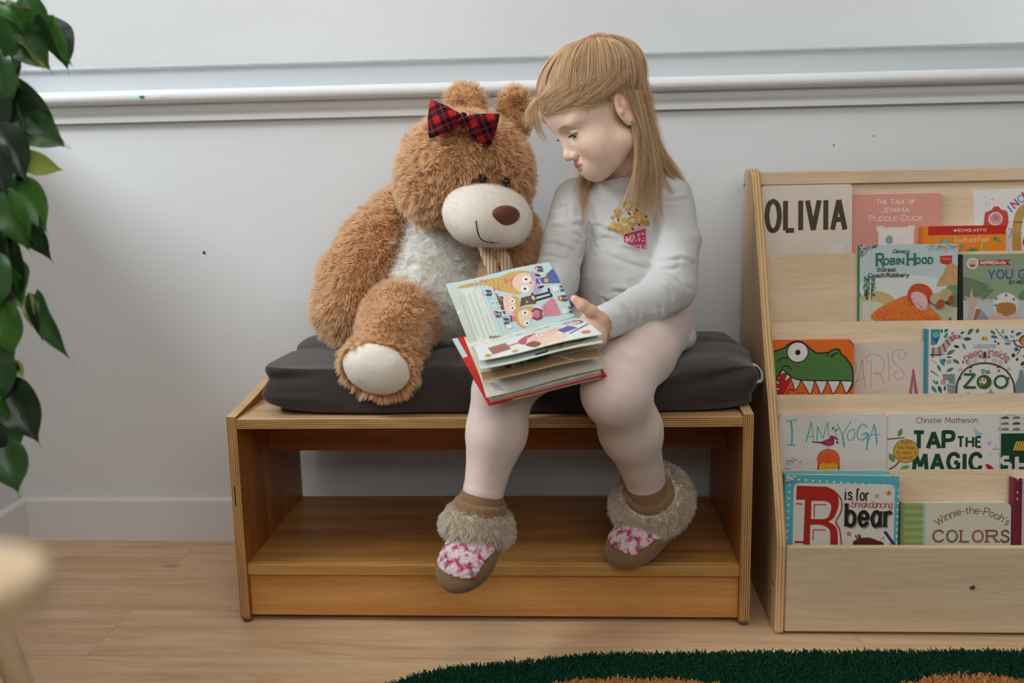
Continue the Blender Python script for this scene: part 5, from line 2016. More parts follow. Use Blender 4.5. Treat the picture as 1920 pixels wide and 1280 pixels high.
# legs with pale foot pads
for pts, rad, fc, fr, fn in (([(-0.228, -0.170, 0.500), (-0.223, -0.260, 0.494), (-0.222, -0.330, 0.474)], [0.060, 0.055, 0.051], (-0.238, -0.378, 0.437), (0.060, 0.036, 0.044), (-0.12, -1, -0.05)),
                             ([(-0.085, -0.150, 0.478), (-0.060, -0.210, 0.476), (-0.046, -0.245, 0.470)], [0.042, 0.038, 0.034], (-0.040, -0.272, 0.462), (0.036, 0.028, 0.033), (0.1, -1, -0.05))):
    P_ = np.array(list(pts) + [fc])
    S = Soft(P_.min(0) - 0.1, P_.max(0) + 0.1, 0.0045)
    S.limb(pts, rad, k=0.02)
    fc = np.array(fc)
    fn = np.array(fn, float)
    fn /= np.linalg.norm(fn)
    rt = np.cross(fn, (0.18, 0, 1.0))
    rt /= np.linalg.norm(rt)
    Rm = np.stack([rt, fn, np.cross(rt, fn)], 1)
    S.ell(fc, fr, Rm, k=0.014)
    S.ell(fc - fn * 0.025, (fr[0] * 0.92, 0.03, fr[2] * 0.95), Rm, k=0.02)
    if pts[0][0] < -0.2:      # the folds above the foot
        S.cap((-0.275, -0.352, 0.500), (-0.13, -0.372, 0.488), 0.004, 0.004, k=0.010, sub=True)
    me = S.mesh('leg')
    relax(me, 2)
    wrinkle(me, 0.0022, 24, 13)

    def pad_mask(c, fc=fc, Rm=Rm, fr=fr, fn=fn):
        q = (c - fc) @ Rm
        return ((q[:, 0] / (fr[0] * 0.93)) ** 2 + (q[:, 2] / (fr[2] * 0.93)) ** 2 < 1) & (q[:, 1] > 0.004)
    me_l, me_f = split(me, pad_mask, 'leg')
    lg = link('leg', me_l, bear, M_bskin)
    fur('fur', me_l, lg, M_bfur, 280000, 0.014, BRNG, (-0.05, -0.25, -1), 0.3, 0.009, 0.00048)
    relax(me_f, 4)
    pd = link('foot_pad', me_f, lg, M_plush)
    pd['label'] = 'smooth cream foot pad'
    fur('fur', me_f, pd, M_fuzz, 420000, 0.0024, BRNG, (0.2, 0, -1), 0.35, 0.006, 0.00022, k=3, curl=0.35)

# ribbon ends below the chin
M_rib = None
k = NT('striped_ribbon', 0.6, 0.3)
w_ = k.n('TexWave', wave_type='BANDS', bands_direction='X')
w_.inputs['Scale'].default_value = 55
k.l(k.coords(), w_.inputs[0])
k.color(k.ramp(w_.outputs['Fac'], [(0.45, 'b98f63'), (0.55, 'dccdb6')], 'CONSTANT'))
M_rib = k.m
bm = bmesh.new()
for pts in ([(-0.080, -0.258, 0.640), (-0.072, -0.282, 0.615), (-0.060, -0.292, 0.585), (-0.055, -0.292, 0.560), (-0.048, -0.290, 0.545)], [(-0.052, -0.262, 0.640), (-0.044, -0.286, 0.612), (-0.036, -0.292, 0.590), (-0.034, -0.290, 0.572)]):
    pts = crv(pts, 6)
    rows = [[bm.verts.new((p[0] + s * 0.009, p[1] + abs(s) * 0.002, p[2] + s * 0.003)) for s in (-1, 0, 1)] for i, p in enumerate(pts)]
    for a, b in zip(rows, rows[1:]):
        for j in (0, 1):
            bm.faces.new((a[j], a[j + 1], b[j + 1], b[j]))
rb = bm_obj('neck_ribbon', bm, M_rib, bear, True)
sm = rb.modifiers.new('thick', 'SOLIDIFY')
sm.thickness = 0.0012


# plaid bow on the head
def plaid():
    k = NT('red_black_plaid', 0.8, 0.15)
    co = k.coords((1, 1, 1), (0.0, 0.35, 0.0))
    sp = k.n('SeparateXYZ')
    k.l(co, sp.inputs[0])

    def bands(o, off, per):
        f = k.math('FRACT', k.math('ADD', k.math('DIVIDE', o, per), off))
        wide = k.math('MULTIPLY', k.math('GREATER_THAN', f, 0.50), k.math('LESS_THAN', f, 0.90))
        thin = k.math('MULTIPLY', k.math('GREATER_THAN', f, 0.18), k.math('LESS_THAN', f, 0.24))
        return wide, thin
    wx, tx = bands(sp.outputs[0], 0.1, 0.027)
    wz, tz = bands(sp.outputs[2], 0.3, 0.027)
    s = k.math('MULTIPLY', k.math('ADD', wx, wz), 0.5)
    c = k.ramp(s, [(0.0, '17131a'), (0.34, '5a141c'), (0.8, 'b3201f')], 'CONSTANT')
    c = k.mix(k.math('MULTIPLY', k.math('MAXIMUM', tx, tz), 0.75), c, 'a8242a')
    k.color(c)
    k.bump(k.noise(k.coords(), 500, 2), 0.2, 0.0006)
    return k.m


M_plaid = plaid()
BK = np.array((-0.0985, -0.312, 0.821))
bow_e = bpy.data.objects.new('bow', None)
bow_e.empty_display_size = 0.02
COL.objects.link(bow_e)
bow_e.location = Vector(BK)
bow_e.parent = bear
bow_e.matrix_parent_inverse = Matrix.Translation(-bear.location)


def wing(sx, ang, L, hw, name):
    """one padded loop of the bow, pinched at the knot and fanned at the end"""
    nu, nv = 14, 26
    co, fc = [], []
    ca, sa = math.cos(ang), math.sin(ang)
    for i in range(nu + 1):
        t = i / nu
        w = (0.009 + (hw - 0.009) * (t ** 0.75))
        th = 0.006 + 0.013 * math.sin(PI * min(t * 0.9 + 0.08, 1)) ** 0.8
        for j in range(nv):
            a = 2 * PI * j / nv
            z = w * math.copysign(abs(math.sin(a)) ** 0.8, math.sin(a))
            y = th * math.copysign(abs(math.cos(a)) ** 0.8, math.cos(a))
            y += 0.0035 * (1 - t * 0.75) * math.sin(a * 4 + 0.6) + 0.002 * math.sin(z * 260 + 1.3 * sx) * (0.4 + t)
            x = sx * (0.004 + L * t + 0.0035 * math.cos(z / hw * 1.5) * t)
            X = x * ca - z * sa
            Z = x * sa + z * ca
            co.append((BK[0] + X, BK[1] + y + 0.016 * t * (1.2 if sx > 0 else 0.7), BK[2] + Z))
    for i in range(nu):
        for j in range(nv):
            a, b = i * nv + j, i * nv + (j + 1) % nv
            fc.append((a, b, b + nv, a + nv))
    bm = bmesh.new()
    vs = [bm.verts.new(c) for c in co]
    for f in fc:
        bm.faces.new([vs[q] for q in f])
    bm.faces.new(vs[:nv][::-1])
    bm.faces.new(vs[-nv:])
    bmesh.ops.recalc_face_normals(bm, faces=bm.faces[:])
    return bm_obj(name, bm, M_plaid, bow_e, True)


wing(-1, -0.08, 0.049, 0.031, 'loop')
wing(1, -0.36, 0.046, 0.030, 'loop')
bm = bmesh.new()
bmesh.ops.create_uvsphere(bm, u_segments=20, v_segments=14, radius=1)
for v in bm.verts:
    q = v.co.copy()
    v.co = Vector(BK) + Vector((q.x * 0.0095, q.y * 0.013 - 0.002, q.z * 0.0125)) + Vector((0.0012 * math.sin(q.z * 9), 0, 0))
bm_obj('knot', bm, M_plaid, bow_e, True)
# ------------------------------------------------------------------ the child
HR = np.array([[-0.309 * -1, -0.805, -0.506], [0.949 * -1, -0.300, -0.102], [-0.069 * -1, -0.512, 0.856]])
HR = np.array([[0.0, 0, 0]] * 3)
_fw = np.array((-0.8052, -0.2996, -0.5117))
_up = np.array((-0.5062, -0.1022, 0.8564))
_fw /= np.linalg.norm(_fw)
_up -= _fw * (_up @ _fw)
_up /= np.linalg.norm(_up)
_rt = np.cross(_fw, _up)
HR = np.stack([_rt, _fw, _up], 1)
HCN = np.array((0.1159, -0.270, 0.8315))
HS = 0.98


def H(*p):
    p = np.array(p[0] if len(p) == 1 else p, float)
    return HCN + HS * (p @ HR.T)


def skin_mat():
    k = NT('skin', 0.45, 0.35)
    at = k.n('Attribute', attribute_name='tint')
    n = k.noise(k.coords(), 180, 3)
    k.color(k.mix(1.0, at.outputs['Color'], k.ramp(n, [(0.3, 0.95), (0.7, 1.0)]), 'MULTIPLY'))
    k.b.inputs['Subsurface Weight'].default_value = 0.25
    k.b.inputs['Subsurface Radius'].default_value = (0.010, 0.004, 0.0025)
    k.b.inputs['Subsurface Scale'].default_value = 0.5
    k.bump(k.noise(k.coords(), 1200, 2), 0.04, 0.0005)
    return k.m


# joints
LAP = np.array((0.0013, -0.0293, 0.0060))      # the book and the hand on it sit this far out over the knees
HAND0 = (0.119, -0.385, 0.504)
SHL, ELL, WRL = (0.236, -0.200, 0.688), (0.234, -0.290, 0.546), tuple(np.array(HAND0) + LAP)
SHR_, ELR, WRR = (0.082, -0.215, 0.686), (0.044, -0.290, 0.562), (0.032, -0.348, 0.512)
HIPL, KNL, ANL = (0.218, -0.215, 0.474), (0.1340, -0.472, 0.4150), (0.191, -0.330, 0.224)
HIPR, KNR, ANR = (0.128, -0.210, 0.474), (-0.036, -0.450, 0.4135), (-0.0700, -0.450, 0.245)


def head_volume():
    S = Soft(HCN - (0.125, 0.125, 0.16), HCN + (0.125, 0.125, 0.125), 0.00165)

    def e(c, r, k=0.01, sub=False, rot=None):
        S.ell(H(c), np.array(r) * HS, HR if rot is None else HR @ rot, k, sub)

    def c(a, b, ra, rb, k=0.008, sub=False):
        S.cap(H(a), H(b), ra * HS, rb * HS, k, sub)
    e((0, -0.014, 0.030), (0.070, 0.088, 0.072), 0.02)
    e((0, 0.026, 0.034), (0.060, 0.052, 0.054), 0.03)
    e((0, 0.024, -0.030), (0.054, 0.048, 0.060), 0.03)
    for s in (-1, 1):
        e((s * 0.033, 0.036, -0.042), (0.026, 0.030, 0.032), 0.02)
        c((s * 0.044, 0.000, -0.056), (s * 0.010, 0.050, -0.079), 0.020, 0.014, 0.02)
        e((s * 0.030, 0.056, 0.013), (0.022, 0.012, 0.008), 0.014)          # brow
    e((0, 0.054, -0.079), (0.017, 0.015, 0.012), 0.015)                      # chin
    e((0, 0.036, -0.070), (0.036, 0.030, 0.018), 0.02)
    e((0, 0.0625, -0.060), (0.025, 0.0138, 0.017), 0.014)                      # mouth mound
    for s in (-1, 1):
        e((s * 0.030, 0.076, -0.005), (0.0155, 0.010, 0.0095), 0.012, True)  # socket
        e((s * 0.0295, 0.0545, -0.006), (0.0140, 0.0135, 0.0128), 0.006)     # lids
    c((0, 0.066, 0.000), (0, 0.0780, -0.029), 0.0062, 0.0076, 0.012)
    e((0, 0.0815, -0.0340), (0.0084, 0.0084, 0.0076), 0.008)
    for s in (-1, 1):
        e((s * 0.0092, 0.0748, -0.0370), (0.0066, 0.0084, 0.0064), 0.0035)
        c((s * 0.0175, 0.0660, -0.0350), (s * 0.0165, 0.0690, -0.0430), 0.0010, 0.0010, 0.005, True)
        e((s * 0.0050, 0.0800, -0.0440), (0.0028, 0.0040, 0.0030), 0.002, True)
    c((0, 0.0790, -0.0455), (0, 0.0785, -0.0500), 0.0013, 0.0013, 0.006, True)
    for s in (-1, 1):
        e((s * 0.0075, 0.0726, -0.0540), (0.0115, 0.0052, 0.0040), 0.004)
    e((0, 0.0700, -0.0628), (0.0140, 0.0056, 0.0046), 0.004)
    pts = [(-0.0215, 0.0650, -0.0584), (-0.010, 0.0762, -0.0582), (0, 0.0786, -0.0588), (0.010, 0.0762, -0.0582), (0.0215, 0.0650, -0.0584)]
    for a, b in zip(pts, pts[1:]):
        c(a, b, 0.0009, 0.0009, 0.0018, True)
    e((0, 0.0690, -0.0735), (0.012, 0.004, 0.0035), 0.006, True)
    # ears
    for s in (-1, 1):
        rz = np.array(Euler((0.12, 0, s * 0.42), 'XYZ').to_matrix())
        rz = np.array((Matrix.Rotation(s * -0.45, 3, 'Z') @ Matrix.Rotation(0.15, 3, 'X')))
        b = np.array((s * 0.0695, -0.014, -0.012))
        e(b, (0.0065, 0.0165, 0.0255), 0.006, False, rz)
        e(b + (s * 0.001, 0.002, -0.020), (0.0055, 0.0090, 0.0100), 0.005, False, rz)
        e(b + rz @ np.array((s * 0.0078, 0.003, 0.002)), (0.0058, 0.0105, 0.0175), 0.003, True, rz)
        e(b + rz @ np.array((s * 0.0035, 0.011, -0.004)), (0.0040, 0.0040, 0.0055), 0.003, False, rz)
        e(b + rz @ np.array((s * 0.0040, -0.002, 0.004)), (0.0028, 0.0045, 0.0080), 0.003, False, rz)
    for s in (-1, 1):      # crease of the upper lid
        pts = [(s * 0.043, 0.0615, 0.0005), (s * 0.036, 0.0690, 0.0022), (s * 0.029, 0.0715, 0.0022), (s * 0.021, 0.0700, 0.0005)]
        for a, b in zip(pts, pts[1:]):
            c(a, b, 0.0009, 0.0009, 0.003, True)
    # neck
    S.cap(H(0, -0.030, -0.050), (0.162, -0.205, 0.712), 0.036, 0.037, 0.016)
    for s in (-1, 1):      # the slit between the lids
        pts = [(s * 0.0425, 0.0600, -0.0070), (s * 0.036, 0.0668, -0.0088), (s * 0.0295, 0.0692, -0.0096), (s * 0.0225, 0.0676, -0.0096), (s * 0.0180, 0.0640, -0.0088)]
        rad = [0.0010, 0.0034, 0.0042, 0.0034, 0.0010]
        for i in range(4):
            S.cap(H(pts[i]), H(pts[i + 1]), rad[i], rad[i + 1], 0.0006, True)
    return S


def body_volume():
    S = Soft((-0.20, -0.58, 0.08), (0.34, -0.08, 0.80), 0.0045)
    S.cap((0.175, -0.195, 0.470), (0.172, -0.190, 0.540), 0.072, 0.066, 0.02)
    S.cap((0.172, -0.190, 0.540), (0.160, -0.200, 0.640), 0.066, 0.068, 0.03)
    S.cap((0.100, -0.208, 0.680), (0.222, -0.200, 0.682), 0.036, 0.036, 0.03)
    S.cap((0.162, -0.205, 0.690), (0.160, -0.215, 0.745), 0.036, 0.033, 0.02)
    S.limb([SHL, ELL, WRL], [0.032, 0.026, 0.0185], 0.012)
    S.limb([SHR_, ELR, WRR], [0.032, 0.026, 0.0185], 0.012)
    S.limb([HIPL, KNL], [0.052, 0.036], 0.02)
    S.limb([HIPR, KNR], [0.048, 0.033], 0.02)
    for kn, an, tip in ((KNL, ANL, (0.160, -0.360, 0.150)), (KNR, ANR, (-0.104, -0.508, 0.150))):
        kn, an, tip = np.array(kn), np.array(an), np.array(tip)
        S.limb([kn, kn * 0.6 + an * 0.4 + (0, 0.008, 0), an], [0.032, 0.031, 0.023], 0.015)
        S.limb([an, an * 0.55 + tip * 0.45 + (0, 0.008, -0.008), tip], [0.020, 0.016, 0.010], 0.012)
    return S


CN = np.array((-0.047, -0.632, 0.773))        # the held book's upward normal
CU = np.array((0.965, 0.17, 0.20))
CV = np.array((0.356, -0.758, -0.545))


def hand_volume(left):
    if left:
        W_ = np.array(HAND0)
        S = Soft((0.02, -0.47, 0.44), (0.165, -0.34, 0.565), 0.0016)
        S.cap(W_ + (0.02, 0.014, 0.006), W_, 0.020, 0.0175, 0.006)
        S.cap(W_, (0.104, -0.398, 0.502), 0.0170, 0.0175, 0.010)
        S.ell((0.100, -0.402, 0.498), (0.018, 0.017, 0.022), None, 0.010)
        S.cap((0.108, -0.412, 0.487), (0.094, -0.392, 0.508), 0.0145, 0.0130, 0.010)
        # thumb along the page edge
        S.limb([(0.112, -0.404, 0.512), (0.0985, -0.412, 0.526), (0.0850, -0.4165, 0.5365), (0.0740, -0.4175, 0.5455)], [0.0125, 0.0088, 0.0080, 0.0062], 0.006)
        for i in range(4):
            o = np.array((0.094, -0.398, 0.4905)) + CV * (i - 1.3) * 0.0125
            ln = (0.86, 1.0, 0.96, 0.78)[i]
            p = [o + CU * 0.012, o - CN * 0.0105 - CU * 0.006, o - CN * 0.0135 - CU * 0.024 * ln, o - CN * 0.0105 - CU * 0.038 * ln]
            S.limb(p, [0.0080, 0.0074, 0.0066, 0.0056], 0.003)
        return S
    W_ = np.array(WRR)
    S = Soft((-0.09, -0.47, 0.43), (0.06, -0.33, 0.54), 0.0022)
    S.cap(W_ + (0.006, 0.02, 0.014), W_, 0.020, 0.0175, 0.006)
    S.ell(W_ + (-0.012, -0.014, -0.006), (0.020, 0.020, 0.012), None, 0.010)
    o0 = W_ + (-0.020, -0.022, -0.008)
    for i in range(4):
        o = o0 + np.array((0.010, -0.006, -0.004)) * (i - 1.5)
        d = np.array((-0.6, -0.62, -0.50))
        d /= np.linalg.norm(d)
        ln = (0.85, 1.0, 0.95, 0.75)[i]
        S.limb([o, o + d * 0.018 * ln, o + d * 0.034 * ln + (0, 0, -0.004), o + d * 0.046 * ln + (0, 0.003, -0.009)], [0.0078, 0.0072, 0.0064, 0.0054], 0.003)
    S.limb([W_ + (-0.016, 0.002, -0.004), W_ + (-0.034, 0.000, -0.006), W_ + (-0.048, -0.008, -0.008)], [0.010, 0.0080, 0.0062], 0.005)
    return S


def union(meshes, name):
    """weld the volumes into one continuous body"""
    objs = []
    for i, m in enumerate(meshes):
        o = bpy.data.objects.new('tmp_%d' % i, m)
        COL.objects.link(o)
        objs.append(o)
    for o in objs[1:]:
        md = objs[0].modifiers.new('b', 'BOOLEAN')
        md.operation = 'UNION'
        md.object = o
        md.solver = 'MANIFOLD' if 'MANIFOLD' in bpy.types.BooleanModifier.bl_rna.properties['solver'].enum_items.keys() else 'EXACT'
    dg = bpy.context.evaluated_depsgraph_get()
    me = bpy.data.meshes.new_from_object(objs[0].evaluated_get(dg))
    me.name = name
    me.materials.clear()
    for o in objs:
        bpy.data.objects.remove(o)
    return me


m_head = head_volume().mesh('head')
relax(m_head, 1)
m_body = body_volume().mesh('body')
relax(m_body, 2)
m_hl = hand_volume(True).mesh('hand')
relax(m_hl, 1)
m_hl.transform(Matrix.Translation(LAP))
m_hr = hand_volume(False).mesh('hand')
relax(m_hr, 1)
me = union([m_body, m_head, m_hl, m_hr], 'person')
me.polygons.foreach_set('use_smooth', [True] * len(me.polygons))

# natural colouring: lips, cheeks, brows
co = vco(me).astype(float)
L_ = (co - HCN) @ HR / HS
base = np.array(lin('f5d5c0'))
rgb = np.tile(base, (len(co), 1))


def tintby(w, c, amt):
    global rgb
    w = np.clip(w, 0, 1)[:, None] * amt
    rgb = rgb * (1 - w) + np.array(lin(c)) * w


for s in (-1, 1):
    d = np.sqrt(((L_[:, 0] - s * 0.038) / 0.024) ** 2 + ((L_[:, 2] + 0.040) / 0.019) ** 2)
    tintby((1 - d) * 1.3 * (L_[:, 1] > 0.02), 'e09a80', 0.60)
    bx_ = (L_[:, 0] * s - 0.030)
    bz = L_[:, 2] - (0.0125 - 9.0 * (bx_ - 0.002) ** 2)
    d = np.sqrt((bx_ / 0.0170) ** 2 + (bz / 0.0019) ** 2)
    tintby((1.15 - d) * 1.6 * (L_[:, 1] > 0.04), 'a07a56', 0.55)
    d = np.sqrt(((L_[:, 0] - s * 0.0080) / 0.0125) ** 2 + ((L_[:, 2] + 0.0550) / 0.0038) ** 2)
    tintby((1.15 - d) * 2.5 * (L_[:, 1] > 0.062), 'c4716a', 0.85)
    d = np.linalg.norm((L_ - (s * 0.0695, -0.014, -0.012)) / (0.02, 0.022, 0.03), axis=1)
    tintby((1.2 - d) * 1.4, 'd99a78', 0.5)
d = np.sqrt((L_[:, 0] / 0.0145) ** 2 + ((L_[:, 2] + 0.0625) / 0.0042) ** 2)
tintby((1.15 - d) * 2.5 * (L_[:, 1] > 0.062), 'c4716a', 0.85)
d = np.linalg.norm((L_ - (0, 0.088, -0.036)) / 0.014, axis=1)
tintby(1.1 - d, 'df9f86', 0.35)
tintby((np.linalg.norm(co - (0.09, -0.43, 0.515), axis=1) < 0.075) * 1.0, 'dfab8a', 0.6)
set_col(me, rgb)
M_skin = skin_mat()
person = link('person', me, None, M_skin)
props(person, 'small child with blonde hair reading a picture book, white top, pale pink leggings, slipper boots', 'person')

# eyes under lowered lids
for s in (-1, 1):
    bm = bmesh.new()
    bmesh.ops.create_uvsphere(bm, u_segments=32, v_segments=24, radius=0.0124 * HS)
    g = Vector((-s * 0.08, 0.88, -0.46)).normalized()      # gaze, head frame
    for f in bm.faces:
        c = f.calc_center_median().normalized()
        a = c.angle(g)
        f.material_index = 2 if a < 0.30 else 1 if a < 0.64 else 0
        f.smooth = True
    M4 = Matrix.Translation(H(s * 0.0295, 0.0558, -0.006)) @ Matrix(HR.tolist()).to_4x4()
    bmesh.ops.transform(bm, matrix=M4, verts=bm.verts)
    wet = [flat(c, 0.12, 0.5) for c in ('cdc8c4', '44525f', '0c0d0f')]
    bm_obj('eye', bm, wet, person)
    # lashes along the upper lid edge
    pts = [(s * 0.0435, 0.0600, -0.0060), (s * 0.036, 0.0682, -0.0052), (s * 0.0295, 0.0705, -0.0052), (s * 0.0225, 0.0690, -0.0060), (s * 0.0180, 0.0650, -0.0080)]
    arc = np.array(crv([H(p) for p in pts], 10))
    n = len(arc)
    rng = np.random.default_rng(21)
    idx = rng.integers(2, n - 6, 60)
    root = arc[idx]
    d = np.array([HR @ np.array((s * 0.25 + rng.normal(0, 0.12), 0.9, -0.42 + rng.normal(0, .1))) for _ in idx])
    t = np.linspace(0, 1, 4)[None, :, None]
    lift = (HR @ np.array((0, 0, 0.0022)))[None, None, :]
    P_ = root[:, None, :] + d[:, None, :] * t * 0.0058 + lift * t ** 2
    strands('eyelashes', P_, [0.00020, 0.00018, 0.00014, 0.00005], person, flat('2a201a', 0.6))
    bm = bmesh.new()
    tube(bm, arc[1:-1], 0.00035, 5)
    bm_obj('lash_line', bm, flat('4a382e', 0.6), person)

# ------------------------------------------------------------------ top
def knit(name, a, b):
    k = NT(name, 0.85, 0.15)
    n = k.noise(k.coords(), 11, 3)
    k.color(k.mix(n, a, b))
    k.bump(k.noise(k.coords((900, 900, 900)), 1.0, 2), 0.12, 0.0006)
    k.b.inputs['Sheen Weight'].default_value = 0.15
    return k.m


S = Soft((-0.02, -0.44, 0.40), (0.33, -0.09, 0.77), 0.0027)
S.ell((0.175, -0.188, 0.480), (0.092, 0.088, 0.058), None, 0.02)
S.cap((0.175, -0.195, 0.500), (0.172, -0.200, 0.555), 0.086, 0.080, 0.03)
S.cap((0.170, -0.200, 0.555), (0.160, -0.205, 0.640), 0.080, 0.076, 0.03)
S.ell((0.158, -0.235, 0.560), (0.068, 0.052, 0.062), None, 0.03)
S.cap((0.108, -0.208, 0.687), (0.214, -0.200, 0.690), 0.041, 0.041, 0.035)
S.cap((0.162, -0.205, 0.690), (0.160, -0.218, 0.722), 0.048, 0.046, 0.02)
S.limb([SHL, (0.247, -0.240, 0.618), ELL], [0.042, 0.039, 0.038], 0.007)
S.limb([ELL, (0.185, -0.338, 0.524), WRL], [0.039, 0.034, 0.0255], 0.006)
S.limb([SHR_, (0.060, -0.250, 0.625), ELR], [0.040, 0.036, 0.036], 0.007)
S.limb([ELR, WRR], [0.037, 0.026], 0.010)
S.cap(np.array(WRL) + (0.013, 0.009, 0.004), np.array(WRL) + (0.004, 0.003, 0.001), 0.0265, 0.0265, 0.003)
# hem rolls over the hips
S.limb([(0.262, -0.150, 0.462), (0.258, -0.235, 0.455), (0.205, -0.285, 0.462), (0.130, -0.290, 0.482), (0.085, -0.25, 0.475)], [0.020, 0.020, 0.017, 0.015, 0.015], 0.014)
NB = np.array((0.156, -0.222, 0.742))
S.ell(NB + (-0.006, -0.006, 0.004), (0.046, 0.044, 0.034), None, 0.004, True)
for p, q in ((WRL, ELL), (WRR, ELR)):
    p, q = np.array(p), np.array(q)
    d = (p - q) / np.linalg.norm(p - q)
    S.ell(p + d * 0.030, (0.030, 0.030, 0.030), None, 0.001, True)
me = S.mesh('top')
relax(me, 3)
co, no = vco(me), vno(me)
CREASES = [((0.0370, -0.26, 0.6802), (0.0653, -0.26, 0.6750), 1.0), ((0.0242, -0.27, 0.6466), (0.0618, -0.27, 0.6365), 1.0), ((0.0162, -0.28, 0.6208), (0.0677, -0.28, 0.6059), 1.2), ((0.0104, -0.30, 0.6055), (0.0645, -0.30, 0.5953), 1.2), ((0.0091, -0.31, 0.5940), (0.0583, -0.31, 0.5871), 1.0),
           ((0.0698, -0.28, 0.6511), (0.1179, -0.28, 0.6503), 1.1), ((0.1150, -0.28, 0.6510), (0.1489, -0.28, 0.6311), 0.8), ((0.0712, -0.28, 0.6355), (0.1146, -0.28, 0.6146), 1.2), ((0.0772, -0.29, 0.6247), (0.1330, -0.29, 0.6269), 0.9), ((0.1458, -0.28, 0.6156), (0.2095, -0.28, 0.5850), 1.0), ((0.1177, -0.28, 0.6051), (0.1986, -0.28, 0.5757), 0.6),
           ((0.1292, -0.30, 0.5414), (0.1787, -0.30, 0.5320), 1.0), ((0.0981, -0.30, 0.5261), (0.1446, -0.30, 0.5186), 1.2), ((0.0645, -0.28, 0.5934), (0.0927, -0.28, 0.6024), 0.7), ((0.2075, -0.26, 0.6988), (0.2100, -0.26, 0.6334), 1.0), ((0.0687, -0.26, 0.6983), (0.0651, -0.26, 0.6578), 0.8),
           ((0.2101, -0.29, 0.5937), (0.2748, -0.29, 0.5803), 1.5), ((0.2054, -0.31, 0.5813), (0.2420, -0.31, 0.5783), 1.3), ((0.2168, -0.32, 0.5736), (0.2685, -0.32, 0.5483), 1.2), ((0.1964, -0.35, 0.5287), (0.2055, -0.35, 0.4874), 0.8), ((0.1681, -0.39, 0.5259), (0.1741, -0.39, 0.4835), 0.7), ((0.2069, -0.33, 0.5565), (0.2375, -0.33, 0.5069), 0.6), ((0.2125, -0.22, 0.6785), (0.2507, -0.22, 0.6747), 0.7)]
B0 = bvh(me)
off0 = np.zeros(len(co))
for a, b, amp in CREASES:
    a, b = np.array(B0.find_nearest(a)[0]), np.array(B0.find_nearest(b)[0])
    u = b - a
    L0 = np.linalg.norm(u)
    u /= L0
    d = co - a
    t = d @ u / L0
    perp = d - np.outer(d @ u, u)
    vd = perp - no * (perp * no).sum(1)[:, None]
    sgn = np.where(vd[:, 2] + 0.4 * vd[:, 0] > 0, 1.0, -1.0)
    s_ = np.linalg.norm(vd, axis=1) * sgn + 0.003 * np.sin(t * 4 + amp * 9)
    near = np.exp(-((perp * no).sum(1) / 0.022) ** 2)
    tap = np.sin(PI * np.clip(t, 0, 1)) ** 0.7
    off0 += 0.0034 * amp * tap * near * (-np.exp(-(s_ / 0.0034) ** 2) + 0.85 * np.exp(-((s_ - 0.0075) / 0.0050) ** 2) + 0.35 * np.exp(-((s_ + 0.007) / 0.0050) ** 2))
q = co.copy()
q[:, 2] *= 2.6
off = off0 + 0.0012 * (1 - np.abs(vnoise(q, 16, 3)) * 2) + 0.0006 * vnoise(q, 45, 5)
me.vertices.foreach_set('co', (co + no * off[:, None]).astype(np.float32).ravel())
me.update()
top = link('long_sleeved_top', me, person, knit('white_jersey', 'c3c2c1', 'cecdcc'))
TB = bvh(me)
# ribbed neckline
bm = bmesh.new()
ring = []
for i in range(40):
    a = 2 * PI * i / 40
    v = Vector((math.cos(a), math.sin(a), 0))
    o = Vector(NB) + Vector((-0.006, -0.006, -0.012))
    hit = TB.find_nearest(o + v * 0.047)
    ring.append(hit[0])
ring = [tuple(p) for p in ring] + [tuple(ring[0])]
tube(bm, ring, 0.0034, 8)
bm_obj('neckband', bm, knit('white_rib', 'bfbebd', 'cac9c8'), top, True)

# printed motif on the chest: a striped tub of popped corn
A = Art()
A.poly([(742, 470), (845, 420), (955, 430), (960, 590), (890, 580), (808, 535), (805, 500)], 'd3a4a4')
A.poly([(806, 485), (950, 455), (948, 588), (890, 575), (808, 538)], 'a83c58')
A.text('MATS', 822, 942, 540, 46, 8, 'd8a8b4', fn=lambda u, v: (u, v + (880 - u) * 0.10))
A.text('WIN', 868, 940, 582, 26, 6, 'd8a8b4')
rq = random.Random(4)
for u, v, r in ((850, 300, 36), (778, 345, 30), (868, 400, 36), (780, 450, 38), (895, 345, 26), (918, 365, 26), (815, 395, 20), (745, 410, 16), (725, 440, 16), (965, 420, 20), (830, 455, 26), (905, 300, 14), (740, 375, 12), (955, 375, 14), (930, 410, 18)):
    A.blob([(u + r * rq.uniform(.8, 1.15) * math.cos(i * PI / 4), v + r * rq.uniform(.8, 1.15) * math.sin(i * PI / 4)) for i in range(8)], rq.choice(['c79a45', 'd0a650', 'bd8f3c']), 4)
for u, v, r in ((848, 298, 12), (790, 340, 9), (866, 400, 12), (782, 452, 11)):
    A.ell(u - r * .6, v, r * .6, r * .9, 'e2dcd2', n=10)
    A.ell(u + r * .7, v, r * .6, r * .9, 'e2dcd2', n=10)
    A.ell(u - r * .4, v, 3.4, 4.2, '2c2622', n=8)
    A.ell(u + r * .6, v, 3.4, 4.2, '2c2622', n=8)
for p in ([(845, 345), (855, 358)], [(778, 380), (776, 398)], [(862, 445), (872, 458)], [(895, 318), (902, 332)], [(905, 420), (912, 432)], [(820, 488), (832, 492)], [(955, 372), (962, 382)]):
    A.line(p, 9, '2c2826')
PU, PV = np.array((1, 0.10, 0.02)), np.array((0.05, -0.12, -0.99))
PO = np.array((0.1706, -0.33, 0.6509))
sc_ = 0.00025


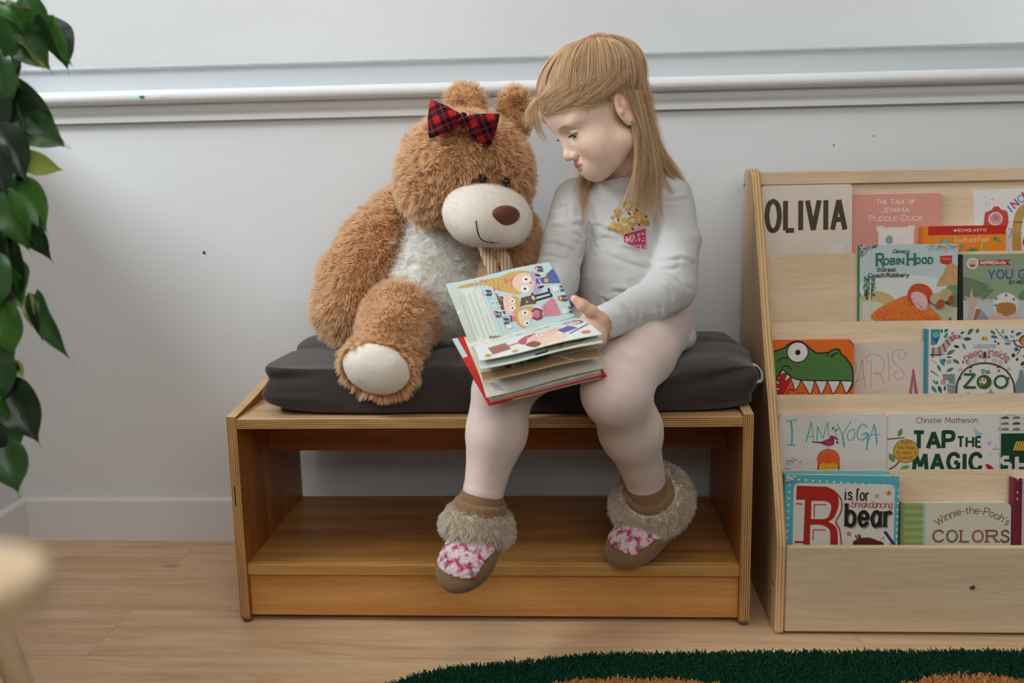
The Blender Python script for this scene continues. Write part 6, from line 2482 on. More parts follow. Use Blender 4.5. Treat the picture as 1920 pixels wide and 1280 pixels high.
def on_shirt(u, v, w):
    o = Vector(PO + PU * (u - 871) * sc_ + PV * (v - 427) * sc_)
    h = TB.ray_cast(o, Vector((0.03, 1, -0.03)).normalized())
    return h[0] + h[1] * (w + 0.0004) if h[0] is not None else o


def grid_art(art, cell, ext):
    """cut shapes into small cells so that they can follow a curved surface"""
    out = Art()
    for it in art.polys:
        us, vs = [p[0] for p in it[0]], [p[1] for p in it[0]]
        pieces = []
        if len(it[0]) > 4:
            tr = tessellate_polygon([[Vector((u, v, 0)) for u, v in it[0]]])
            src = [[it[0][i] for i in t] for t in tr]
        else:
            src = [it[0]]
        for s_ in src:
            us, vs = [p[0] for p in s_], [p[1] for p in s_]
            a = math.floor((min(us) - ext[0]) / cell)
            while ext[0] + a * cell < max(us):
                b = math.floor((min(vs) - ext[1]) / cell)
                while ext[1] + b * cell < max(vs):
                    x0, y0 = ext[0] + a * cell, ext[1] + b * cell
                    c = clip_poly(s_, (max(x0, ext[0]), max(y0, ext[1]), min(x0 + cell, ext[2]), min(y0 + cell, ext[3])))
                    if len(c) >= 3:
                        pieces.append(c)
                    b += 1
                a += 1
        for c in pieces:
            out.polys.append((c, it[1], 1))
        if out.polys and len(it) < 3:
            out.polys[-1] = out.polys[-1][:2]
    return out


slots = {}
bm = bmesh.new()
add_art(bm, grid_art(A, 22, (700, 250, 1000, 620)), on_shirt, slots, step=0.00002, base=0.0)
ob = bm_obj('chest_print', bm, [flat(c, 0.75) for c in slots], top)
ob['label'] = 'yellow popcorn and pink tub print'

# ------------------------------------------------------------------ leggings
k = NT('pale_pink_shimmer', 0.42, 0.4)
n = k.noise(k.coords(), 1500, 2)
sp_ = k.math('GREATER_THAN', n, 0.62)
k.color(k.mix(k.noise(k.coords(), 8, 3), 'e0c8be', 'e8d2c9'))
k.l(k.math('MULTIPLY_ADD', sp_, -0.15), k.b.inputs['Roughness'])
k.t.nodes.remove(k.t.nodes[-1])
k.b.inputs['Roughness'].default_value = 0.42
k.b.inputs['Sheen Weight'].default_value = 0.4
k.bump(n, 0.15, 0.0004)
M_leg = k.m
S = Soft((-0.13, -0.56, 0.20), (0.30, -0.11, 0.55), 0.0032)
S.ell((0.175, -0.190, 0.470), (0.085, 0.080, 0.055), None, 0.02)
KL, KR = np.array(KNL), np.array(KNR)
S.limb([HIPL, np.array(HIPL) * 0.5 + KL * 0.5 + (0.002, 0, 0.006), KL + (0.003, 0.012, 0.002)], [0.063, 0.056, 0.046], 0.02)
S.ell(KL + (-0.002, -0.006, -0.002), (0.043, 0.041, 0.043), None, 0.015)
S.limb([KL, KL * 0.60 + np.array(ANL) * 0.40 + (0.004, 0.010, 0), np.array(ANL) + (0, 0, 0.005)], [0.042, 0.0440, 0.0325], 0.030)
S.limb([HIPR, np.array(HIPR) * 0.5 + KR * 0.5 + (0, 0, 0.004), KR], [0.056, 0.046, 0.0385], 0.02)
S.limb([KR, KR * 0.62 + np.array(ANR) * 0.38 + (0.003, 0.006, 0), np.array(ANR) + (0, 0, 0.004)], [0.0395, 0.0410, 0.0305], 0.030)
for an, kn in ((ANL, KNL), (ANR, KNR)):      # cuff bands
    an, kn = np.array(an), np.array(kn)
    d = (kn - an) / np.linalg.norm(kn - an)
    S.cap(an + d * 0.002, an + d * 0.014, 0.0318, 0.0326, 0.001)
    S.ell(an - d * 0.034, (0.036, 0.036, 0.036), None, 0.001, True)
# creases behind the bent knee
S.cap((0.160, -0.462, 0.395), (0.186, -0.440, 0.388), 0.0015, 0.0015, 0.004, True)
S.cap((0.164, -0.455, 0.386), (0.186, -0.436, 0.378), 0.0015, 0.0015, 0.004, True)
me = S.mesh('leggings')
relax(me, 3)
co, no = vco(me), vno(me)
off = 0.0006 * vnoise(co * (1, 1, 2), 40, 3)
me.vertices.foreach_set('co', (co + no * off[:, None]).astype(np.float32).ravel())
me.update()
link('leggings', me, person, M_leg)

# ------------------------------------------------------------------ slipper boots
M_suede = cloth('tan_suede', '75583c', '8c6c4c', 240, 0.95, 0.3)
M_suedeU = cloth('tan_suede_collar', '7d5f42', '917150', 300, 0.95, 0.3)
M_cuffskin = cloth('fur_cuff_backing', 'cfc2ac', 'dacfbb')
M_cufffur = fur_mat('beige_cuff_fur', 'bfae90', 'e9dfcd', 'f8f3ea')


def knit_pattern():
    k = NT('pink_knit', 0.9, 0.1)
    tc = k.n('TexCoord')
    uv = k.n('UVMap')
    sp = k.n('SeparateXYZ')
    k.l(uv.outputs[0], sp.inputs[0])
    at = k.n('Attribute', attribute_name='tint')
    k.color(at.outputs['Color'])
    k.bump(k.noise(k.coords(), 420, 2), 0.6, 0.0015)
    return k.m


M_knit = NT('pink_knit', 0.9, 0.1)
_at = M_knit.n('Attribute', attribute_name='tint')
_n = M_knit.noise(M_knit.coords(), 520, 2)
M_knit.color(M_knit.mix(1.0, _at.outputs['Color'], M_knit.ramp(_n, [(0.3, 0.62), (0.6, 1.0)]), 'MULTIPLY'))
M_knit.bump(_n, 0.7, 0.002)
M_knit = M_knit.m


def slipper(an, tip, heel, up, kdir, width, cuff_r, cuff_c, label):
    """one slipper boot: suede foot, knitted vamp, fur cuff and rolled collar"""
    an, tip, heel, up = (np.array(v, float) for v in (an, tip, heel, up))
    cc = np.array(cuff_c, float)
    kdir = np.array(kdir, float)
    kdir /= np.linalg.norm(kdir)
    ax = tip - heel
    L = np.linalg.norm(ax)
    ax /= L
    up = up - ax * (up @ ax)
    up /= np.linalg.norm(up)
    sd = np.cross(ax, up)
    R3 = np.stack([sd, ax, up], 1)
    e = bpy.data.objects.new('slipper_boot', None)
    e.empty_display_size = 0.03
    COL.objects.link(e)
    e.location = Vector(heel)
    e.parent = person
    e['label'] = label
    P = lambda s, a, u: heel + sd * s + ax * a + up * u
    S = Soft(np.minimum(heel, tip) - 0.08, np.maximum(heel, tip) + 0.09, 0.0022)
    w = width
    S.ell(P(0, 0.030, 0.020), (w * 0.86, 0.034, 0.024), R3, 0.012)
    S.ell(P(0, L * 0.50, 0.019), (w * 0.95, L * 0.34, 0.024), R3, 0.02)
    S.ell(P(0, L - 0.042, 0.017), (w, 0.046, 0.022), R3, 0.02)
    S.ell(P(0, L - 0.055, 0.024), (w * 0.82, 0.040, 0.022), R3, 0.02)
    S.limb([P(0, 0.030, 0.020), an], [0.032, 0.033], 0.016)
    S.limb([P(0, L * 0.42, 0.022), an], [0.022, 0.029], 0.02)
    # the sole line
    for s_ in (-1, 1):
        S.cap(P(s_ * w * 0.95, 0.03, 0.002), P(s_ * w * 1.02, L - 0.035, 0.001), 0.0012, 0.0012, 0.003, True)
    me = S.mesh('foot')
    relax(me, 2)

    def vamp(c):
        q = (c - heel) @ R3
        t = (q[:, 1] - L * 0.42) / (L * 0.54)
        half = w * (0.92 - 0.18 * np.clip(t, 0, 1) ** 2)
        return (t > 0) & (t < 0.93 - 0.25 * (q[:, 0] / w) ** 2) & (np.abs(q[:, 0]) < half) & (q[:, 2] > 0.021 + 0.004 * t) & (q[:, 2] < 0.056)
    me_s, me_k = split(me, vamp, 'suede_foot')
    link('suede_foot', me_s, e, M_suede)
    # knitted vamp, thicker than the suede, in rows of pink motifs
    co, no = vco(me_k).astype(float), vno(me_k).astype(float)
    q = (co - heel) @ R3
    a, s_ = q[:, 1], q[:, 0]
    row, colu = np.floor(a / 0.0042), np.floor(s_ / 0.0046 + 0.5 * (np.floor(a / 0.0042) % 2))
    fl = np.modf(np.abs(np.sin(row * 12.9898 + colu * 78.233) * 43758.5453))[0]
    ph = a / 0.026 * 2 * PI
    zig = np.sin(ph + 1.3 * np.cos(s_ / 0.021 * 2 * PI))
    rgb = np.tile(np.array(lin('d99aac')), (len(co), 1))
    for m, c in (((zig > 0.35) & (fl > 0.25), 'bd4673'), (zig < -0.45, 'e4d0cd'), ((np.abs(zig) <= 0.5) & (fl > 0.5), 'e3c4c8'), (fl > 0.9, 'c0507c')):
        rgb[m] = lin(c)
    rgb[fl > 0.86] = lin('e8dcd6')
    rgb[(fl < 0.10) & (zig > 0.3)] = lin('8a93a0')
    co2 = co + no * (0.0016 + 0.0009 * np.sin(a / 0.0042 * PI) * np.sin(s_ / 0.0046 * PI))[:, None]
    me_k.vertices.foreach_set('co', co2.astype(np.float32).ravel())
    me_k.update()
    set_col(me_k, rgb)
    ob = link('knit_vamp', me_k, e, M_knit)
    ob['label'] = 'pink and white knitted front'
    sm = ob.modifiers.new('thick', 'SOLIDIFY')
    sm.thickness = 0.0035
    # rolled collar around the ankle and the fur cuff below it
    t1 = np.cross(kdir, sd)
    t1 /= np.linalg.norm(t1)
    t2 = np.cross(t1, kdir)

    def ring(S, c, r, rr, k_, squash=1.0, lift=0.0):
        n_ = 20
        pts = [c + (t2 * math.cos(2 * PI * i / n_) + t1 * math.sin(2 * PI * i / n_) * squash) * r + kdir * lift * math.sin(2 * PI * i / n_ + 0.6) for i in range(n_ + 1)]
        for p, q_ in zip(pts, pts[1:]):
            S.cap(p, q_, rr, rr, k_)
    S = Soft(an - 0.075, an + 0.075, 0.0022)
    ring(S, (cc + kdir * 0.020) * 0.5 + an * 0.5, 0.0345, 0.0065, 0.003, 1.0, 0.003)
    ring(S, (cc + kdir * 0.010) * 0.6 + an * 0.4, 0.0355, 0.0060, 0.003, 1.0, 0.003)
    me = S.mesh('collar')
    relax(me, 2)
    link('collar', me, e, M_suedeU)
    S = Soft(an - 0.10, an + 0.09, 0.003)
    c0 = cc
    ring(S, c0, cuff_r * 0.84, 0.0105, 0.006, 1.05, 0.004)
    ring(S, c0 - kdir * 0.011 + ax * 0.004, cuff_r * 0.90, 0.0110, 0.008, 1.1, 0.006)
    me = S.mesh('fur_cuff')
    relax(me, 2)
    ob = link('fur_cuff', me, e, M_cuffskin)
    ob['label'] = 'beige fluffy cuff'
    p, nn = scatter(me, 420000, BRNG)
    inner = ((p - an) - np.outer((p - an) @ kdir, kdir))
    keep = (inner * nn).sum(1) > -0.01
    N = len(p)
    j = np.stack([vnoise(p, 110, z) for z in (1, 2, 3)], 1)
    d = nn * 0.9 - kdir[None, :] * 0.45 + j * 0.45 + BRNG.normal(0, 0.14, p.shape)
    d /= np.linalg.norm(d, axis=1)[:, None]
    t = np.linspace(0, 1, 4)
    ln = 0.0105 * (0.7 + 0.5 * BRNG.random(N))
    pts = p[:, None, :] + ln[:, None, None] * (d[:, None, :] * t[None, :, None] - kdir[None, None, :] * 0.25 * (t ** 2)[None, :, None])
    strands('fur', pts[keep], [0.0004, 0.0004, 0.00032, 0.00012], ob, M_cufffur)
    return e


slipper((-0.0720, -0.4520, 0.236), (-0.1130, -0.535, 0.121), (-0.052, -0.432, 0.190), (-0.25, -0.80, 0.62), (0.10, 0.02, 1.0), 0.040, 0.043, (-0.0755, -0.4570, 0.213), 'slipper boot hanging in the air, knitted front facing the room')
slipper((0.1915, -0.3300, 0.214), (0.1350, -0.384, 0.1015), (0.248, -0.306, 0.1610), (-0.50, -0.62, 0.65), (-0.25, -0.66, 0.70), 0.040, 0.055, (0.2000, -0.3380, 0.206), 'slipper boot resting its toe on the lower shelf')

# ------------------------------------------------------------------ hair
def hair_mat(name, a, b, c):
    k = NT(name, 0.38, 0.5)
    hi = k.n('HairInfo')
    col = k.ramp(hi.outputs['Random'], [(0.0, a), (0.45, b), (1.0, c)])
    k.color(k.mix(1.0, col, k.ramp(hi.outputs['Intercept'], [(0.0, 0.92), (0.4, 1.0)]), 'MULTIPLY'))
    return soften(k, col, 0.3)


M_hair = hair_mat('blonde_hair', '9a7048', 'e0ba88', 'fcecd0')
M_hairl = hair_mat('pale_fringe_hair', 'd0ac7c', 'ecd2a8', 'f8ead0')
TIE = np.array((0.0, -0.0485, 0.0985))
HRNG = np.random.default_rng(33)


def scalp(th, ph, lift=0.003):
    """a point on the cranium in the head frame; th from the crown down, ph around from the front (0) to her left (+)"""
    d = np.array((-np.sin(ph) * np.sin(th), np.cos(ph) * np.sin(th), np.cos(th)))
    c, r = np.array((0, -0.010, 0.030)), np.array((0.0715, 0.0885, 0.0735)) + lift
    return c + d * r


def resamp(P_, k):
    """Catmull-Rom resample of guide (n, 3) to k points"""
    c = np.array(crv(P_, 8))
    s = np.concatenate([[0], np.cumsum(np.linalg.norm(np.diff(c, axis=0), axis=1))])
    t = np.linspace(0, s[-1], k)
    return np.stack([np.interp(t, s, c[:, i]) for i in range(3)], 1)


# swept up from the hairline to the tie
N = 13000
ph = HRNG.uniform(-PI, PI, N)
front = np.abs(ph) + HRNG.normal(0, 0.10, N)
thmax = np.interp(front, [0, 0.5, 1.0, 1.35, 1.8, 2.4, PI], [1.46, 1.54, 1.74, 1.86, 1.98, 2.05, 2.05])
th = (thmax + HRNG.normal(0, 0.10, N)) * np.sqrt(HRNG.uniform(0.02, 1.0, N))
K_ = 12
P_ = np.zeros((N, K_, 3))
tie_th, tie_ph = 0.33, PI
for i in range(N):
    a = scalp(th[i], ph[i], 0.001)
    d0 = a - (0, -0.010, 0.030)
    d1 = TIE - (0, -0.010, 0.030)
    cl = int(ph[i] * 9.0 + 0.8 * math.sin(th[i] * 9))
    crg = np.random.default_rng(cl + 500)
    lf = crg.uniform(0.002, 0.0075) + HRNG.uniform(0, 0.002)
    wv = crg.normal(0, 0.0022, 3) + HRNG.normal(0, 0.0008, 3)
    for j in range(K_):
        t = j / (K_ - 1)
        d = d0 / np.linalg.norm(d0) * (1 - t) + d1 / np.linalg.norm(d1) * t
        d /= np.linalg.norm(d)
        r = np.array((0.0715, 0.0885, 0.0735)) + 0.001 + lf * math.sin(PI * min(t * 1.1, 1)) + 0.004 * t
        P_[i, j] = np.array((0, -0.010, 0.030)) + d * r + wv * math.sin(PI * t)
W_ = H(P_.reshape(-1, 3)).reshape(P_.shape)
hair = strands('swept_up_hair', W_, np.linspace(0.00019, 0.00016, K_), person, M_hair)
# close cap under the strands so that the scalp reads as hair
S = Soft(HCN - 0.13, HCN + 0.13, 0.003)
S.ell(H(0, -0.012, 0.030), np.array((0.0716, 0.0890, 0.0736)) * HS, HR, 0.0)


def hairline(x, y, z):
    q = [(x - HCN[0]), (y - HCN[1]), (z - HCN[2])]
    l = [(q[0] * HR[0, i] + q[1] * HR[1, i] + q[2] * HR[2, i]) / HS for i in range(3)]
    yb = l[1] + 0.010
    f = np.interp(yb, [-0.09, -0.02, 0.02, 0.05, 0.075, 0.10], [-0.03, -0.012, -0.008, 0.010, 0.040, 0.060])
    return (f - l[2])


me = S.mesh('hair_cap', cut=hairline)
relax(me, 2)
k = NT('hair_under', 0.5, 0.3)
k.color(k.ramp(k.noise(k.coords(), 200, 3), [(0.3, '7a5836'), (0.7, '98744a')]))
link('hair_cap', me, person, k.m)


def lock(guides, n, spread0, spread1, rad, mat, name, k=16, wav=0.002, world=True, taper=0.35, flyaway=0.0):
    """a bundle of strands between guide curves"""
    G = np.array([resamp(g if world else [H(p) for p in g], k) for g in guides])
    out = np.zeros((n, k, 3))
    t = np.linspace(0, 1, k)
    nc = max(6, n // 38)
    cw = HRNG.dirichlet(np.ones(len(G)) * 0.7, nc)
    co_, c2 = HRNG.normal(0, 1, (nc, 3)), HRNG.normal(0, 1, (nc, 3))
    cp, ca_ = HRNG.uniform(0, 6, (nc, 2)), HRNG.normal(0, wav, (nc, 3))
    ce = HRNG.uniform(1 - taper, 1.0, nc)
    sp = spread0 + (spread1 - spread0) * t ** 0.8
    for i in range(n):
        q = HRNG.integers(nc)
        c = (G * cw[q][:, None, None]).sum(0)
        loose = HRNG.random() < 0.12
        c = c + co_[q][None, :] * sp[:, None] * 0.6 + c2[q][None, :] * flyaway * (t ** 2)[:, None]
        c = c + np.sin(t * 5 + cp[q][0])[:, None] * ca_[q][None, :] * t[:, None]
        c = c + HRNG.normal(0, 1, 3)[None, :] * (0.0022 if not loose else 0.006) * (0.35 + 0.65 * np.sin(PI * np.minimum(t * 0.9 + 0.05, 1)))[:, None]
        e = ce[q] * HRNG.uniform(0.86, 1.0)
        out[i] = np.stack([np.interp(t * e, t, c[:, z]) for z in range(3)], 1)
    return strands(name, out, np.linspace(rad, rad * 0.5, k), person, mat)


TW = H(TIE)
pony = [[TW, TW + (0.012, 0.006, 0.012), (0.130, -0.250, 0.930), (0.170, -0.235, 0.905), (0.192, -0.225, 0.850), (0.204, -0.218, 0.800), (0.224, -0.205, 0.760), (0.256, -0.195, 0.722), (0.280, -0.205, 0.680)],
        [TW, TW + (0.016, -0.004, 0.010), (0.134, -0.285, 0.926), (0.178, -0.285, 0.895), (0.190, -0.285, 0.835), (0.197, -0.280, 0.780), (0.208, -0.265, 0.742), (0.226, -0.255, 0.710), (0.240, -0.250, 0.685)],
        [TW, TW + (0.018, 0.012, 0.006), (0.140, -0.235, 0.915), (0.180, -0.215, 0.870), (0.198, -0.200, 0.810), (0.212, -0.190, 0.765), (0.244, -0.175, 0.730), (0.272, -0.165, 0.700)]]
lock(pony, 4200, 0.004, 0.012, 0.00018, M_hair, 'ponytail', wav=0.003)
side = [[H(-0.070, -0.040, 0.010), (0.182, -0.318, 0.800), (0.190, -0.312, 0.760), (0.188, -0.305, 0.720), (0.180, -0.302, 0.680), (0.165, -0.300, 0.645)],
        [H(-0.066, -0.055, -0.005), (0.196, -0.300, 0.790), (0.204, -0.295, 0.750), (0.205, -0.285, 0.715), (0.202, -0.280, 0.675), (0.200, -0.285, 0.640)],
        [H(-0.060, -0.065, -0.02), (0.200, -0.270, 0.790), (0.212, -0.260, 0.750), (0.222, -0.250, 0.715), (0.240, -0.245, 0.680)],
        [H(-0.068, -0.030, 0.012), (0.178, -0.326, 0.800), (0.180, -0.322, 0.755), (0.172, -0.315, 0.712), (0.155, -0.308, 0.675), (0.130, -0.302, 0.650)]]
lock(side, 1700, 0.004, 0.012, 0.00017, M_hair, 'loose_side_hair', wav=0.004, flyaway=0.003)
far = [[H(0.066, -0.030, -0.01), (0.105, -0.235, 0.740), (0.098, -0.250, 0.712), (0.090, -0.272, 0.680), (0.085, -0.280, 0.640)], [H(0.064, -0.02, -0.02), (0.090, -0.235, 0.735), (0.080, -0.252, 0.700), (0.078, -0.268, 0.665)]]
lock(far, 600, 0.003, 0.008, 0.00017, M_hair, 'loose_far_hair', wav=0.003, flyaway=0.002)
fr = [[H(0.036, 0.058, 0.066), H(0.046, 0.080, 0.055), H(0.052, 0.088, 0.025), H(0.056, 0.086, -0.01), H(0.060, 0.078, -0.045)], [H(0.048, 0.046, 0.058), H(0.060, 0.064, 0.040), H(0.065, 0.072, 0.005), H(0.066, 0.070, -0.030)],
      [H(0.020, 0.068, 0.066), H(0.032, 0.090, 0.056), H(0.042, 0.094, 0.026)], [H(0.000, 0.076, 0.064), H(0.014, 0.092, 0.054), H(0.030, 0.092, 0.036)]]
lock(fr, 420, 0.007, 0.010, 0.00013, M_hairl, 'fringe', wav=0.003, flyaway=0.006)


def on_scalp(name, n, path, rad, mat, k=10):
    """strands that lie along the head; path(i, t) -> th, ph, lift"""
    P_ = np.zeros((n, k, 3))
    for i in range(n):
        g = path()
        for j in range(k):
            th_, ph_, lf_ = g(j / (k - 1))
            P_[i, j] = H(scalp(th_, ph_, lf_))
    return strands(name, P_, np.linspace(rad, rad * 0.5, k), person, mat)


def line_th(p):
    return float(np.interp(abs(p), [0, 0.5, 1.0, 1.35, 1.8], [1.46, 1.54, 1.74, 1.84, 1.9]))


def swept():
    p0 = HRNG.uniform(-0.25, 1.15)
    c = np.random.default_rng(int((p0 + 1) * 16) + 77)
    d0 = HRNG.uniform(0.14, 0.50)
    span = HRNG.uniform(0.7, 1.3)
    rise, lf = c.uniform(0.18, 0.42) + HRNG.normal(0, 0.05), c.uniform(0.004, 0.009) + HRNG.uniform(0, 0.002)

    def g(t):
        p = p0 + span * t
        return line_th(p0) - d0 + (line_th(p) - line_th(p0)) * 0.55 - rise * t * t + 0.10 * math.sin(PI * t), p, 0.002 + lf * math.sin(PI * min(t * 0.9 + 0.05, 1))
    return g


on_scalp('side_swept_hair', 3000, swept, 0.00018, M_hair)


def wisp():
    p0 = HRNG.uniform(-0.55, 1.25)
    c = np.random.default_rng(int((p0 + 1) * 11) + 7)
    span, fall = c.uniform(0.15, 0.40) + HRNG.normal(0, 0.08), c.uniform(0.00, 0.13) + HRNG.normal(0, 0.04)
    d0 = HRNG.uniform(0.10, 0.30)
    lf = HRNG.uniform(0.004, 0.010)

    def g(t):
        return line_th(p0) - d0 + (d0 + fall) * t - 0.10 * t * t, p0 + span * t * t, 0.001 + lf * math.sin(PI * min(t + 0.08, 1)) + 0.002 * t
    return g


on_scalp('fringe_wisps', 800, wisp, 0.00013, M_hairl)
# hair tie and ear stud
bm = bmesh.new()
tdir = (HR @ np.array((0, -0.25, 1.0)))
tdir /= np.linalg.norm(tdir)
a1 = np.cross(tdir, (0, 1, 0))
a1 /= np.linalg.norm(a1)
a2 = np.cross(tdir, a1)
c0 = TW + tdir * 0.008
tube(bm, [tuple(c0 + (a1 * math.cos(2 * PI * i / 16) + a2 * math.sin(2 * PI * i / 16)) * 0.0092) for i in range(17)], 0.0034, 8)
bm_obj('hair_tie', bm, flat('d9566a', 0.6), person, True)
bm = bmesh.new()
bmesh.ops.create_uvsphere(bm, u_segments=12, v_segments=8, radius=0.0016, matrix=Matrix.Translation(H(-0.0770, -0.012, -0.036)))
bm_obj('ear_stud', bm, M_steel, person, True)
# ------------------------------------------------------------------ the open book on the child's lap
hb = empty('open_picture_book', (0.004, -0.47, 0.455), 'open picture book with red cover held on the child\'s lap, pale blue illustrated page raised', 'book')
V3 = lambda *a: np.array(a, float)
CA, CB = V3(-0.1137, -0.400, 0.4820) + LAP, V3(-0.0497, -0.515, 0.4065) + LAP
CC, CD = V3(0.1191, -0.490, 0.4426) + LAP, V3(0.0551, -0.375, 0.5181) + LAP
CNn = np.cross(CB - CA, CC - CB)
CNn /= np.linalg.norm(CNn)


def quad_slab(bm, a, b, c, d, n, th, mi=0):
    lo = [bm.verts.new(p) for p in (a, b, c, d)]
    hi = [bm.verts.new(p + n * th) for p in (a, b, c, d)]
    fs = [bm.faces.new(lo[::-1]), bm.faces.new(hi)]
    for i in range(4):
        j = (i + 1) % 4
        fs.append(bm.faces.new((lo[i], lo[j], hi[j], hi[i])))
    for f in fs:
        f.material_index = mi
    return fs


bm = bmesh.new()
quad_slab(bm, CA, CB, CC, CD, CNn, 0.0024)
# the printed edge: red at the corners, pale blue and black panels between
for u0, u1, c in ((0.20, 0.36, 1), (0.36, 0.95, 2)):
    a, b = CB + (CC - CB) * u0, CB + (CC - CB) * u1
    o = (CB - CA) / np.linalg.norm(CB - CA) * 0.0002
    quad_slab(bm, a + o + CNn * 0.0001, a + o * 2 + CNn * 0.0001, b + o * 2 + CNn * 0.0001, b + o + CNn * 0.0001, CNn, 0.0022, c)
a, b = CA + (CB - CA) * 0.42, CA + (CB - CA) * 0.68
o = -(CC - CB) / np.linalg.norm(CC - CB) * 0.0002
quad_slab(bm, a + o * 2 + CNn * 0.0001, b + o * 2 + CNn * 0.0001, b + o + CNn * 0.0001, a + o + CNn * 0.0001, CNn, 0.0022, 3)
quad_slab(bm, *[CA + (CB - CA) * t + (CC - CB) * s + CNn * 0.0024 for s, t in ((0.004, 0.0), (0.004, 0.30), (0.05, 0.30), (0.05, 0.0))], CNn, 0.0001, 2)
bmesh.ops.recalc_face_normals(bm, faces=bm.faces[:])
ob = bm_obj('back_cover', bm, [flat(c, 0.35) for c in ('b8241c', 'cfd2c8', 'a9c4c4', '1d1c1e')], hb)
ob['label'] = 'glossy red cover'
# the unturned pages lying on it
PB = [CA + (CB - CA) * t + (CC - CB) * s + CNn * 0.0024 for s, t in ((0.10, 0.06), (0.025, 0.975), (0.965, 0.975), (0.97, 0.06))]
bm = bmesh.new()
quad_slab(bm, *PB, CNn, 0.0062)
bmesh.ops.recalc_face_normals(bm, faces=bm.faces[:])
bm_obj('page_block', bm, M_page, hb)

GL_, GR_ = V3(-0.0824, -0.4230, 0.4745) + LAP, V3(0.0758, -0.3980, 0.5143) + LAP


def sheet(fl, fr, up0, up1, art=None, frame=None, paper='ddd6c8', name='page', ny=14, nx=16, ripple=0.0012, label=None, wood_strip=None):
    """one leaf hinged at the gutter; fl, fr are its free corners; up0, up1 lift its middle"""
    fl, fr = np.array(fl) + LAP, np.array(fr) + LAP

    def pos(s, t, w=0.0):
        h = GL_ * (1 - s) + GR_ * s
        f = fl * (1 - s) + fr * s
        m = (h + f) / 2 + V3(0, up0[0], up0[1]) * (1 - s) + V3(0, up1[0], up1[1]) * s
        p = h * (1 - t) ** 2 + 2 * m * t * (1 - t) + f * t * t
        p = p + V3(0, 0, ripple) * math.sin(s * 7 + t * 3) * t
        if w:
            e = 1e-3
            du, dv = pos(s + e, t) - pos(s - e, t), pos(s, t + e) - pos(s, t - e)
            n = np.cross(du, dv)
            n /= np.linalg.norm(n)
            if n[1] > abs(n[2]) or n @ (V3(*CAM_POS) - p) < 0:
                n = -n
            p = p + n * w
        return p
    bm = bmesh.new()
    slots = {paper: 0}
    th = 0.00035
    grid = [[[bm.verts.new(pos(i / nx, j / ny, sg * th)) for i in range(nx + 1)] for j in range(ny + 1)] for sg in (1, -1)]
    for k_, g in enumerate(grid):
        for j in range(ny):
            for i in range(nx):
                q = (g[j][i], g[j][i + 1], g[j + 1][i + 1], g[j + 1][i])
                bm.faces.new(q if k_ == 0 else q[::-1]).smooth = True
    rim = [(j, 0) for j in range(ny)] + [(ny, i) for i in range(nx)] + [(j, nx) for j in range(ny, 0, -1)] + [(0, i) for i in range(nx, 0, -1)]
    for a, b in zip(rim, rim[1:] + rim[:1]):
        bm.faces.new((grid[0][a[0]][a[1]], grid[0][b[0]][b[1]], grid[1][b[0]][b[1]], grid[1][a[0]][a[1]]))
    bmesh.ops.recalc_face_normals(bm, faces=bm.faces[:])
    if art is not None:
        o, e1, e2 = [np.array(v, float) for v in frame]
        M = np.linalg.inv(np.stack([e1, e2], 1))
        uv = Art()
        for it in art.polys:
            pts = [tuple(M @ (np.array(p) - o)) for p in it[0]]
            uv.polys.append((pts,) + tuple(it[1:]))
        add_art(bm, grid_art(uv, 0.07, (0.004, 0.004, 0.996, 0.996)), lambda s, t, w: pos(s, t, w + th), slots, step=0.000016, base=0.00010)
    ob = bm_obj(name, bm, [flat(c, 0.5) for c in slots], hb)
    if label:
        ob['label'] = label
    return ob


A = Art()
BLUE = 'b9cfcf'
A.poly([(60, 220), (900, 50), (1100, 530), (240, 770)], BLUE)
A.poly([(100, 285), (340, 262), (470, 690), (245, 760)], 'd3d6cb')
A.blob([(110, 290), (200, 300), (250, 520), (300, 720), (240, 750)], 'c3cabb')
rq = random.Random(2)
for i, (u, n_) in enumerate(((185, 20), (215, 20), (255, 21), (292, 21), (325, 8))):
    v = 350 - i * 14 + (210 if n_ == 8 else 0)
    for j in range(n_):
        ln = rq.uniform(8, 14)
        uu = u + (v - 345 + i * 14) * 0.28
        A.line([(uu, v), (uu + ln * .28, v + ln)], 5, '98a09a')
        v += ln + 6
# figures printed sideways
A.blob([(165, 270), (215, 240), (290, 222), (350, 212), (420, 190), (500, 178), (580, 140), (680, 128), (745, 145), (735, 200), (690, 300), (640, 335), (560, 318), (470, 285), (400, 245), (300, 250), (215, 272)], 'c9a35e')
for u in range(300, 640, 34):
    A.line([(u, 195 - (u - 300) * 0.1), (u + 22, 225), (u + 10, 255 + (u - 300) * 0.12)], 5, 'b58d48', True)
for u, v, r in ((375, 208, 22), (270, 240, 16), (475, 282, 26), (575, 212, 36)):
    A.poly([(u - r, v - r * .8), (u, v), (u - r, v + r * .8)], 'c9706c')
    A.poly([(u + r, v - r * .8), (u, v), (u + r, v + r * .8)], 'c9706c')
A.blob([(615, 190), (680, 150), (750, 165), (775, 240), (750, 300), (690, 328), (635, 300), (600, 240)], 'e2bfae')
for u, v in ((708, 208), (696, 290)):
    A.ell(u, v, 33, 30, 'e8e6e0')
    A.ell(u, v, 12, 11, '23473f', n=12)
A.line([(738, 238), (752, 245)], 8, '4a2a26')
for a in range(-70, 80, 20):
    A.leaf(755, 200, 70, 20, a - 20, 'b09cc0')
    A.leaf(765, 285, 75, 20, a + 10, 'b09cc0')
A.poly([(870, 165), (920, 108), (950, 170), (988, 250), (830, 252), (810, 200)], '44639e')
A.rect(850, 205, 880, 240, 'c9a540')
for u, v in ((895, 175), (930, 232)):
    A.star(u, v, 24, '7d4a8a', 6, .6)
A.line([(790, 215), (812, 250)], 9, '23292c')
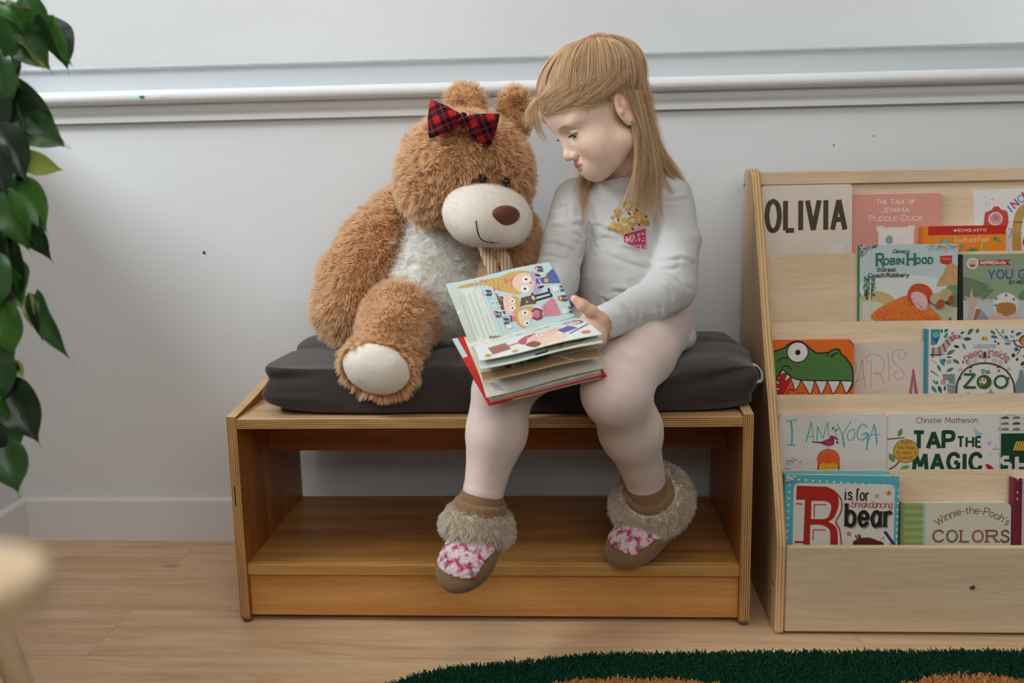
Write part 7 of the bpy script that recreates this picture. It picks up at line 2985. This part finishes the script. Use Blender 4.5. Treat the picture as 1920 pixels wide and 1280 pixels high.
A.line([(800, 205), (790, 250)], 7, '23292c')
for u, v, r in ((830, 185, 200), (850, 270, 160)):
    A.leaf(u, v, 60, 22, r, '23292c')
A.line([(812, 195), (865, 180)], 14, 'e2bfae')
A.line([(820, 262), (880, 262)], 14, 'e2bfae')
A.poly([(462, 320), (480, 345), (525, 350), (535, 420), (528, 510), (505, 470), (480, 380)], '5d453c')
A.line([(465, 322), (510, 380)], 14, 'a07a62')
A.blob([(525, 350), (600, 340), (640, 390), (640, 440), (600, 488), (535, 480)], 'e2bfae')
A.blob([(590, 345), (640, 360), (650, 430), (625, 465), (612, 420)], 'c9a35e')
for u, v in ((592, 390), (590, 450)):
    A.ell(u, v, 22, 20, 'e8e6e0')
    A.ell(u, v, 9, 8, '23473f', n=10)
A.poly([(662, 365), (735, 350), (750, 320), (780, 365), (775, 420), (690, 425), (650, 440)], '5a4644')
A.ell(706, 402, 10, 10, 'c9a540')
A.line([(755, 360), (885, 330), (880, 300)], 17, '2a2628')
A.line([(765, 395), (900, 362), (895, 345)], 17, '2a2628')
A.leaf(745, 350, 50, 26, 60, 'd8b4a4')
A.poly([(820, 440), (900, 380), (925, 392), (968, 520), (830, 530)], 'c9808c')
for i in range(10):
    A.ell(rq.uniform(840, 940), rq.uniform(420, 515), 5, 5, 'a8566c', n=8)
A.line([(742, 480), (770, 465), (812, 480), (805, 505), (812, 530), (780, 548), (748, 535)], 20, '8a3448', True)
A.rect(745, 485, 800, 530, 'c9707c')
A.blob([(598, 470), (650, 450), (740, 440), (748, 470), (660, 500), (655, 560), (680, 608), (640, 605), (598, 540)], 'c9a35e')
A.blob([(632, 490), (680, 465), (728, 480), (735, 530), (710, 590), (670, 600), (635, 560)], 'e2bfae')
for u, v in ((685, 492), (696, 578)):
    A.ell(u, v, 24, 22, 'e8e6e0')
    A.ell(u, v, 10, 9, '23473f', n=10)
A.rect(566, 510, 582, 560, '8a3448')
A.rect(582, 515, 610, 555, 'd0747c')
for u, v, c in ((970, 385, 'd0642e'), (800, 108, 'd88a74'), (935, 305, 'e6e6de'), (462, 490, 'd88a74'), (1000, 490, 'd6dfd8'), (555, 595, 'd6dfd8'), (380, 310, 'c9a8bc')):
    for q in range(6):
        A.ell(u + 15 * math.cos(q), v + 14 * math.sin(q * 1.047), 10, 10, c, n=8)
    A.ell(u, v, 8, 8, 'b9cfcf' if c == 'e6e6de' else 'e6dcc8', n=8)
for u, v in ((830, 105), (1010, 375), (1060, 475), (1000, 290), (420, 305), (485, 488), (545, 545)):
    for q in range(3):
        A.leaf(u - 15 + q * 14, v + 8, 34, 13, -125, '2c4a62')
        A.leaf(u - 15 + q * 14, v + 10, 34, 13, 110, '2c4a62')
for u in range(400, 520, 26):
    A.line([(u, 360 + (u - 400) * 1.5), (u + 50, 350 + (u - 400) * 1.5)], 9, 'cfdcda')
A.line([(385, 350), (490, 660)], 9, 'cfdcda')
A.line([(440, 335), (520, 640)], 9, 'cfdcda')
for i in range(8):
    A.leaf(400 + i * 10, 690, 26, 9, -100 + i * 6, '5a6a5a')
sheet((-0.1255, -0.362, 0.5640), (0.0379, -0.337, 0.5945), (-0.010, 0.004), (-0.010, 0.004), A, ((245, 750), (835, -200), (-170, -515)), BLUE, 'raised_page', label='pale blue illustrated page')

A = Art()
A.rect(0, 0, 100, 100, 'd9dcd6')
A.poly([(0, 0), (100, 0), (100, 22), (60, 30), (0, 25)], 'c3d2d0')
A.blob([(38, 60), (50, 42), (62, 38), (72, 50), (66, 70), (48, 76)], 'e0bcac')
A.blob([(36, 62), (46, 40), (56, 36), (46, 56), (40, 78)], 'b0566a')
A.blob([(44, 78), (58, 66), (74, 72), (70, 92), (48, 94)], 'e2c4b0')
A.blob([(40, 80), (48, 72), (52, 88), (46, 96)], '8a5a3c')
A.ell(56, 52, 3, 5, 'eceae4', n=10)
A.ell(56, 52, 1.2, 2, '23473f', n=8)
A.poly([(72, 50), (84, 40), (88, 62), (74, 70)], '6a5a9a')
A.poly([(64, 34), (76, 30), (78, 44), (68, 50)], 'e0b8ac')
A.line([(78, 78), (100, 52)], 2.2, '3a3438')
A.line([(84, 20), (94, 18), (97, 38), (88, 44)], 2.4, '5a4a52', True)
for x in (84, 88, 92):
    A.line([(x, 22), (x + 1, 36)], 1.6, 'b0566a')
A.poly([(10, 62), (26, 54), (28, 82), (12, 90)], '9a6a58')
A.line([(26, 70), (36, 66)], 4, 'c9694a')
A.ell(90, 84, 4, 6, 'd0744e', n=10)
A.ell(8, 90, 3, 5, 'c9944a', n=10)
A.ell(30, 92, 3, 4, 'c9a35e', n=10)
for x in (40, 58, 66):
    A.leaf(x, 16, 8, 4, -30, '3a5a6a')
UF = ((0, 0), (100, 0), (0, 100))
sheet((-0.0600, -0.530, 0.4748), (0.1125, -0.505, 0.5072), (0.0, 0.014), (0.0, 0.006), A, UF, 'd9dcd6', 'page', label='white page with small coloured figures')
A = Art()
A.rect(0, 0, 100, 100, 'cdd4cc')
A.blob([(55, 80), (62, 70), (74, 76), (84, 72), (86, 90), (60, 96)], 'b9aa80')
A.line([(66, 92), (72, 76), (82, 84), (90, 80)], 3, '8a8a5a', True)
for x in (45, 48, 51):
    A.leaf(x, 96, 8, 5, -50, '2a3a34')
for i in range(8):
    A.line([(84 + i * 1.6, 82 - i), (85 + i * 1.6, 88 - i)], 0.7, '6a6e6a')
sheet((-0.0580, -0.535, 0.4640), (0.1140, -0.510, 0.4965), (0.0, 0.010), (0.0, 0.004), A, UF, 'cdd4cc', 'page')
A = Art()
A.rect(0, 0, 100, 100, 'd6cfae')
A.rect(0, 82, 100, 100, '9a7656')
A.poly([(30, 40), (60, 40), (60, 82), (30, 82)], 'a8b48c')
A.line([(36, 30), (36, 82)], 2, '7a5a48')
A.blob([(40, 70), (50, 60), (60, 68), (56, 82), (42, 82)], '6a8a5a')
A.ell(24, 78, 3, 6, '8a4a3a', n=10)
A.leaf(86, 60, 10, 8, 20, '2a2a2a')
A.leaf(80, 62, 8, 6, 30, '2a2a2a')
A.ell(70, 62, 3, 5, 'c2502e', n=10)
A.line([(62, 70), (70, 88), (76, 96)], 1.4, 'd9d2c0', True)
sheet((-0.0560, -0.535, 0.4475), (0.1130, -0.510, 0.4762), (0.0, 0.006), (0.0, 0.002), A, UF, 'd6cfae', 'page', label='page with a brown plank border')
A = Art()
A.rect(0, 0, 100, 100, 'd9d3c7')
for i in range(5):
    A.line([(6 + i * .8, 78 + i * 3), (12 + i, 82 + i * 3)], 1.2, '7d8296')
A.blob([(66, 40), (78, 30), (90, 34), (92, 50), (80, 58), (68, 56)], 'a8946a')
A.ell(80, 44, 4, 5, 'c24a2e', n=10)
for i in range(10):
    A.line([(40 + i * 3, 66 - i), (42 + i * 3, 65 - i)], 1.6, '9a8a7a')
sheet((-0.0525, -0.520, 0.4195), (0.1150, -0.4935, 0.4560), (0.0, 0.004), (0.0, 0.002), A, UF, 'd9d3c7', 'page')

# ------------------------------------------------------------------ the cushion gives way under the two sitters
weights = [BVHTree.FromPolygons([v.co for v in o.data.vertices], [p.vertices for p in o.data.polygons]) for o in bpy.data.objects if o.type == 'MESH' and o.name.split('.')[0] in ('leggings', 'long_sleeved_top', 'torso', 'belly_patch', 'leg', 'arm', 'foot_pad') and o.parent in (bear, person)]
weights += [BVHTree.FromPolygons([v.co for v in o.data.vertices], [p.vertices for p in o.data.polygons]) for o in bpy.data.objects if o.name.startswith('foot_pad')]
cm = cush.data
cc_ = vco(cm).astype(float)
for i in range(len(cc_)):
    x, y, z = cc_[i]
    if z < CZ0 + 0.006:
        continue
    for t in weights:
        h = t.ray_cast(Vector((x, y, CZ0 + 0.002)), Vector((0, 0, 1)), 0.12)
        if h[0] is not None and h[0].z < cc_[i, 2] + 0.002:
            cc_[i, 2] = max(CZ0 + 0.004, h[0].z - 0.002)
cm.vertices.foreach_set('co', cc_.astype(np.float32).ravel())
cm.update()

# ------------------------------------------------------------------ weeping fig hanging in at the left
def leaf_mat(name, a, b, back):
    k = NT(name, 0.32, 0.5)
    n = k.noise(k.coords(), 26, 3)
    g = k.n('NewGeometry')
    c = k.mix(n, a, b)
    k.color(k.mix(g.outputs['Backfacing'], c, back))
    tr = k.n('BsdfTranslucent')
    k.l(k.mix(n, b, back), tr.inputs[0])
    mx = k.n('MixShader')
    mx.inputs[0].default_value = 0.22
    k.l(k.b.outputs[0], mx.inputs[1])
    k.l(tr.outputs[0], mx.inputs[2])
    k.l(mx.outputs[0], k.t.nodes['Material Output'].inputs[0])
    return k.m


LM = [leaf_mat('fig_leaf_dark', '142416', '22381f', '2f4a2a'), leaf_mat('fig_leaf_green', '2c5220', '477a2c', '5d8a3c'), leaf_mat('fig_leaf_young', '7d8f3a', '9aa84c', '9aa85a'), leaf_mat('fig_leaf_mid', '21401f', '36602c', '4a7038')]
fig = empty('weeping_fig', (-0.93, -0.86, 0.0), 'leafy weeping fig plant hanging into the left edge of the picture', 'plant')
LEAVES = []


def fleaf(bm, a, b, w, mi, roll=0.0, curl=0.25, fold=0.35, wave=0.12):
    """one fig leaf from stem end a to drip tip b"""
    a, b = Vector(a), Vector(b)
    ax = b - a
    L = ax.length
    ax.normalize()
    view = Vector((0.45, -0.85, 0.1)).normalized()
    n = (view - ax * view.dot(ax)).normalized()
    n = Quaternion(ax, roll) @ n
    sd = ax.cross(n)
    w = w * 1.15
    rows = []
    ns, nw = 12, 3
    for i in range(ns + 1):
        t = i / ns
        prof = (math.sin(PI * min(t / 0.9, 1) ** 0.8) ** 0.85 if t < 0.9 else 0.0)
        if t > 0.72:
            prof = max(prof * (1 - (t - 0.72) / 0.28) ** 0.7, 0.03 * (1 - t) / 0.28)
        hw = w * 0.5 * max(prof, 0.012)
        row = []
        for j in range(-nw, nw + 1):
            s = j / nw
            p = a + ax * L * t + sd * hw * s
            p += n * (abs(s) * hw * fold - curl * L * (t - 0.5) ** 2 + wave * hw * math.sin(t * 11 + s * 2) * abs(s))
            row.append(bm.verts.new(p))
        rows.append(row)
    for r0, r1 in zip(rows, rows[1:]):
        for j in range(2 * nw):
            f = bm.faces.new((r0[j], r0[j + 1], r1[j + 1], r1[j]))
            f.material_index = mi
            f.smooth = True


bm = bmesh.new()
for a, b, w, mi, roll, curl in (((-0.5640, -0.7040, 0.944), (-0.5290, -0.7150, 0.8690), 0.040, 0, -0.5, 0.15), ((-0.5560, -0.7060, 0.940), (-0.5240, -0.7200, 0.8725), 0.030, 1, 0.9, 0.2), ((-0.5990, -0.7100, 0.932), (-0.5500, -0.7170, 0.8690), 0.044, 3, 0.3, 0.2), ((-0.590, -0.706, 0.915), (-0.556, -0.722, 0.872), 0.030, 2, -0.8, 0.2),
                                ((-0.6180, -0.7080, 0.955), (-0.5750, -0.7160, 0.884), 0.042, 1, 0.2, 0.2), ((-0.590, -0.700, 0.965), (-0.548, -0.712, 0.905), 0.040, 3, 0.6, 0.1), ((-0.625, -0.715, 0.925), (-0.592, -0.722, 0.846), 0.036, 0, -0.2, 0.2), ((-0.600, -0.705, 0.960), (-0.575, -0.715, 0.905), 0.036, 1, -0.9, 0.2),
                                ((-0.6230, -0.7230, 0.866), (-0.5320, -0.7320, 0.7815), 0.046, 0, 0.3, 0.25), ((-0.590, -0.7300, 0.818), (-0.5310, -0.7335, 0.7800), 0.038, 3, 0.2, 0.2), ((-0.612, -0.722, 0.895), (-0.583, -0.728, 0.838), 0.026, 2, 0.9, 0.2), ((-0.630, -0.718, 0.890), (-0.603, -0.728, 0.815), 0.040, 0, -0.4, 0.2),
                                ((-0.5970, -0.7360, 0.7735), (-0.5345, -0.7365, 0.7530), 0.026, 2, 0.4, 0.1), ((-0.5945, -0.7400, 0.7510), (-0.5580, -0.7510, 0.6760), 0.036, 1, 0.2, 0.25), ((-0.6180, -0.7460, 0.7250), (-0.5565, -0.7570, 0.6420), 0.026, 3, 1.1, 0.25), ((-0.578, -0.745, 0.705), (-0.5545, -0.757, 0.6415), 0.024, 0, 0.8, 0.3),
                                ((-0.622, -0.742, 0.762), (-0.596, -0.750, 0.700), 0.040, 0, -0.2, 0.2), ((-0.6300, -0.750, 0.730), (-0.604, -0.757, 0.660), 0.038, 0, 0.2, 0.25), ((-0.610, -0.748, 0.700), (-0.590, -0.758, 0.640), 0.020, 2, 0.9, 0.2), ((-0.6110, -0.7530, 0.685), (-0.5930, -0.7690, 0.5855), 0.034, 0, 0.4, 0.2),
                                ((-0.604, -0.756, 0.660), (-0.588, -0.768, 0.598), 0.026, 3, -0.8, 0.2), ((-0.6220, -0.7610, 0.640), (-0.5850, -0.7690, 0.5870), 0.036, 1, 0.1, 0.2), ((-0.5790, -0.7630, 0.6140), (-0.5340, -0.7775, 0.5220), 0.026, 3, 0.7, 0.35), ((-0.5810, -0.7640, 0.612), (-0.5640, -0.7740, 0.548), 0.022, 0, -0.5, 0.2), ((-0.582, -0.765, 0.611), (-0.579, -0.773, 0.565), 0.014, 2, 0.5, 0.2),
                                ((-0.626, -0.775, 0.575), (-0.600, -0.785, 0.515), 0.036, 3, 0.4, 0.2), ((-0.604, -0.780, 0.530), (-0.586, -0.787, 0.508), 0.016, 2, 0.2, 0.2), ((-0.6120, -0.7830, 0.5130), (-0.5690, -0.7970, 0.4250), 0.046, 0, 0.25, 0.15), ((-0.6220, -0.7880, 0.4900), (-0.6080, -0.8040, 0.3970), 0.046, 3, 0.1, 0.15), ((-0.635, -0.780, 0.545), (-0.612, -0.790, 0.470), 0.034, 0, -0.3, 0.2)):
    fleaf(bm, a, b, w, mi, roll, curl)
rq = random.Random(12)
for i in range(46):      # the rest of the crown, out of the picture to the left
    z = rq.uniform(0.45, 1.45)
    a = Vector((rq.uniform(-0.95, -0.66), rq.uniform(-1.0, -0.66), z))
    b = a + Vector((rq.uniform(-0.05, 0.03), rq.uniform(-0.04, 0.04), -rq.uniform(0.06, 0.09)))
    fleaf(bm, a, b, rq.uniform(0.03, 0.042), rq.choice([0, 1, 3, 3]), rq.uniform(-1, 1), 0.2)
for i in range(22):      # inner leaves at the picture's edge
    z = 0.44 + 0.50 * (i + rq.random()) / 22
    yb = -0.705 - (0.95 - z) * 0.17
    a = Vector((rq.uniform(-0.640, -0.600), yb - rq.uniform(0, 0.03), z))
    b = a + Vector((rq.uniform(-0.01, 0.035), rq.uniform(-0.02, 0.0), -rq.uniform(0.06, 0.085)))
    fleaf(bm, a, b, rq.uniform(0.034, 0.044), rq.choice([0, 0, 1, 3]), rq.uniform(-0.9, 0.9), 0.2)
bm_obj('foliage', bm, LM, fig)
M_twig = wood('fig_bark', '7d6a55', '6a5846', '544434', 'z', 2, 0.8)
for pts, r0 in (([(-0.93, -0.86, 0.20), (-0.92, -0.86, 0.7), (-0.88, -0.84, 1.15), (-0.80, -0.78, 1.35)], 0.013), ([(-0.88, -0.84, 1.15), (-0.76, -0.76, 1.12), (-0.66, -0.72, 0.98), (-0.62, -0.725, 0.86), (-0.618, -0.742, 0.76), (-0.612, -0.752, 0.69), (-0.606, -0.765, 0.63), (-0.598, -0.775, 0.585), (-0.606, -0.782, 0.54), (-0.614, -0.785, 0.505)], 0.004),
                ([(-0.92, -0.86, 0.7), (-0.80, -0.80, 0.82), (-0.68, -0.76, 0.80), (-0.63, -0.745, 0.785), (-0.597, -0.737, 0.774)], 0.003), ([(-0.66, -0.72, 0.98), (-0.61, -0.706, 0.955), (-0.565, -0.704, 0.945)], 0.0018), ([(-0.612, -0.752, 0.69), (-0.603, -0.760, 0.640), (-0.597, -0.770, 0.592)], 0.0013)):
    bm = bmesh.new()
    p = crv(pts, 6)
    tube(bm, p, [r0 * (1 - 0.55 * i / len(p)) for i in range(len(p))], 8)
    bm_obj('branch', bm, M_twig, fig)
bm = bmesh.new()
lathe(bm, [(0.095, 0.0), (0.105, 0.006), (0.135, 0.19), (0.14, 0.20), (0.14, 0.215), (0.128, 0.215), (0.124, 0.195), (0.004, 0.19)], 40, (-0.93, -0.86, 0))
bm_obj('pot', bm, flat('8a8782', 0.6), fig)

# ------------------------------------------------------------------ table corner close to the lens, stool beneath it
M_table = wood('pale_table_wood', 'd6bd9c', 'ccb08c', 'bb9c76', 'x', 0.8, 0.4)
tb = empty('low_table', (-0.60, -1.85, 0.0), 'pale wooden table, only its blurred rounded corner shows at the lower left', 'table')
cor = [(-0.086 - 0.028 + 0.028 * math.cos(a), -1.655 + 0.028 * math.sin(a)) for a in np.linspace(-0.5, 1.9, 10)]
bm = bmesh.new()
prism(bm, cor + [(-0.55, -1.47), (-0.98, -1.50), (-1.02, -1.54), (-1.02, -2.16), (-0.98, -2.20), (-0.22, -2.20)], 'z', 0.6235, 0.6355, 0, 0, bev=0.003)
bm_obj('table_top', bm, M_table, tb)
for x, y in ((-0.38, -1.70), (-0.95, -1.60), (-0.95, -2.12), (-0.34, -2.10)):
    bm = bmesh.new()
    tube(bm, [(x, y, 0.6235), (x, y, 0.0)], [0.022, 0.017], 16)
    bm_obj('leg', bm, M_table, tb)
st = empty('wooden_stool', (-0.66, -0.96, 0.0), 'wooden stool whose splayed leg shows at the bottom left edge', 'stool')
bm = bmesh.new()
lathe(bm, [(0.10, 0.0), (0.128, 0.004), (0.132, 0.012), (0.130, 0.022), (0.10, 0.026), (0.004, 0.025)], 40, (-0.69, -0.96, 0.345))
bm_obj('seat', bm, M_table, st)
for a in (0.25, 1.82, 3.39, 4.96):
    bm = bmesh.new()
    ca, sa = math.cos(a), math.sin(a)
    tube(bm, crv([(-0.69 + ca * 0.100, -0.96 + sa * 0.100, 0.346), (-0.69 + ca * 0.130, -0.96 + sa * 0.130, 0.25), (-0.69 + ca * 0.150, -0.96 + sa * 0.150, 0.15), (-0.69 + ca * 0.165, -0.96 + sa * 0.165, 0.0)], 6), 0.0145, 14)
    bm_obj('leg', bm, M_table, st)
